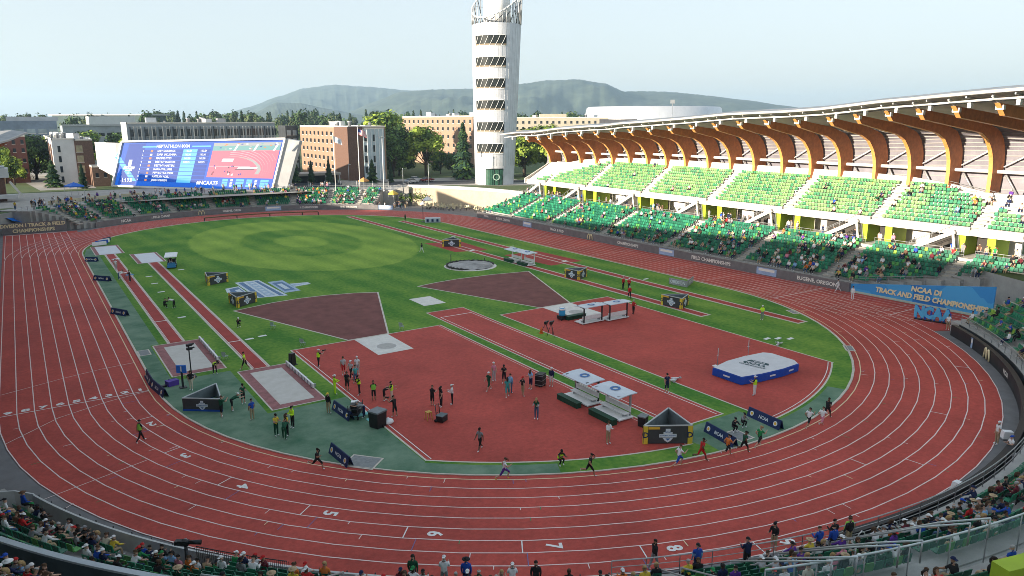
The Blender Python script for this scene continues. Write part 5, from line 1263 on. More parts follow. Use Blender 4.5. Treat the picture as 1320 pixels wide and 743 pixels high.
def tri_sign(pts, h, label, group=None, edge=yellow, cols=True, base=None, letter='D'):
    """three upright printed panels round a triangle, open on top, pale corner posts"""
    c = (sum(p[0] for p in pts) / 3, sum(p[1] for p in pts) / 3); t = thing('triangle_sign', label, 'sign', (*c, 0), 0, group)
    a = sum(pts[i][0] * pts[(i + 1) % 3][1] - pts[(i + 1) % 3][0] * pts[i][1] for i in range(3))
    if a < 0: pts = pts[::-1]
    for i in range(3):
        p, q = Vector((*pts[i], 0)), Vector((*pts[(i + 1) % 3], 0)); d = (q - p).normalized(); o = Vector((d.y, -d.x, 0)); mid = (p + q) / 2; L = (q - p).length
        b = MB(); b.bar(p + Vector((0, 0, h / 2 + .03)), q + Vector((0, 0, h / 2 + .03)), .07, h - .06, sign_face)
        b.bar(p - o * .06 + Vector((0, 0, h / 2 + .03)), q - o * .06 + Vector((0, 0, h / 2 + .03)), .03, h - .1, sign_in)
        b.bar(p + Vector((0, 0, h)), q + Vector((0, 0, h)), .10, .07, mat('pale_sign_trim', (.46, .48, .48), .6, .1, 2.))
        if base: b.bar(p + o * .02 + Vector((0, 0, .08)), q + o * .02 + Vector((0, 0, .08)), .1, .16, base)
        M = face_matrix(mid + o * .045 + Vector((0, 0, h * .5)), d); crest(b, M, h * .55)
        w_ = .30
        for e, s in ((p, 1), (q, -1)):
            if cols:
                cc = e + d * s * (w_ / 2) + o * .05 + Vector((0, 0, h / 2)); b.bar(cc - d * w_ / 2, cc + d * w_ / 2, .06, h * .96, edge)
                b.text(letter, face_matrix(cc + o * .04, d), h * .42, navy, bold=.03)
        if cols: cc = p + d * .75 + o * .05 + Vector((0, 0, h * .88)); b.bar(cc - d * .42, cc + d * .42, .05, h * .12, mat('orange_strip', (.75, .42, .05), .6, .1, 2.))
        b.build('sign_panel', t, world=True)
    return t
TG = 'triangular championship signs on the infield'
tri_sign([(-8.9, -32.5), (-5.9, -34.4), (-4.9, -31.0)], 1.45, 'nearest triangular sign with yellow corners beside the near shelters', TG)
tri_sign([(-23.8, 42.0), (-20.7, 43.3), (-23.4, 45.4)], 1.4, 'triangular sign beyond the painted emblem on the grass', TG)
tri_sign([(-23.5, 26.2), (-20.6, 28.1), (-23.7, 29.6)], 1.4, 'triangular sign standing against the near end of the painted emblem', TG)
tri_sign([(20.5, 53.0), (23.3, 51.0), (23.6, 54.4)], 1.4, 'farthest triangular sign on the red patch by the pole vault runway', TG)
tri_sign([(22.6, 17.9), (23.0, 15.0), (25.7, 16.5)], 1.4, 'triangular sign on the runway beyond the three red-coated people', TG)
tri_sign([(22.4, -2.7), (22.8, -5.9), (25.3, -4.6)], 1.4, 'triangular sign at the near end of the inner runway by the back straight', TG)
tri_sign([(-35.8, -6.7), (-33.2, -8.7), (-32.7, -4.6)], 1.1, 'blue-based triangular black sign by the curve of the home straight', TG, royal, False, royal)
t = thing('folding_sign', 'low V-shaped grey sign on the grass beside the back straight', 'sign', (32.8, 3.6, 0))
for p, q in (((32.2, 5.6), (32.6, 2.5)), ((32.6, 2.5), (36.0, 4.5))):
    b = MB(); b.bar((*p, .5), (*q, .5), .08, .9, mat('grey_sign_vinyl', (.30, .31, .32), .6, .2, 1.5)); d = Vector((q[0] - p[0], q[1] - p[1], 0)).normalized(); o = Vector((d.y, -d.x, 0)); b.text('OREGON', face_matrix(Vector(((p[0] + q[0]) / 2, (p[1] + q[1]) / 2, .5)) + o * .07, d), .62, crest_w, bold=.03); b.build('sign_panel', t, world=True)
t = thing('low_sign', 'low white boxed sign with dark emblems on the far grass by the back straight', 'sign', (35, 85, 0)); b = MB(); b.box((35.1, 84.9, .55), (3.6, 1.6, 1.0), mat('pale_blue_board', (.50, .55, .62), .6, .1, 1.), -.5); 
for k in (-1, 0, 1): b.box((35.1 + k * 1.0 - .45, 84.9 - k * .55 - .75, .55), (.5, .12, .6), navy, -.5)
b.build('panel', t, world=True)
t = thing('wind_pole', 'tall thin dark pole on the far grass beside the low white boxed sign', 'pole', (33.5, 86.7, 0)); b = MB(); b.tube([(0, 0, 0), (0, 0, 5.2)], .07, dark_metal, 6); b.box((0, 0, .05), (.8, .8, .1), dark_metal); b.build('pole', t); b = MB(); b.lathe([(.02, 4.9), (.7, 4.2), (.66, 4.15)], white_metal, 8); b.build('cone_top', t)

# shelters with benches
def shelter(x, y, rz, label, group, post=dark_metal, boxes=False, facing=1):
    t = thing('bench_shelter', label, 'shelter', (x, y, 0), rz, group); L, W = 3.3, 2.0
    b = MB(); n = 7; vs = []
    for i in range(n): u = -W / 2 + W * i / (n - 1); z = 2.08 + .06 * sin(pi * i / (n - 1)) + (.12 if facing > 0 else -.12) * (u / W); vs += [(u, -L / 2, z), (u, L / 2, z), (u, L / 2, z - .07), (u, -L / 2, z - .07)]
    fs = [(4 * i + k, 4 * i + (k + 1) % 4, 4 * i + 4 + (k + 1) % 4, 4 * i + 4 + k) for i in range(n - 1) for k in range(4)] + [(3, 2, 1, 0), tuple(4 * (n - 1) + k for k in (0, 1, 2, 3))]
    b.add(vs, [f[::-1] for f in fs], mat('pale_grey_shelter_roof', (.56, .60, .65), .5, .06, 1.)); b.text('O', face_matrix((.1, 0, 2.185), (0, -1, 0), (1, 0, .06)), 1.1, crest_b, bold=.05); b.build('roof', t)
    for s in (-1, 1): b = MB(); b.box((.55, s * 1.35, 1.1), (.13, .13, 2.1), post); b.bar((.55, s * 1.35, 1.95), (-.8, s * 1.35, 2.05), .09, .12, post); b.build('post', t)
    b = MB(); b.box((.1, 0, .47), (.55, 3.0, .09), white_metal); b.build('seat', t); b = MB(); b.box((.48, 0, .78), (.09, 3.0, .42), white_metal); b.build('backrest', t)
    b = MB(); b.box((-.1, 0, .16), (1.5, 3.3, .10), white_metal); b.build('platform', t)
    for sx in (-.7, .55):
        for s in (-1.35, 1.35): b = MB(); b.tube([(sx, s - .05, .1), (sx, s + .05, .1)], .1, black_rubber, 10); b.build('wheel', t)
    for s in (-1.2, 1.2): b = MB(); b.box((.15, s, .3), (.5, .08, .28), grey_metal); b.build('leg', t)
    return t
GN = 'roofed athlete benches'
shelter(-7.0, -23.1, 0, 'near roofed bench with pale roof left of its twin on the throws apron', GN); shelter(-6.9, -26.9, 0, 'near roofed bench with pale roof beside the yellow-cornered triangle sign', GN, grey_metal)
shelter(9.4, -4.1, -pi / 2, 'roofed bench beside the blue cooler on the high jump apron', GN); shelter(12.9, -4.6, -pi / 2, 'roofed bench nearest the person in red on the high jump apron', GN)
shelter(23.4, 32.9, 0, 'farther half of the white-posted shelter by the pole vault runway', GN, white_metal); shelter(23.6, 29.5, 0, 'nearer half of the white-posted shelter by the pole vault runway', GN, white_metal)
dkgreen = mat('dark_green_box', (.012, .06, .035), .6, .2, 3.)
def locker(x, y, sx, sy, label, m=dkgreen, h=.5):
    t = thing('storage_box', label, 'box', (x, y, 0)); b = MB(); b.box((0, 0, h * .45), (sx, sy, h * .86), m); 
    for k in range(4): b.box((0, -sy / 2 + sy * (k + .5) / 4, h * .45), (sx + .03, .06, h * .8), m)
    b.build('body', t); b = MB(); b.box((0, 0, h * .94), (sx + .06, sy + .06, h * .1), m); b.build('lid', t)
locker(-8.5, -23.1, .5, 2.7, 'long dark green box in front of the left near bench'); locker(-8.4, -27.3, .5, 2.9, 'long dark green box in front of the right near bench'); locker(9.0, -1.9, 2.7, .6, 'dark green box beside the blue cooler')
locker(22.5, 33.2, .6, 2.4, 'green box under the farther half of the white shelter'); locker(22.6, 29.4, .6, 2.4, 'green box under the nearer half of the white shelter')
t = thing('drinks_cooler', 'bright blue drinks cooler on a black cart by the shot pad', 'cooler', (7.4, -1.3, 0)); b = MB(); b.lathe([(.36, .5), (.4, .6), (.4, 1.25), (.34, 1.32), (.30, 1.45), (.0, 1.47)], mat('cooler_blue', (.04, .33, .62), .5, .1, 2.), 14); b.build('barrel', t); b = MB(); b.lathe([(.42, 1.2), (.42, 1.3), (.2, 1.5), (.0, 1.5)], white_metal, 14); b.build('lid', t); b = MB(); b.box((.1, 0, .3), (1.1, .9, .4), black_plastic); b.build('cart', t)
for s in (-.4, .4): b = MB(); b.tube([(s, -.5, .12), (s, -.42, .12)], .12, black_rubber, 10); b.build('wheel', t)
# high jump mat
t = thing('landing_mat', 'big blue high jump landing mat with a white top and dark emblem', 'high jump mat', (11.0, -26.6, 0)); top = [(6.9, -25.0), (6.95, -28.3), (9.2, -28.75), (12.0, -28.95), (14.5, -28.8), (15.1, -27.9), (15.1, -25.2), (14.6, -24.6), (12, -24.35), (9.5, -24.4)]
b = MB(); b.prism(top, .06, .74, royal); 
for i in range(len(top)): 
    p, q = Vector(top[i]), Vector(top[(i + 1) % len(top)])
    if (q - p).length > 2.4 and (p.y < -28 or p.x < 7.2): c = (p + q) / 2; d = (q - p).normalized(); b.bar((*(c - d * .35), .42), (*(c + d * .35), .42), .03, .13, white_metal) if False else b.bar((c.x - d.x * .35 + d.y * .02, c.y - d.y * .35 - .012, .42), (c.x + d.x * .35 + d.y * .02, c.y + d.y * .35 - .012, .42), .06, .13, white_metal)
b.build('mat_body', t, world=True)
b = MB(); tp = [(11 + (x - 11) * .985, -26.6 + (y + 26.6) * .97) for x, y in top]; b.prism(tp, .74, .80, mat('mat_white_cover', (.60, .59, .60), .8, .07, 1.2), royal); 
M = face_matrix((11.0, -26.6, .815), (.2, -1, 0), (1, .2, 0)); dm = mat('mat_emblem_dark', (.05, .09, .10), .8, .2, 2.)
b.add([M @ Vector(p) for p in ((-.9, .9, 0), (.9, .9, 0), (1.1, .35, 0), (-1.1, .35, 0))], [(3, 2, 1, 0)], dm); b.add([M @ Vector(p) for p in ((-1.1, .2, 0), (-.7, -.4, 0), (-.95, -.5, 0), (-1.25, 0, 0))], [(0, 1, 2, 3)], dm); b.text('NCAA', M @ Matrix.Translation((0, -.15, .004)), .75, dm, bold=.04); b.text('CHAMPIONSHIPS', M @ Matrix.Translation((0, -.75, .004)), .34, dm, bold=.03); b.text('NCAA', M @ Matrix.Translation((0, .62, .004)), .45, mat('mat_white_cover', ()), bold=.02)
b.build('top_cover', t, world=True)
def upright(x, y, label):
    t = thing('jump_stand', label, 'high jump stand', (x, y, 0)); b = MB(); b.tube([(0, 0, .05), (0, 0, 1.9)], .035, grey_metal, 6); b.bar((-.15, 0, 1.2), (.1, 0, 1.2), .05, .03, white_metal); b.build('post', t); b = MB(); b.box((0, 0, .04), (.5, .9, .07), white_metal); b.build('foot', t)
upright(9.2, -23.6, 'high jump stand lying low behind the left of the blue mat'); upright(13.9, -23.4, 'high jump stand behind the far side of the blue mat')
# folded throwing cage and cover
t = thing('throwing_cage', 'lowered dark throwing cage net ringed round a grey tarpaulin disc', 'throwing cage', (15.2, 33.6, 0)); b = MB(); n = 28
b.prism([(15.2 + 4.3 * cos(2 * pi * i / n), 33.6 + 4.3 * sin(2 * pi * i / n)) for i in range(n)], .0, .04, ring_conc); b.build('pad', t, world=True)
b = MB(); rr_ = random.Random(3); vs = [(15.2, 33.6, .62)]
for k, r in enumerate((1.4, 2.7, 3.7)):
    for i in range(n): vs.append((15.2 + r * cos(2 * pi * i / n), 33.6 + r * sin(2 * pi * i / n), max(.05, .55 - k * .2 + rr_.uniform(-.12, .12))))
fs = [(0, 1 + i, 1 + (i + 1) % n) for i in range(n)] + [(1 + k * n + i, 1 + (k + 1) * n + i, 1 + (k + 1) * n + (i + 1) % n, 1 + k * n + (i + 1) % n) for k in range(2) for i in range(n)]
b.add(vs, fs, mat('grey_tarpaulin', (.32, .31, .30), .8, .35, .6), True); b.build('cover', t, world=True)
b = MB(); net = mat('black_netting', (.06, .057, .055), .9, .3, 3.)
for i in range(22):
    a = radians(-20 + i * 11); p = Vector((15.2 + 3.9 * cos(a), 33.6 + 3.9 * sin(a), .18)); q = Vector((15.2 + 3.9 * cos(a + .22), 33.6 + 3.9 * sin(a + .22), .2)); b.tube([p, (p + q) / 2 + Vector((0, 0, .05 + .06 * rr_.random())), q], [.10, .17, .10], net, 6)
b.build('net', t, world=True)
for a in (25, 110, 195): b = MB(); x, y = 15.2 + 4.2 * cos(radians(a)), 33.6 + 4.2 * sin(radians(a)); b.tube([(x, y, 0), (x, y, 1.5 if a == 110 else .7)], .06, dark_metal, 6); b.build('post', t, world=True)
# A-boards
def aboard(p, q, label, h=.75, curve=0):
    t = thing('advert_board', label, 'advert board', ((p[0] + q[0]) / 2, (p[1] + q[1]) / 2, 0), 0, 'navy advertising boards by the track'); P, Q = Vector((*p, 0)), Vector((*q, 0)); d = (Q - P).normalized(); o = Vector((d.y, -d.x, 0))
    for s in (-1, 1):
        b = MB(); lo, hi = o * .28 * s, o * .04 * s; vs = [P + lo, Q + lo, Q + hi + Vector((0, 0, h)), P + hi + Vector((0, 0, h))]; vs += [v - o * .03 * s for v in vs]
        f = [(0, 1, 2, 3), (7, 6, 5, 4), (0, 4, 5, 1), (1, 5, 6, 2), (2, 6, 7, 3), (3, 7, 4, 0)]; b.add(vs, f, navy)
        up = (hi - lo + Vector((0, 0, h))).normalized(); L = (Q - P).length
        M = face_matrix((P + Q) / 2 + (lo + hi) / 2 + Vector((0, 0, h / 2)) + o * s * .02, d * s, up)
        b.text('NCAA', M @ Matrix.Translation((0, 0, .012)), .34, crest_w, bold=.03)
        for k in (-.36, .36):
            for z_, rr0 in ((.008, .2), (.014, .12)): b.add([M @ Vector((k * L + rr0 * cos(j * pi / 5), rr0 * sin(j * pi / 5), z_)) for j in range(10)], [tuple(range(10))], crest_w if z_ < .01 else mat('orange_strip', ()))
        b.build('panel', t, world=True)
for p, q, l in (((2.0, -33.2), (1.7, -36.5), 'navy board between the high jump apron and the runners'), ((-3.2, -33.4), (-3.7, -36.6), 'navy board by the end of the javelin runway beside the runners'), ((-28.4, -21.0), (-28.2, -24.0), 'navy board beside the grey drain lid near the lane four number'),
                ((-25.3, -13.2), (-25.1, -16.4), 'navy board behind the camera cart by the sand pit'), ((-37.0, 4.2), (-37.0, 1.2), 'navy board on the kerb above the finish line'), ((-37.0, .9), (-36.5, -2.6), 'navy board on the kerb curving past the finish line'),
                ((-36.9, 74.0), (-35.2, 72.7), 'dark board at the far end of the teal turf strip'), ((-37.1, 55.9), (-35.2, 53.6), 'middle dark board on the teal turf strip'), ((-37.1, 32.2), (-35.7, 29.6), 'navy board on the teal turf strip nearest the sand pit')): aboard(p, q, l)
# distance indicator boards along the sand pits
def longbox(x, y0, y1, label):
    t = thing('distance_board', label, 'distance board', (x, (y0 + y1) / 2, 0)); b = MB(); b.box((x, (y0 + y1) / 2, .28), (.16, abs(y1 - y0), .36), white_metal); 
    for i in range(9): y = y0 + (y1 - y0) * (i + .5) / 9; b.box((x - .09, y, .28), (.02, .05, .3), navy)
    b.build('panel', t, world=True)
    for i in range(4): b = MB(); y = y0 + (y1 - y0) * (i + .2) / 3.4; b.box((x + .12, y, .15), (.5, .08, .3), grey_metal); b.build('foot', t, world=True)
longbox(-30.5, 13.9, 5.2, 'white measuring board along the right edge of the farther sand pit'); longbox(-25.2, .2, -7.7, 'white measuring board along the right edge of the nearer sand pit')
# camera mast, blue lane sign, bins, carts
t = thing('camera_mast', 'tall black camera mast beside the farther sand pit', 'camera mast', (-33.6, 1.7, 0)); b = MB(); b.tube([(0, 0, 0), (0, 0, 3.2)], .06, dark_metal, 6); b.box((0, 0, .05), (.8, .8, .1), dark_metal); b.build('pole', t)
for z in (2.75, 3.1): b = MB(); b.box((.05, 0, z), (.5, .26, .22), black_plastic, .5 + z); b.tube([(.25, .1, z), (.5, .22, z)], .08, black_plastic, 8); b.build('camera', t)
t = thing('numbered_sign', 'blue square sign with a white 1 on a black post by the farther sand pit', 'sign', (-34.8, -.9, 0)); b = MB(); b.box((0, 0, .8), (.16, .16, 1.6), dark_metal); b.box((0, 0, .04), (.6, .6, .08), dark_metal); b.build('post', t); b = MB(); b.box((0, 0, 1.75), (.85, .14, .72), mat('bright_blue_panel', (.03, .16, .60), .5, .1, 2.), -.55); M = face_matrix((-.045, -.075, 1.75), (cos(.55), -sin(.55), 0)); b.text('1', M, .62, crest_w, bold=.05); b.build('panel', t)
t = thing('equipment_case', 'purple equipment case on the teal turf behind the kerb boards', 'case', (-35.5, .3, 0)); b = MB(); b.box((0, 0, .24), (.95, .7, .42), mat('purple_case', (.10, .05, .34), .6, .15, 2.), .3); b.build('body', t); b = MB(); b.box((0, 0, .47), (.98, .73, .07), mat('purple_case', ()), .3); b.tube([(-.3, 0, .5), (-.3, 0, .6), (.3, .1, .6), (.3, .1, .5)], .02, dark_metal, 5); b.build('lid', t); b = MB(); b.box((-.8, -.1, .1), (.6, .35, .16), black_plastic, .2); b.build('cable_box', t)
def bin_(x, y, label, s=1.):
    t = thing('rubbish_bin', label, 'bin', (x, y, 0)); b = MB(); b.box((0, 0, .5 * s), (.75 * s, .7 * s, .98 * s), black_plastic, .4, 1.12); b.build('body', t); b = MB(); b.box((0, 0, 1.04 * s), (.9 * s, .85 * s, .10 * s), mat('bin_lid_grey', (.16, .18, .19), .5, .2, 2.), .4); b.build('lid', t)
    for k in (-.25, .25): b = MB(); b.tube([(k - .05, -.36 * s, .12), (k + .05, -.36 * s, .12)], .12, black_rubber, 8); b.build('wheel', t)
bin_(-23.8, -18.6, 'black wheeled bin with a grey lid on the apron edge', 1.25); bin_(-6.6, -30.0, 'small black bin between the near bench and the triangle sign', .8)
t = thing('cable_bag', 'white bag on the red apron beside the black wheeled bin', 'bag', (-22.9, -18.5, 0)); b = MB(); b.lathe([(.3, 0), (.4, .12), (.33, .3), (.12, .38), (.1, .46)], chestnut, 10, sx=1.2); b.build('sack', t)
t = thing('camera_cart', 'cluttered broadcast cart with monitors behind the navy board', 'cart', (-24.5, -15.8, 0), .9); b = MB(); b.box((0, 0, .45), (1.7, .9, .08), dark_metal); b.box((0, 0, .9), (1.6, .8, .06), dark_metal)
for sx in (-.75, .75):
    for sy in (-.38, .38): b.tube([(sx, sy, .1), (sx, sy, 1.2)], .03, dark_metal, 5)
b.build('frame', t)
for x_, y_, z_, m_ in ((-.4, 0, 1.08, black_plastic), (.1, .1, 1.12, white_metal), (.5, -.1, .68, white_metal), (-.2, 0, .65, black_plastic)): b = MB(); b.box((x_, y_, z_), (.42, .5, .32), m_, .2); b.box((x_, y_ - .26, z_), (.34, .02, .24), sign_in, .2); b.build('monitor', t)
for sx in (-.7, .7): b = MB(); b.tube([(sx, -.45, .14), (sx, -.37, .14)], .14, black_rubber, 10); b.build('wheel', t)
t = thing('stool', 'yellow wooden stool alone on the red throws apron', 'stool', (-19.9, -19.6, 0)); b = MB(); ym = mat('yellow_stool_wood', (.50, .30, .06), .6, .2, 4.); b.box((0, 0, .66), (.42, .42, .06), ym); b.build('seat', t)
for sx in (-.2, .2):
    for sy in (-.2, .2): b = MB(); b.bar((sx * 1.15, sy * 1.15, 0), (sx * .8, sy * .8, .64), .05, .05, ym); b.build('leg', t)
def handtruck(x, y, rz, label):
    t = thing('hand_truck', label, 'hand truck', (x, y, 0), rz); b = MB(); b.tube([(-.25, .3, .1), (-.25, .42, 1.35), (.25, .42, 1.35), (.25, .3, .1)], .03, dark_metal, 6); b.tube([(-.25, .36, .7), (.25, .36, .7)], .025, dark_metal, 5); b.build('frame', t); b = MB(); b.box((0, -.02, .3), (.75, .6, .46), black_plastic); b.build('load', t); b = MB(); b.box((0, 0, .56), (.8, .66, .05), sign_in); b.build('tray', t)
    for s in (-.4, .4): b = MB(); b.tube([(s - .04, .3, .13), (s + .04, .3, .13)], .13, black_rubber, 10); b.build('wheel', t)
handtruck(-19.2, -20.5, .5, 'black hand truck with a case beside the yellow stool')
t = thing('equipment_case', 'tall black equipment case between the people by the javelin runway', 'case', (-8.0, -18.3, 0)); b = MB(); b.box((0, 0, .62), (.85, .7, 1.1), black_plastic, .5); 
for z in (.2, .62, 1.05): b.box((0, 0, z), (.88, .73, .04), grey_metal, .5)
b.build('body', t)
for s in (-.3, .3): b = MB(); b.tube([(s, -.3, .06), (s, -.22, .06)], .06, black_rubber, 8); b.build('caster', t)
def tripod(x, y, label, h=1.4, cone=False):
    t = thing('camera_tripod', label, 'camera tripod', (x, y, 0), .6)
    for k in range(3): b = MB(); a = 2.1 * k; b.tube([(.5 * cos(a), .5 * sin(a), 0), (.04 * cos(a), .04 * sin(a), h)], .03, dark_metal, 5); b.build('leg', t)
    b = MB(); b.box((0, 0, h + .16), (.6, .26, .3), black_plastic); b.tube([(.3, 0, h + .16), (.75, 0, h + .16)], .10, black_plastic, 8); b.build('camera', t)
tripod(2.1, -6.3, 'camera on a tripod on the green strip beside the javelin runway'); tripod(2.9, -4.2, 'smaller camera tripod near the orange cone by the javelin runway', .8)
t = thing('traffic_cone', 'orange traffic cone beside the camera tripods', 'cone', (1.9, -4.7, 0)); om = mat('cone_orange', (.70, .13, .02), .6, .1, 3.); b = MB(); b.lathe([(.2, .04), (.03, .7), (.0, .71)], om, 12); b.build('body', t); b = MB(); b.box((0, 0, .02), (.46, .46, .04), om); b.build('base', t)
t = thing('loudspeaker', 'black loudspeaker on the grass beside the nearer sand pit', 'loudspeaker', (-24.7, -.1, 0)); b = MB(); b.box((0, 0, .62), (.55, .5, 1.15), black_plastic, .5, .85); b.build('cabinet', t); b = MB(); b.box((-.09, -.19, .75), (.4, .06, .6), dark_metal, .5); b.build('grille', t); b = MB(); b.box((0, 0, .03), (.8, .7, .05), dark_metal, .5); b.build('foot', t)
# golf cart with a white canopy
t = thing('golf_cart', 'golf cart with a white canopy and blue front by the covered far pit', 'golf cart', (-25.6, 60.2, 0), -.2); gb = mat('cart_blue', (.04, .22, .46), .4, .1, 2.); b = MB(); b.box((0, -1.1, .55), (1.3, .9, .7), gb, 0, .8); b.box((0, .3, .35), (1.3, 2.2, .25), gb); b.box((0, 1.1, .65), (1.3, .6, .5), white_metal); b.build('body', t); b = MB(); b.box((0, 0, 2.05), (1.9, 4.4, .12), white_metal, 0, .95); b.build('roof', t)
for sx in (-.6, .6):
    for sy in (-.9, 1.0): b = MB(); b.tube([(sx, sy, .6), (sx, sy * 1.1, 2.)], .035, dark_metal, 5); b.build('post', t)
    for sy in (-1.0, 1.05): b = MB(); b.tube([(sx - .08, sy, .25), (sx + .08, sy, .25)], .25, black_rubber, 12); b.build('wheel', t)
b = MB(); b.box((0, .35, .75), (1.2, .5, .15), black_plastic); b.box((0, .65, 1.05), (1.2, .12, .5), black_plastic); b.build('seat', t)
t = thing('utility_cart', 'blue and white striped barrier boards stacked on the covered far left pit', 'barrier stack', (-33.2, 91, 0)); b = MB()
for k in range(4): b.box((-33.4 + k * .5, 90.6 + k * .9, .5 + .1 * k), (2.6, .12, .7), [white_metal, royal, white_metal, navy][k], .3 + .2 * k)
b.build('panels', t, world=True)
# jumping officials' little tables on the far left runway
for x, y, m_, l in ((-32.8, 69.2, white_metal, 'small white table across the far end of the left runway'), (-33.3, 55.6, white_metal, 'white folding table on the left runway by the dark-clad official'), (-32.6, 53.4, gb, 'blue box table on the left runway behind the dark-clad official')):
    t = thing('folding_table', l, 'table', (x, y, 0), .3); b = MB(); b.box((0, 0, .72), (1.1, .7, .05), m_); b.build('table_top', t)
    for sx in (-.45, .45):
        for sy in (-.28, .28): b = MB(); b.tube([(sx, sy, 0), (sx, sy, .7)], .02, grey_metal, 4); b.build('leg', t)
# steeplechase barrier on the far bend
t = thing('steeplechase_barrier', 'long brown steeplechase barrier across the sunlit far bend', 'barrier', (14, 117.6, 0)); b = MB(); P_ = [Vector((*pol(36.2 + 1.2, a, LS), .8)) for a in (104, 92, 80, 68, 62)]
for p, q in zip(P_, P_[1:]): b.bar(p, q, .3, .22, mat('brown_barrier_wood', (.15, .09, .04), .8, .2, 2.))
b.build('beam', t, world=True)
for p in P_: b = MB(); b.bar((p.x, p.y, 0), p, .2, .2, dark_metal); b.build('leg', t, world=True)
# little chrome chairs and brackets at the corners of the aprons
for x, y, l in ((-21.9, 5.3, 'light folding chair at the left corner of the throws apron'), (-10.5, 5.3, 'light folding chair at the top edge of the throws apron'), (-22.6, 13.7, 'light folding chair alone on the grass beside the right runway'), (-29.8, 5.1, 'light folding chair beside the white measuring board')):
    t = thing('folding_chair', l, 'chair', (x, y, 0), 2.2); b = MB(); b.box((0, 0, .45), (.45, .42, .04), mat('pale_green_canvas', (.30, .38, .33), .8, .1, 3.)); b.build('seat', t); b = MB(); b.box((0, .22, .72), (.45, .03, .38), MATS['pale_green_canvas']); b.build('backrest', t)
    for s in (-.22, .22): b = MB(); b.tube([(s, -.25, 0), (s, .24, .92)], .018, grey_metal, 4); b.tube([(s, .25, 0), (s, -.18, .46)], .018, grey_metal, 4); b.build('leg', t)
for x, y, l in ((20.1, -22.4, 'bundle of grey starting equipment on the edge of the high jump apron'), (2.9, -24.2, 'low grey bundle behind the man on the javelin runway')):
    t = thing('equipment_bundle', l, 'bundle', (x, y, 0)); b = MB(); rr_ = random.Random(int(x)); 
    for k in range(7): b.bar((rr_.uniform(-.6, .6), rr_.uniform(-.4, .4), .08 + .05 * k), (rr_.uniform(-.6, .6), rr_.uniform(-.4, .4), .1 + .04 * k), .14, .1, rr_.choice([grey_metal, white_metal, alum]))
    b.build('frames', t)
# stadium camera by the near board and white carts on the outer kerb
t = thing('broadcast_camera', 'large black broadcast camera on a pedestal at the near wall', 'broadcast camera', (*pol(51.0, -141.6), .12), -.6); b = MB(); b.tube([(0, 0, 0), (0, 0, 1.95)], [.16, .08], dark_metal, 8); b.build('pedestal', t); b = MB(); b.box((-.1, 0, 2.1), (.55, .22, .26), black_plastic); b.box((-.45, .1, 2.05), (.25, .3, .2), dark_metal); b.tube([(.15, 0, 2.12), (.8, 0, 2.14)], [.10, .13], black_plastic, 10); b.tube([(-.2, .05, 2.25), (.05, .05, 2.3), (.1, .05, 2.22)], .02, grey_metal, 5); b.build('camera', t)
for i, (r, a, l) in enumerate(((50.0, -78, 'white covered box on the outer edge of the bend beside the white-shirted official'), (49.0, -86.5, 'small white bag on the edge of the near bend'), (49.0, -73, 'white covered trolley by the curved board near the blue-capped person'))):
    p = pol(r, a); t = thing('covered_box', l, 'box', (*p, 0), a); b = MB(); b.box((0, 0, .3), (.8, .6, .6), chestnut, 0, .8); b.build('cover', t); b = MB(); b.box((0, 0, .04), (.9, .7, .08), grey_metal); b.build('base', t)
# ------------------------------------------------------------------ people
def pm(name, c, v=.12): return mat(name, c, .85, v, 6.)
SKINS = [pm('skin_light', (.50, .30, .22), .05), pm('skin_tan', (.36, .20, .13), .05), pm('skin_brown', (.16, .085, .055), .05), pm('skin_dark', (.075, .042, .03), .05)]
HAIRS = [pm('hair_dark', (.018, .013, .01)), pm('hair_brown', (.07, .04, .022)), pm('hair_blonde', (.36, .24, .11)), pm('hair_grey', (.35, .34, .33))]
CLOTH = {'white': (.70, .70, .70), 'black': (.014, .014, .016), 'navy': (.012, .02, .065), 'royal blue': (.015, .07, .38), 'light blue': (.22, .40, .62), 'grey': (.22, .225, .235), 'light grey': (.42, .42, .43), 'dark green': (.008, .07, .035), 'green': (.02, .22, .07), 'neon yellow': (.55, .85, .03),
         'red': (.45, .02, .02), 'maroon': (.12, .015, .025), 'purple': (.10, .03, .25), 'orange': (.60, .16, .03), 'yellow': (.65, .48, .05), 'pink': (.62, .22, .30), 'teal': (.06, .33, .33), 'tan': (.42, .31, .19), 'khaki': (.36, .28, .17), 'denim blue': (.06, .11, .20), 'brown': (.11, .06, .035), 'cream': (.60, .54, .42), 'lime': (.25, .60, .08)}
def cm(n): return pm('cloth_' + n.replace(' ', '_'), CLOTH[n])
eye_m = pm('eye', (.01, .01, .01), 0); 
def rot(v, a):  # pitch in the y-z plane: positive swings towards +y (forward) from straight down
    return Vector((v[0], v[1] * cos(a) - v[2] * sin(a), v[1] * sin(a) + v[2] * cos(a)))
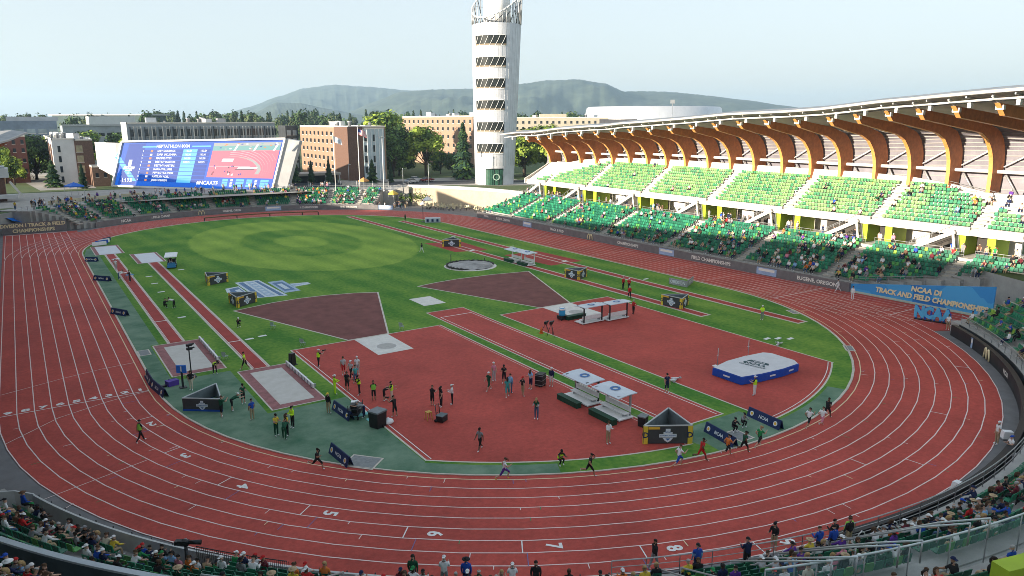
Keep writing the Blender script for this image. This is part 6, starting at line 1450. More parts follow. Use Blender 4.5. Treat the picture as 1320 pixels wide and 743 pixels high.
def skeleton(lean=0, hipL=0, hipR=0, kneeL=0, kneeR=0, shL=8, shR=-4, elL=15, elR=15, abL=8, abR=8, head=0, twist=0, spread=.0):
    """joint positions in metres, facing +y; angles in degrees"""
    J = {}; D = radians
    J['pelvis'] = Vector((0, 0, .95)); up = lambda l: rot((0, 0, l), D(-lean))
    J['belly'] = J['pelvis'] + up(.16); J['chest'] = J['pelvis'] + up(.36); J['neck'] = J['pelvis'] + up(.52)
    hv = rot((0, 0, 1), D(-lean * .55 - head)); J['jaw'] = J['neck'] + hv * .10 + rot((0, .02, 0), D(-lean * .5)); J['head'] = J['neck'] + hv * .20; J['crown'] = J['neck'] + hv * .29; J['face'] = hv.cross(Vector((1, 0, 0))) * -1
    for s, h, k, sh, el, ab in ((-1, hipL, kneeL, shL, elL, abL), (1, hipR, kneeR, shR, elR, abR)):
        S = 'L' if s < 0 else 'R'
        J['hip' + S] = J['pelvis'] + Vector((s * .095, 0, -.03)); th = rot((s * (.02 + spread), 0, -.45), D(h)); J['knee' + S] = J['hip' + S] + th
        J['ank' + S] = J['knee' + S] + rot((s * spread * .3, 0, -.43), D(h - k)); J['toe' + S] = J['ank' + S] + rot((s * .02, .17, -.045), D((h - k) * .6)); J['heel' + S] = J['ank' + S] + rot((0, -.05, -.05), D((h - k) * .6))
        J['sho' + S] = J['neck'] + up(-.06) + Vector((s * .185, 0, 0)); a = D(sh - 0); arm = rot((0, 0, -.29), a); arm = Vector((s * .29 * sin(D(ab)), arm.y, arm.z * cos(D(ab)))); J['elb' + S] = J['sho' + S] + arm
        fa = rot((0, 0, -.25), D(sh + el)); fa = Vector((s * .05 * sin(D(ab)) - s * .06 * sin(D(el)), fa.y, fa.z)); J['wri' + S] = J['elb' + S] + fa; J['han' + S] = J['wri' + S] + fa.normalized() * .09
    return J
BONES = [('pelvis', 'belly'), ('belly', 'chest'), ('chest', 'neck'), ('neck', 'jaw'), ('jaw', 'head'), ('head', 'crown')]
for S in 'LR': BONES += [('pelvis', 'hip' + S), ('hip' + S, 'knee' + S), ('knee' + S, 'ank' + S), ('ank' + S, 'toe' + S), ('chest', 'sho' + S), ('sho' + S, 'elb' + S), ('elb' + S, 'wri' + S), ('wri' + S, 'han' + S)]
RAD = dict(pelvis=(.175, .135), belly=(.165, .125), chest=(.195, .135), neck=(.066, .066), jaw=(.075, .085), head=(.082, .10), crown=(.062, .072), hip=(.11, .11), knee=(.072, .072), ank=(.05, .05), toe=(.042, .036), sho=(.082, .082), elb=(.056, .056), wri=(.038, .038), han=(.038, .024))
REG = {'skin': 0, 'shirt': 1, 'sleeve': 2, 'short': 3, 'shin': 4, 'shoe': 5, 'eye': 6}
def seg_d(p, a, c):
    d = c - a; t = max(0, min(1, (p - a).dot(d) / d.length_squared)); return (p - a - d * t).length
_PROTO = {}
def body_mesh(name, sub=1, **kw):
    if (name, sub) in _PROTO: return _PROTO[(name, sub)]
    J = skeleton(**kw); lo = min(J[k + S].z for k in ('toe', 'heel', 'ank', 'knee') for S in 'LR') - .035; sit = kw.get('hipL', 0) > 60 and kw.get('kneeL', 0) > 60 and name.startswith('sit')
    base = J['pelvis'].z - .13 if sit else lo
    for k in J:
        if k != 'face': J[k] = J[k] - Vector((0, 0, base))
    keys = sorted({k for e in BONES for k in e}); idx = {k: i for i, k in enumerate(keys)}
    me = bpy.data.meshes.new('b'); me.from_pydata([J[k] for k in keys], [(idx[a], idx[c]) for a, c in BONES], [])
    o = bpy.data.objects.new('b', me); COL.objects.link(o); sk = o.modifiers.new('s', 'SKIN'); sk.use_smooth_shade = True; sk.branch_smoothing = .3
    for k in keys:
        r = RAD[k.rstrip('LR')]; d = me.skin_vertices[0].data[idx[k]]; d.radius = r; d.use_root = (k == 'pelvis')
    if sub: m_ = o.modifiers.new('u', 'SUBSURF'); m_.levels = sub; m_.render_levels = sub
    dg = bpy.context.evaluated_depsgraph_get(); ev = o.evaluated_get(dg); em = ev.to_mesh()
    vs = [v.co.copy() for v in em.vertices]; fs = [tuple(p.vertices) for p in em.polygons]; ev.to_mesh_clear(); bpy.data.objects.remove(o); bpy.data.meshes.remove(me)
    reg = []
    for f in fs:
        c = sum((vs[i] for i in f), Vector()) / len(f); best = min(BONES, key=lambda e: seg_d(c, J[e[0]], J[e[1]]) / max(RAD[e[0].rstrip('LR')][0], RAD[e[1].rstrip('LR')][0]) ** .35)
        a, e = best[0].rstrip('LR'), best[1].rstrip('LR')
        if e in ('belly', 'chest', 'sho') or (a, e) == ('chest', 'neck'): r = 'shirt'
        elif e == 'hip' or a == 'hip': r = 'short'
        elif a == 'knee': r = 'shin'
        elif a == 'ank': r = 'shoe'
        elif a == 'sho': r = 'shirt' if (c - J[best[0]]).length < .17 else 'sleeve'
        elif a == 'elb': r = 'sleeve'
        else: r = 'skin'
        if r == 'shirt' and e == 'neck' and (c - J['neck']).length < .07: r = 'skin'
        if r == 'shirt' and e == 'belly' and (c - J['pelvis']).length < .10: r = 'short'
        reg.append(REG[r])
    # nose, ears, eyes, mouth; five fingers on each hand
    F = J['face'].normalized(); U = (J['crown'] - J['jaw']).normalized(); X = Vector((1, 0, 0))
    def blob(c, ax, m, n=6):
        o_ = len(vs); A, B, C_ = ax
        vs.extend([c + A, c - A, c + B, c - B, c + C_, c - C_])
        for t in ((0, 2, 4), (2, 1, 4), (1, 3, 4), (3, 0, 4), (2, 0, 5), (1, 2, 5), (3, 1, 5), (0, 3, 5)): fs.append(tuple(o_ + i for i in t)); reg.append(m)
    if sub:
        h = J['head']
        blob(h + F * .095 - U * .03, (X * .016, U * .03, F * .026), 0)
        for s in (-1, 1): blob(h + F * .080 + X * s * .034 + U * .008, (X * .014, U * .009, F * .012), 6); blob(h + X * s * .088 - U * .015 - F * .005, (X * .012, U * .032, F * .02), 0)
        blob(J['jaw'] + F * .086 + U * .02, (X * .026, U * .007, F * .01), 6)
        for S, s in (('L', -1), ('R', 1)):
            d = (J['han' + S] - J['wri' + S]).normalized(); sd = d.cross(Vector((0, 1, 0) if abs(d.y) < .9 else (0, 0, 1))).normalized(); nn = sd.cross(d)
            for i, (off, ln) in enumerate(((-.027, .075), (-.009, .085), (.009, .08), (.026, .06), (.042, .055))):
                st = J['han' + S] + sd * off + d * (-.01 if i < 4 else -.06); dd = (d if i < 4 else (d * .6 + sd * .8)).normalized(); mid = st + dd * ln * .55; tip = mid + (dd + nn * .7).normalized() * ln * .45
                o_ = len(vs)
                for p, r in ((st, .010), (mid, .009), (tip, .006)):
                    a1 = sd * r; a2 = nn * r; vs.extend([p + a1, p + a2, p - a1, p - a2])
                for q in (0, 4):
                    for k in range(4): fs.append((o_ + q + k, o_ + q + (k + 1) % 4, o_ + q + 4 + (k + 1) % 4, o_ + q + 4 + k)); reg.append(0)
                fs.append((o_ + 8, o_ + 9, o_ + 10, o_ + 11)); reg.append(0)
    me = bpy.data.meshes.new('body_' + name); me.from_pydata(vs, [], fs)
    for k in range(7): me.materials.append(SKINS[0])
    me.polygons.foreach_set('material_index', reg); me.polygons.foreach_set('use_smooth', [True] * len(fs)); me.update()
    _PROTO[(name, sub)] = (me, J, vs, fs, reg); return _PROTO[(name, sub)]
POSES = dict(
    stand=dict(shL=6, shR=-3, elL=18, elR=20), stand_arms=dict(shL=20, shR=25, elL=85, elR=80, head=12), stand_hip=dict(shL=-18, shR=-15, elL=70, elR=10, abL=35, abR=10, hipL=4, hipR=-5), photo=dict(lean=6, shL=55, shR=55, elL=75, elR=80, abL=20, abR=20, head=6, hipL=8, hipR=-10, kneeL=6),
    walk=dict(lean=4, hipL=24, kneeL=6, hipR=-18, kneeR=22, shL=-20, shR=22, elL=15, elR=25), stroll=dict(lean=2, hipL=-12, kneeL=12, hipR=15, kneeR=5, shL=14, shR=-14, elL=20, elR=15),
    run=dict(lean=10, hipL=58, kneeL=80, hipR=-32, kneeR=28, shL=-50, shR=38, elL=85, elR=90, abL=14, abR=14), run_drive=dict(lean=12, hipL=-28, kneeL=75, hipR=34, kneeR=22, shL=42, shR=-46, elL=95, elR=85, abL=14, abR=14), run_float=dict(lean=9, hipL=48, kneeL=40, hipR=-38, kneeR=70, shL=-42, shR=30, elL=90, elR=95, abL=16, abR=12),
    bend=dict(lean=72, hipL=12, kneeL=14, hipR=0, kneeR=8, shL=85, shR=70, elL=20, elR=25, head=-10), kneel=dict(lean=18, hipL=85, kneeL=95, hipR=15, kneeR=105, shL=45, shR=50, elL=50, elR=45), crouch=dict(lean=28, hipL=105, kneeL=128, hipR=95, kneeR=125, shL=60, shR=65, elL=50, elR=60), lie=dict(lean=75, hipL=70, kneeL=100, hipR=60, kneeR=90, shL=95, shR=100, elL=50, elR=40, head=-40),
    sit=dict(lean=4, hipL=84, kneeL=82, hipR=82, kneeR=84, shL=8, shR=5, elL=52, elR=58, spread=.06), sit_lean=dict(lean=26, hipL=88, kneeL=84, hipR=86, kneeR=80, shL=42, shR=38, elL=18, elR=25, spread=.08, head=-12), sit_back=dict(lean=-8, hipL=80, kneeL=70, hipR=82, kneeR=66, shL=-4, shR=0, elL=78, elR=82, spread=.04, head=4), sit_clap=dict(lean=8, hipL=84, kneeL=82, hipR=84, kneeR=84, shL=18, shR=22, elL=105, elR=100, head=2), sit_phone=dict(lean=14, hipL=84, kneeL=84, hipR=84, kneeR=80, shL=16, shR=16, elL=80, elR=78, head=22))
def hair_mesh(J, style):
    """hair, cap, long hair, ponytail or hat shaped round the head"""
    b = MB(); U = (J['crown'] - J['jaw']).normalized(); F = J['face'].normalized(); X = Vector((1, 0, 0)); c = J['head'] + U * .012; R = .108
    def shell(phi0, r, m, front=.3, sq=1., back=-.75):
        n, k_ = 12, 5; vs = []
        for k in range(k_ + 1):
            for i in range(n):
                a = 2 * pi * i / n; low = front + (back - front) * (.5 - .5 * cos(a)); t = k / k_; e = pi / 2 + (math.asin(max(-.95, low)) - pi / 2) * t
                vs.append(c + (X * sin(a) * .90 + F * cos(a) * 1.08) * r * cos(e) * 1. + U * r * sin(e) * sq)
        fs = [(k * n + i, k * n + (i + 1) % n, (k + 1) * n + (i + 1) % n, (k + 1) * n + i) for k in range(k_) for i in range(n)]
        b.add(vs, [f[::-1] for f in fs], m, True)
    M0 = HAIRS[0]
    if style in ('short', 'long', 'ponytail'): shell(0, R, M0, .42, 1.05, -.7)
    if style == 'bald': shell(0, R * .93, M0, -.05, .6, -.8)
    if style == 'long': b.tube([c - F * .05 + U * .02, c - F * .095 - U * .10, c - F * .10 - U * .24], [.095, .105, .07], M0, 8)
    if style == 'ponytail': b.tube([c - F * .10 + U * .03, c - F * .17 + U * .0, c - F * .19 - U * .10, c - F * .17 - U * .18], [.03, .04, .035, .01], M0, 6)
    if style in ('cap', 'hat'):
        shell(0, R * 1.04, M0, .22, 1.02, .0)
        if style == 'cap': b.add([c + F * .10 + X * .075 + U * .03, c + F * .10 - X * .075 + U * .03, c + F * .205 - X * .055 + U * .012, c + F * .205 + X * .055 + U * .012, c + F * .10 + X * .075 + U * .042, c + F * .10 - X * .075 + U * .042, c + F * .205 - X * .055 + U * .022, c + F * .205 + X * .055 + U * .022], [(0, 1, 2, 3), (7, 6, 5, 4), (0, 3, 7, 4), (2, 1, 5, 6), (3, 2, 6, 7)], M0)
        else: b.lathe([(.10, .0), (.20, -.012), (.20, .004), (.10, .02)], M0, 14, tuple(c + U * .02))
    return b
_HAIR = {}
GROUP_IN = 'officials, media and athletes on the infield'
def person(pose, x, y, z, rz, label, shirt, pants, head=('short', 0), skin=0, group=None, sleeve='skin', shin=None, shoe='white', vest=None, s=1., extra=None):
    me, J, *_ = body_mesh(pose, 1, **POSES[pose]); o = bpy.data.objects.new('person', me); COL.objects.link(o)
    o.location = (x, y, z); o.rotation_euler = (0, 0, rz); o.scale = (s, s, s); tag(o, label, 'person', group)
    S = SKINS[skin]; ms = [S, cm(shirt), S if sleeve == 'skin' else cm(sleeve), cm(pants), S if shin == 'skin' else cm(shin or pants), cm(shoe), eye_m]
    for sl, m in zip(o.material_slots, ms): sl.link = 'OBJECT'; sl.material = m
    st, hc = head
    key = (pose, st)
    if key not in _HAIR:
        h = hair_mesh(J, st).build('hair' if st not in ('cap', 'hat') else st, o); _HAIR[key] = h.data
    else:
        h = bpy.data.objects.new('hair' if st not in ('cap', 'hat') else st, _HAIR[key]); COL.objects.link(h); h.parent = o
    h.material_slots[0].link = 'OBJECT'; h.material_slots[0].material = HAIRS[hc] if isinstance(hc, int) else cm(hc)
    if vest:
        key = (pose, 'vest')
        if key not in _HAIR:
            b = MB(); T = [(J['pelvis'] + (J['belly'] - J['pelvis']) * .3, .19, .15), (J['belly'], .188, .15), (J['chest'], .212, .155), (J['neck'] - (J['neck'] - J['chest']) * .12, .165, .11)]; n = 12; vs = []
            for p, rx, ry in T:
                ax = (J['neck'] - J['pelvis']).normalized(); f = Vector((1, 0, 0)).cross(ax) * -1
                for i in range(n): a = 2 * pi * i / n; vs.append(p + Vector((1, 0, 0)) * rx * cos(a) + f * ry * sin(a))
            b.add(vs, [(k * n + i, k * n + (i + 1) % n, (k + 1) * n + (i + 1) % n, (k + 1) * n + i) for k in range(3) for i in range(n)], SKINS[0], True); v = b.build('vest', o); _HAIR[key] = v.data
        else: v = bpy.data.objects.new('vest', _HAIR[key]); COL.objects.link(v); v.parent = o
        v.material_slots[0].link = 'OBJECT'; v.material_slots[0].material = cm(vest)
    if extra: extra(o, J)
    return o
def backpack(o, J):
    b = MB(); c = J['chest'] - Vector((0, .19, .06)); b.box(c, (.34, .2, .5), cm('black')); b.box(c - Vector((0, .12, .1)), (.26, .06, .22), cm('grey')); b.tube([J['shoL'] * .7 + J['neck'] * .3 + Vector((0, -.07, .05)), c + Vector((-.13, .1, -.2))], .02, cm('cream'), 5); b.tube([J['shoR'] * .7 + J['neck'] * .3 + Vector((0, -.07, .05)), c + Vector((.13, .1, -.2))], .02, cm('cream'), 5); b.build('backpack', o)
def held_camera(o, J):
    p = (J['hanL'] + J['hanR']) / 2; q = o.matrix_basis @ p if False else Matrix.Translation(o.location) @ o.rotation_euler.to_matrix().to_4x4() @ p
    t = thing('camera', 'black camera held up by the photographer ' + ('at the corner of the throws apron' if 'corner' in o['label'] else 'near the wheeled bin') if True else o['label'].split(' on ')[0].split(' beside ')[0].split(' at ')[0].split(' near ')[0].split(' in a ')[0], 'camera', tuple(q), o.rotation_euler.z)
    b = MB(); b.box((0, .04, .03), (.16, .10, .12), black_plastic); b.build('body', t); b = MB(); b.tube([(0, .08, .03), (0, .34, .02)], [.05, .06], black_plastic, 8); b.build('lens', t)
F_ = lambda deg: radians(deg)     # heading: 0 faces +y, positive turns towards -x
P = person; GR = 'runners and officials'
# infield: officials, photographers, athletes (metres)
P('bend', -31.6, 1.4, 0, F_(200), 'person in a neon yellow vest bending over by the farther sand pit', 'black', 'black', ('short', 0), 0, vest='neon yellow')
P('walk', -28.9, 1.1, 0, F_(60), 'person in a neon yellow shirt and black shorts walking onto the right runway', 'neon yellow', 'black', ('short', 0), 1, shin='skin')
P('stand_hip', -34.3, -2.0, 0, F_(150), 'person in a black shirt and cream trousers beside the camera mast', 'black', 'cream', ('short', 1), 0)
P('photo', -33.5, -9.9, 0, F_(-60), 'person in dark green stooping at the right end of the blue-based sign', 'dark green', 'black', ('short', 1), 0, shin='skin')
P('bend', -32.5, -9.0, 0, F_(-80), 'white-capped person in dark green bending behind the blue-based sign', 'dark green', 'black', ('cap', 'white'), 0, shin='skin')
P('stand_arms', -31.3, -7.9, 0, F_(190), 'person in dark green and black shorts standing between sign and sand pit', 'dark green', 'black', ('short', 0), 0, shin='skin')
P('stand', -31.6, -11.9, 0, F_(20), 'person in a royal blue shirt and khaki trousers on the teal turf', 'royal blue', 'khaki', ('short', 0), 1)
P('stand_arms', -30.9, -16.0, 0, F_(200), 'person with a yellow and black pack in the huddle on the teal turf', 'yellow', 'dark green', ('short', 0), 0)
P('stand', -30.2, -16.4, 0, F_(100), 'person in a yellow and black top at the middle of the huddle', 'yellow', 'black', ('long', 1), 0)
P('bend', -30.6, -17.0, 0, F_(-30), 'person in dark green leaning into the huddle on the teal turf', 'dark green', 'dark green', ('short', 0), 1)
P('stand_arms', -29.4, -15.2, 0, F_(110), 'person in a neon yellow vest and black trousers at the right of the huddle', 'neon yellow', 'black', ('cap', 'black'), 0, sleeve='neon yellow')
P('photo', -22.8, -2.2, 0, F_(-75), 'photographer in a neon vest at the left corner of the throws apron', 'black', 'black', ('cap', 'white'), 0, vest='neon yellow', extra=held_camera)
P('stroll', -21.6, -5.6, 0, F_(170), 'person in a grey shirt and red shorts on the throws apron', 'light grey', 'red', ('short', 1), 0, shin='skin')
P('walk', -21.4, -7.0, 0, F_(120), 'person in a light grey shirt and black tights walking on the throws apron', 'light grey', 'black', ('cap', 'white'), 0)
P('stand', -20.5, -6.3, 0, F_(160), 'person all in white behind the teal-shirted one', 'white', 'light grey', ('cap', 'white'), 0)
P('stand_hip', -21.6, -8.6, 0, F_(10), 'person in a teal shirt and blue shorts in the walking group', 'teal', 'denim blue', ('short', 0), 0, shin='skin')
P('stand', -22.9, -9.9, 0, F_(-40), 'person in black with bare legs at the edge of the throws apron', 'black', 'black', ('short', 0), 1, shin='skin')
P('stand_arms', -24.1, -10.1, 0, F_(-90), 'white-capped official in a neon yellow jacket on the grass edge', 'neon yellow', 'neon yellow', ('cap', 'white'), 0, sleeve='neon yellow')
P('stand', -26.1, -14.0, 0, F_(-60), 'person in a black coat and yellow cap left of the navy board', 'black', 'khaki', ('cap', 'yellow'), 0, sleeve='black')
P('photo', -22.4, -11.4, 0, F_(95), 'camera operator in a neon vest over black behind the broadcast cart', 'black', 'black', ('short', 0), 0, vest='neon yellow', sleeve='black')
P('stand_arms', -21.9, -13.4, 0, F_(-20), 'black-clad person in a green vest left of the bending person', 'black', 'black', ('short', 0), 1, vest='lime', shin='skin')
P('bend', -21.2, -13.9, 0, F_(-110), 'person in black bending down on the throws apron', 'black', 'black', ('short', 1), 0, shin='skin')
P('stand_arms', -20.7, -14.4, 0, F_(60), 'black-clad person in a neon vest right of the bending person', 'black', 'cream', ('short', 0), 0, vest='neon yellow')
P('photo', -21.9, -17.6, 0, F_(30), 'photographer in black with bare shins near the wheeled bin', 'black', 'black', ('short', 0), 1, shin='skin', extra=held_camera)
P('bend', -24.0, -16.4, 0, F_(70), 'person in a grey shirt leaning over the broadcast cart', 'grey', 'navy', ('cap', 'grey'), 0)
P('stand_arms', -18.3, -17.2, 0, F_(-60), 'left person in black of the pair with a tripod behind the hand truck', 'black', 'black', ('short', 1), 0, shin='skin')
P('stand', -17.8, -17.8, 0, F_(90), 'taller person in black with a bag of the pair behind the hand truck', 'black', 'black', ('long', 0), 0)
P('stand_arms', -16.8, -17.9, 0, F_(60), 'person in a white shirt and black trousers right of the hand truck', 'white', 'black', ('cap', 'white'), 1, sleeve='white')
P('walk', -19.4, -26.7, 0, F_(110), 'person in a dark grey shirt and black shorts walking alone on the throws apron', 'grey', 'black', ('short', 0), 2, shin='skin')
P('walk', -12.5, -16.8, 0, F_(100), 'person in dark green with a white cap walking at the left of the group', 'dark green', 'dark green', ('cap', 'white'), 0, shin='skin')
P('stand', -10.8, -14.9, 0, F_(180), 'person in a white and pink top at the back of the group', 'pink', 'light grey', ('cap', 'white'), 0)
P('stand_arms', -10.4, -16.0, 0, F_(130), 'person in black with bare shins at the back of the group', 'black', 'black', ('short', 0), 1, shin='skin')
P('stroll', -12.0, -19.0, 0, F_(150), 'person in a pale teal shirt in front of the group', 'teal', 'teal', ('long', 0), 0, shin='skin')
P('stand', -11.3, -18.4, 0, F_(-60), 'person in a blue-grey hooded top beside the pale teal shirt', 'light blue', 'denim blue', ('short', 0), 0, sleeve='light blue')
P('stand_hip', -10.8, -19.6, 0, F_(-80), 'red-capped person in a black top and khaki shorts', 'black', 'khaki', ('cap', 'red'), 0, shin='skin')
P('stand_arms', -9.2, -18.5, 0, F_(100), 'person in a light blue shirt left of the tall black case', 'light blue', 'navy', ('long', 1), 0, shin='skin')
P('stand', -7.3, -19.0, 0, F_(120), 'person in a navy top and white shorts right of the tall black case', 'navy', 'white', ('cap', 'white'), 0, shin='skin', sleeve='navy')
P('stand_arms', -12.7, -24.3, 0, F_(120), 'blond person in a dark green vest and jeans alone on the throws apron', 'dark green', 'denim blue', ('long', 2), 0, sleeve='light grey')
P('stand_arms', -11.0, -31.0, 0, F_(180), 'person in a white shirt and khaki trousers near the triangle sign', 'white', 'khaki', ('short', 1), 0, sleeve='white')
P('crouch', -16.0, -31.7, 0, F_(170), 'crouching person in a neon yellow vest on the apron edge by the near bend', 'black', 'black', ('short', 0), 2, vest='neon yellow')
P('stand', .1, -25.9, 0, F_(160), 'person in dark blue with bare shins on the javelin runway', 'navy', 'navy', ('short', 0), 0, shin='skin')
P('stand_arms', 5.9, -30.6, 0, F_(10), 'official in a neon vest, white cap and white trousers before the blue mat', 'black', 'white', ('cap', 'white'), 0, vest='neon yellow')
for x, y, p_, r, l in ((24.4, 6.8, 'stand', 190, 'leftmost person in a red jacket on the runway behind the benches'), (24.5, 5.7, 'stand_arms', 120, 'middle red-jacketed person in a white cap'), (21.3, 2.1, 'walk', 150, 'red-jacketed person stepping onto the grass below the other two'), (16.2, -4.2, 'stand_hip', 100, 'red-jacketed person beside the roofed bench on the high jump apron')): P(p_, x, y, 0, F_(r), l, 'red', 'black', ('cap', 'white') if 'middle' in l else ('short', 3), 0, sleeve='red', shoe='black')
P('stand_arms', 27.0, -14.8, 0, F_(100), 'official in a neon jacket by the end of the outer runway', 'neon yellow', 'grey', ('cap', 'white'), 0, sleeve='neon yellow')
P('walk', 14.4, 49.6, 0, F_(200), 'person in a black top and white trousers on the mown grass', 'black', 'white', ('short', 0), 0, sleeve='black')
P('stand', 30.1, 89.2, 0, F_(150), 'person in dark green at the far end of the outer runway', 'dark green', 'black', ('short', 0), 0)
P('crouch', -31.3, 31.1, 0, F_(-40), 'black-clad person crouching between the left runways', 'black', 'black', ('short', 0), 0, sleeve='black'); P('bend', -30.2, 30.6, 0, F_(60), 'person in a white shirt leaning between the left runways', 'white', 'black', ('short', 0), 1)
P('crouch', -25.7, 16.8, 0, F_(180), 'black-clad person crouching at the corner of the dark sector', 'black', 'black', ('cap', 'white'), 0, sleeve='black')
P('stand', -33.5, 62.4, 0, F_(180), 'person in white on the far left runway', 'white', 'light grey', ('short', 1), 0); P('stand_arms', -32.8, 51.4, 0, F_(60), 'official in black on the left runway by the tables', 'black', 'black', ('short', 0), 0, sleeve='black'); P('bend', -34.0, 54.3, 0, F_(-90), 'person in white bent over the table on the left runway', 'white', 'denim blue', ('short', 1), 0)
P('sit', -25.7, 60.6, .82, F_(180), 'driver seated in the golf cart', 'black', 'white', ('cap', 'white'), 0)
P('stand', -6.3, -21.3, .0, F_(200), 'person in black beside the left near bench roof post', 'black', 'grey', ('short', 0), 0)
P('walk', -39.6, -11.5, 0, F_(-70), 'official in a neon vest and black walking across the bend lanes', 'black', 'black', ('cap', 'black'), 1, vest='lime')
P('walk', 48.0, -11.0, 0, F_(40), 'person in white clothes at the foot of the grey ribbon board', 'white', 'white', ('short', 0), 1, sleeve='white'); P('stand', 45.4, -14.8, 0, F_(100), 'person in white clothes on the track before the blue banner', 'white', 'white', ('short', 1), 0, sleeve='white')
P('stand', 40.9, -29.3, 0, F_(100), 'person in a white shirt and khaki trousers right of the NCAA letters', 'white', 'khaki', ('short', 1), 0)
P('stroll', -19.3, -44.3, 0, F_(-100), 'person in black strolling past the lane eight number', 'black', 'grey', ('short', 0), 1, sleeve='black', shoe='white')
P('stand_arms', -12.6, -46.7, 0, F_(100), 'person in a black top and khaki shorts beside the lane nine number', 'black', 'khaki', ('cap', 'black'), 0, sleeve='black', shin='skin')
P('stand', 12.6, -46.9, 0, F_(60), 'white-shirted official with brown trousers on the outer lane of the bend', 'white', 'khaki', ('cap', 'white'), 0)
P('stand_arms', 10.6, -48.6, 0, F_(60), 'blue-capped person in white at the curved black board', 'white', 'navy', ('cap', 'royal blue'), 0)
P('stand', -9.3, -49.0, .4, F_(-20), 'person in a bright green shirt at the end of the curved black board', 'lime', 'black', ('short', 0), 0, sleeve='lime')
# the 800 metres: runners go anticlockwise round the bend
def runner(x, y, pose, label, shirt, pants, skin, head, shoe='white', s=1.): a = atan2(y, x); P(pose, x, y, .01, a, label, shirt, pants, head, skin, shin='skin', shoe=shoe, s=s, group='runners on the near bend')
runner(-30.2, -23.1, 'run_float', 'dark-haired runner in black at the lane four bend, farthest behind', 'black', 'black', 1, ('ponytail', 0), s=.95)
runner(-20.4, -31.4, 'run', 'runner in a white and purple kit striding along the inner line', 'white', 'purple', 0, ('ponytail', 1), 'yellow', .97)
runner(-15.4, -34.2, 'run_drive', 'runner in black just after the crouching neon vest', 'black', 'black', 1, ('ponytail', 0), s=.95)
runner(-9.4, -36.5, 'run', 'runner in a white vest and blue shorts before the triangle sign', 'white', 'royal blue', 0, ('short', 1), 'orange'); runner(-7.5, -36.8, 'run_drive', 'runner in a red vest behind the blue-shorted one', 'red', 'red', 2, ('short', 0), 'black')
runner(-5.4, -37.3, 'run_float', 'runner in an orange kit by the left navy board', 'orange', 'black', 1, ('ponytail', 0)); runner(-4.0, -37.6, 'run_drive', 'runner in a dark green vest in the middle of the pack', 'dark green', 'black', 2, ('ponytail', 0), s=.97); runner(-2.2, -37.5, 'run', 'runner in black shorts bent forward at the front of the middle pack', 'green', 'black', 0, ('ponytail', 2))
runner(3.9, -37.3, 'run', 'runner in white and black leading on the inside', 'white', 'black', 1, ('ponytail', 0), s=.97); runner(4.7, -37.9, 'run_float', 'runner in a white kit leading on the outside', 'white', 'pink', 0, ('ponytail', 1)); runner(6.6, -37.1, 'run_drive', 'runner in a black vest just ahead of the two in white', 'black', 'black', 2, ('short', 0))
for x, y, l, sh in ((-1.6, -34.6, 'black-clad photographer crouching on the turf between the two navy boards', 'black'), (-.3, -34.4, 'grey-clad photographer crouching on the turf between the two navy boards', 'grey')): P('crouch', x, y, 0, F_(160), l, sh, 'black', ('cap', 'black'), 0, sleeve=sh)

# ------------------------------------------------------------------ spectators
SHIRTS = ['white'] * 5 + ['black'] * 5 + ['navy'] * 3 + ['grey'] * 3 + ['light grey'] * 2 + ['royal blue'] * 2 + ['dark green'] * 3 + ['green', 'red', 'maroon', 'purple', 'orange', 'yellow', 'pink', 'tan', 'light blue', 'cream', 'brown'] + ['black', 'navy', 'grey', 'white'] * 2
PANTS = ['denim blue', 'black', 'khaki', 'navy', 'grey', 'black', 'tan']
HEADS = [('short', 0)] * 4 + [('short', 1)] * 3 + [('short', 3)] * 2 + [('long', 0)] * 2 + [('long', 1)] * 2 + [('long', 2)] * 2 + [('ponytail', 1), ('ponytail', 0), ('bald', 3)] + [('cap', 'white')] * 4 + [('cap', 'black')] * 3 + [('cap', 'navy'), ('cap', 'red'), ('cap', 'royal blue'), ('cap', 'grey'), ('hat', 'tan'), ('hat', 'white'), ('cap', 'green')]
HN = {('short', 0): 'dark hair', ('short', 1): 'brown hair', ('short', 3): 'grey hair', ('long', 0): 'long dark hair', ('long', 1): 'long brown hair', ('long', 2): 'long fair hair', ('ponytail', 1): 'a brown ponytail', ('ponytail', 0): 'a dark ponytail', ('bald', 3): 'a balding head'}
rp = random.Random(77)
def near_density(st, p, blk, row):
    x, y, z = p; ang = math.degrees(atan2(y, x)); n = sin(x * .9 + 1.3) * cos(y * .8) + .6 * sin(x * .37 + y * .53)
    if st == 'near stand front tier':
        if ang < -134: return (.62 if n > -.15 else .12) if row < 5 and -157 < ang else (.25 if n > .2 else .04)
        if ang > -112 and ang < -60: return (.62 if n > -.1 else .2) if row > 1 else .1
        if ang >= -60: return .13 if ang > -50 else .3
        return .3
    if st == 'near stand second tier': return (.66 if row < 4 else .3) if ang < -131 else .45
    if st == 'east lower stand': return max(.02, .035 + .12 * n + (.12 if y < 25 else 0) + (.10 if row < 4 and y < 45 else 0))
    if st == 'east upper deck': return .075 if (y < -2 and n > .2) else .012 if y < 12 else .006
    return max(.02, .20 + .22 * n)
cands = []
for st, p, a, blk, row in SPOTS:
    if rp.random() < near_density(st, p, blk, row):
        v = Vector(p) + Vector((0, 0, .8)) - CAMP; zc = v.dot(f_)
        if zc < 6: continue
        px = 660 + 952 * v.dot(r_) / zc; py = 372 - 952 * v.dot(u_) / zc
        if -10 < px < 1330 and py < 760: cands.append((zc, st, p, a, blk, row))
cands.sort(key=lambda c: c[0])
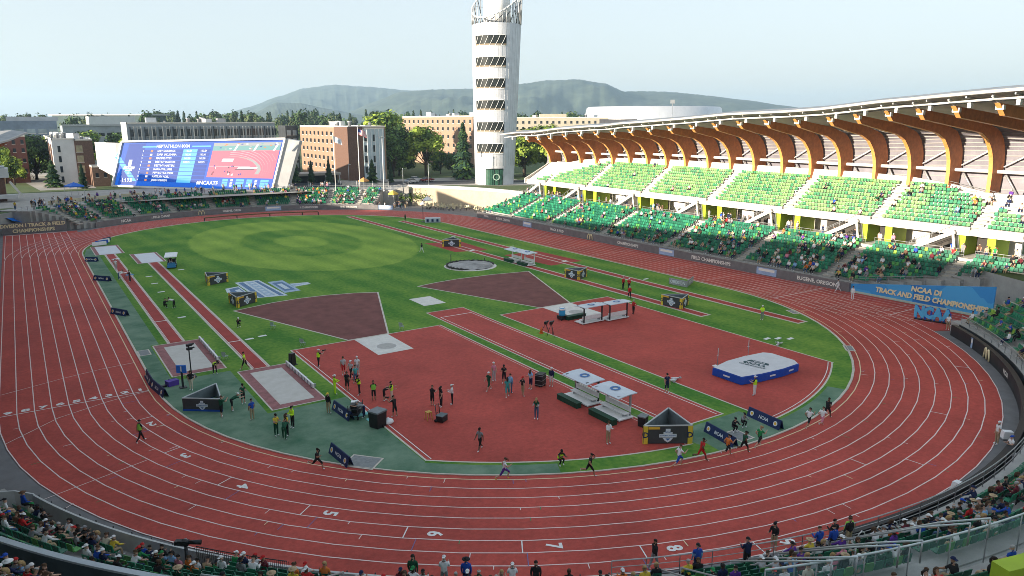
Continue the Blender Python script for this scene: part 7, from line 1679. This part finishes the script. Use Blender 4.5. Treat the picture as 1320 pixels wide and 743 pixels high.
BLOCK = {'near stand front tier': ['at the sprint-finish corner', 'above the finish bend', 'behind the broadcast camera', 'below the standing backpack wearer', 'by the glass balustrade', 'beside the glass stair rail', 'above the black curved board', 'behind the hoop rails', 'on the right bend', 'near the right bend corner', 'below the blue banner', 'at the banner end'],
         'near stand second tier': ['in the bottom left corner', 'at the lower left ledge', 'beyond the pale ledge', 'near the backpack wearer', 'behind the glass balustrade', 'left of the lime parapet', 'by the lime parapet', 'right of the lime parapet', 'at the far right glass', 'at the right edge', 'at the right edge', 'at the right edge']}
SEEN = {}
N_IND = 0
rowname = ['first', 'second', 'third', 'fourth', 'fifth', 'sixth', 'seventh', 'eighth', 'ninth', 'tenth', 'eleventh']
LIMIT = 300 - 82
for i, (zc, st, p, a, blk, row) in enumerate(cands[:LIMIT]):
    sh, pa, hd = rp.choice(SHIRTS), rp.choice(PANTS), rp.choice(HEADS); sk = rp.choice((0, 0, 0, 0, 1, 1, 2, 3)); pose = rp.choice(('sit', 'sit_lean', 'sit_back', 'sit_lean', 'sit_phone', 'sit', 'sit', 'sit_clap', 'sit_back', 'sit_lean'))
    if st.startswith('east'): place = 'in the %s block from the near end of the east stand' % rowname[min(10, blk)]
    else: place = BLOCK.get(st, ['in the north bowl'] * 12)[min(11, blk)]
    pn = {'sit': '', 'sit_lean': ' leaning forward', 'sit_back': ' leaning back', 'sit_clap': ' with hands raised', 'sit_phone': ' looking down'}[pose]
    def mk(): return '%s spectator%s%s, %s row %s' % (sh, '', ' in a %s %s' % (hd[1], hd[0]) if hd[0] in ('cap', 'hat') else ' with ' + HN[hd], rowname[min(10, row - 1)], place)
    k = 0
    while mk() in SEEN and k < 60: sh, hd = rp.choice(SHIRTS), rp.choice(HEADS); k += 1
    SEEN[mk()] = 1; lb = mk().split(' spectator')[0] + '-shirted spectator' + mk().split(' spectator')[1]
    lb = lb if len(lb.split()) <= 16 else ' '.join(lb.split()[:16])
    P(pose, p[0], p[1], p[2] + .43, a + rp.uniform(-.2, .2), lb, sh, pa, hd, sk, 'spectators seated in the stands', sleeve=rp.choice(('skin', sh, sh)), shoe=rp.choice(('white', 'black', 'grey')), s=rp.uniform(.94, 1.05))
# people standing at the near rail
G2 = 'people standing at the near rail'
def on(r, d, z): q = pol(r, d); return q[0], q[1], z
FO = lambda d: radians(d) + pi / 2          # face the field from bearing d
for r, d, z, pose, l, sh, pa, hd, sl, ex in ((57.9, -129.6, 3.4, 'stand', 'large dark figure with a black backpack and grey cap standing in the foreground', 'black', 'black', ('cap', 'grey'), 'black', backpack),
        (51.0, -127.9, 1.2, 'stand', 'person in dark green at the rail left of the white-shirted one', 'dark green', 'black', ('long', 0), 'dark green', None), (51.0, -126.2, 1.2, 'stand_arms', 'white-capped person in a white shirt at the near rail', 'white', 'grey', ('cap', 'white'), 'white', None), (51.1, -125.0, 1.2, 'stand', 'person in a purple-blue shirt and black hat at the near rail', 'royal blue', 'navy', ('hat', 'black'), 'royal blue', None),
        (49.7, -122.5, .0, 'stand_arms', 'white-capped person in a white shirt standing alone below the lane six number', 'white', 'khaki', ('cap', 'white'), 'white', None), (51.4, -121.3, 1.2, 'stand', 'dark-haired person in black right in front of the white-shirted one', 'black', 'black', ('short', 0), 'black', None),
        (50.9, -112.2, 1.2, 'stand', 'person in a blue and white jacket at the rail near the lane eight number', 'royal blue', 'navy', ('cap', 'black'), 'light blue', None), (51.0, -109.2, 1.2, 'stand_arms', 'person in a dark navy jacket with hand to the face at the rail', 'navy', 'black', ('cap', 'black'), 'navy', None), (51.2, -104.6, 1.2, 'stand_arms', 'person in royal blue with brown hair at the rail below the lane nine number', 'royal blue', 'navy', ('short', 1), 'royal blue', None),
        (51.3, -103.7, 1.2, 'stand', 'second person in royal blue with dark hair beside the brown-haired one', 'royal blue', 'black', ('short', 0), 'royal blue', None), (50.9, -103.2, 1.2, 'stand_arms', 'person in black with a yellow bag beside the two in royal blue', 'black', 'black', ('short', 0), 'black', None), (51.0, -102.2, 1.2, 'stand', 'person in black and khaki at the right of the rail group', 'black', 'khaki', ('short', 1), 'black', None),
        (51.2, -143.2, .12, 'stand_arms', 'person in black operating the broadcast camera', 'black', 'black', ('short', 0), 'black', None), (50.9, -157.2, .9, 'sit', 'person in a purple-blue jacket perched at the corner of the near wall', 'royal blue', 'black', ('hat', 'brown'), 'royal blue', None)):
    x, y, zz = on(r, d, z); P(pose, x, y, zz, FO(d) + (-.3 if ex else 0), l, sh, pa, hd, 0, G2, sleeve=sl, extra=ex)
# everyone farther away reads as a crowd
def crowd():
    cl = {}; b_v = []; b_f = []; b_m = []; mats_ = []
    def mi(m):
        if m not in mats_: mats_.append(m)
        return mats_.index(m)
    rest = [(p, a) for zc, st, p, a, blk, row in cands[LIMIT:]]
    spots = [((*p[:2], p[2] + .43), a, rp.choice(('sit', 'sit_lean', 'sit_back'))) for p, a in rest]
    for i in range(95): d = rp.uniform(62, 141); r = rp.uniform(58.6, 65.5); spots.append(((*npol(r, d), 4.5), rp.uniform(0, 6.3), 'stand'))
    for i in range(70): y = rp.uniform(-28, 85); spots.append(((rp.uniform(60.7, 62.6), y, 5.1), pi / 2 + rp.uniform(-.6, .6), 'stand'))
    for i in range(34): d = rp.uniform(38, 58); r = rp.uniform(50.4, 57); spots.append(((*npol(r, d), .02), rp.uniform(0, 6.3), 'stand'))
    for i in range(26): y = rp.uniform(-28, -9); j = rp.randint(2, 8); spots.append(((62.2 + j * .74, y, 9.0 + j * .5 + .0), pi / 2, 'sit'))
    HC = [HAIRS[0], HAIRS[1], HAIRS[2], HAIRS[3], cm('white'), cm('black'), cm('navy')]
    for p, a, pose in spots:
        me, J, vs, fs, reg = body_mesh(pose, 0, **POSES[pose]); o = len(b_v); c_, s_ = cos(a), sin(a)
        for v in vs: b_v.append((p[0] + v.x * c_ - v.y * s_, p[1] + v.x * s_ + v.y * c_, p[2] + v.z))
        S = SKINS[rp.choice((0, 0, 0, 1, 2))]; sh = cm(rp.choice(SHIRTS)); pa = cm(rp.choice(PANTS)); hc = rp.choice(HC); M = [mi(S), mi(sh), mi(sh if rp.random() < .5 else S), mi(pa), mi(pa), mi(cm('white')), mi(S)]; hm = mi(hc); hz = J['head'].z + .02; hy = J['head'].y
        for f, r in zip(fs, reg):
            b_f.append([o + i for i in f]); cz = sum(vs[i].z for i in f) / len(f); cy_ = sum(vs[i].y for i in f) / len(f); b_m.append(hm if r == 0 and (cz > hz + .02 or (cz > hz - .12 and cy_ < hy)) and cz > J['jaw'].z else M[r])
    me = bpy.data.meshes.new('crowd'); me.from_pydata(b_v, [], b_f)
    for m in mats_: me.materials.append(m)
    me.polygons.foreach_set('material_index', b_m); me.update(); o = bpy.data.objects.new('crowd', me); COL.objects.link(o); o['kind'] = 'stuff'
crowd()
# ------------------------------------------------------------------ air
def haze():
    m = bpy.data.materials.new('evening_air'); m.use_nodes = True; nt = m.node_tree
    nt.nodes.remove(nt.nodes['Principled BSDF']); v = nt.nodes.new('ShaderNodeVolumePrincipled')
    v.inputs['Color'].default_value = (.56, .77, .99, 1); v.inputs['Density'].default_value = HAZE_D; v.inputs['Anisotropy'].default_value = .25
    nt.links.new(v.outputs[0], nt.nodes['Material Output'].inputs['Volume'])
    S = 9500.; b = MB(); b.box((0, 2000, 180), (2 * S, 2 * S, 368), m); o = b.build('haze', kind='stuff')
    o.visible_shadow = True
HAZE_D = 1.05e-4
haze()
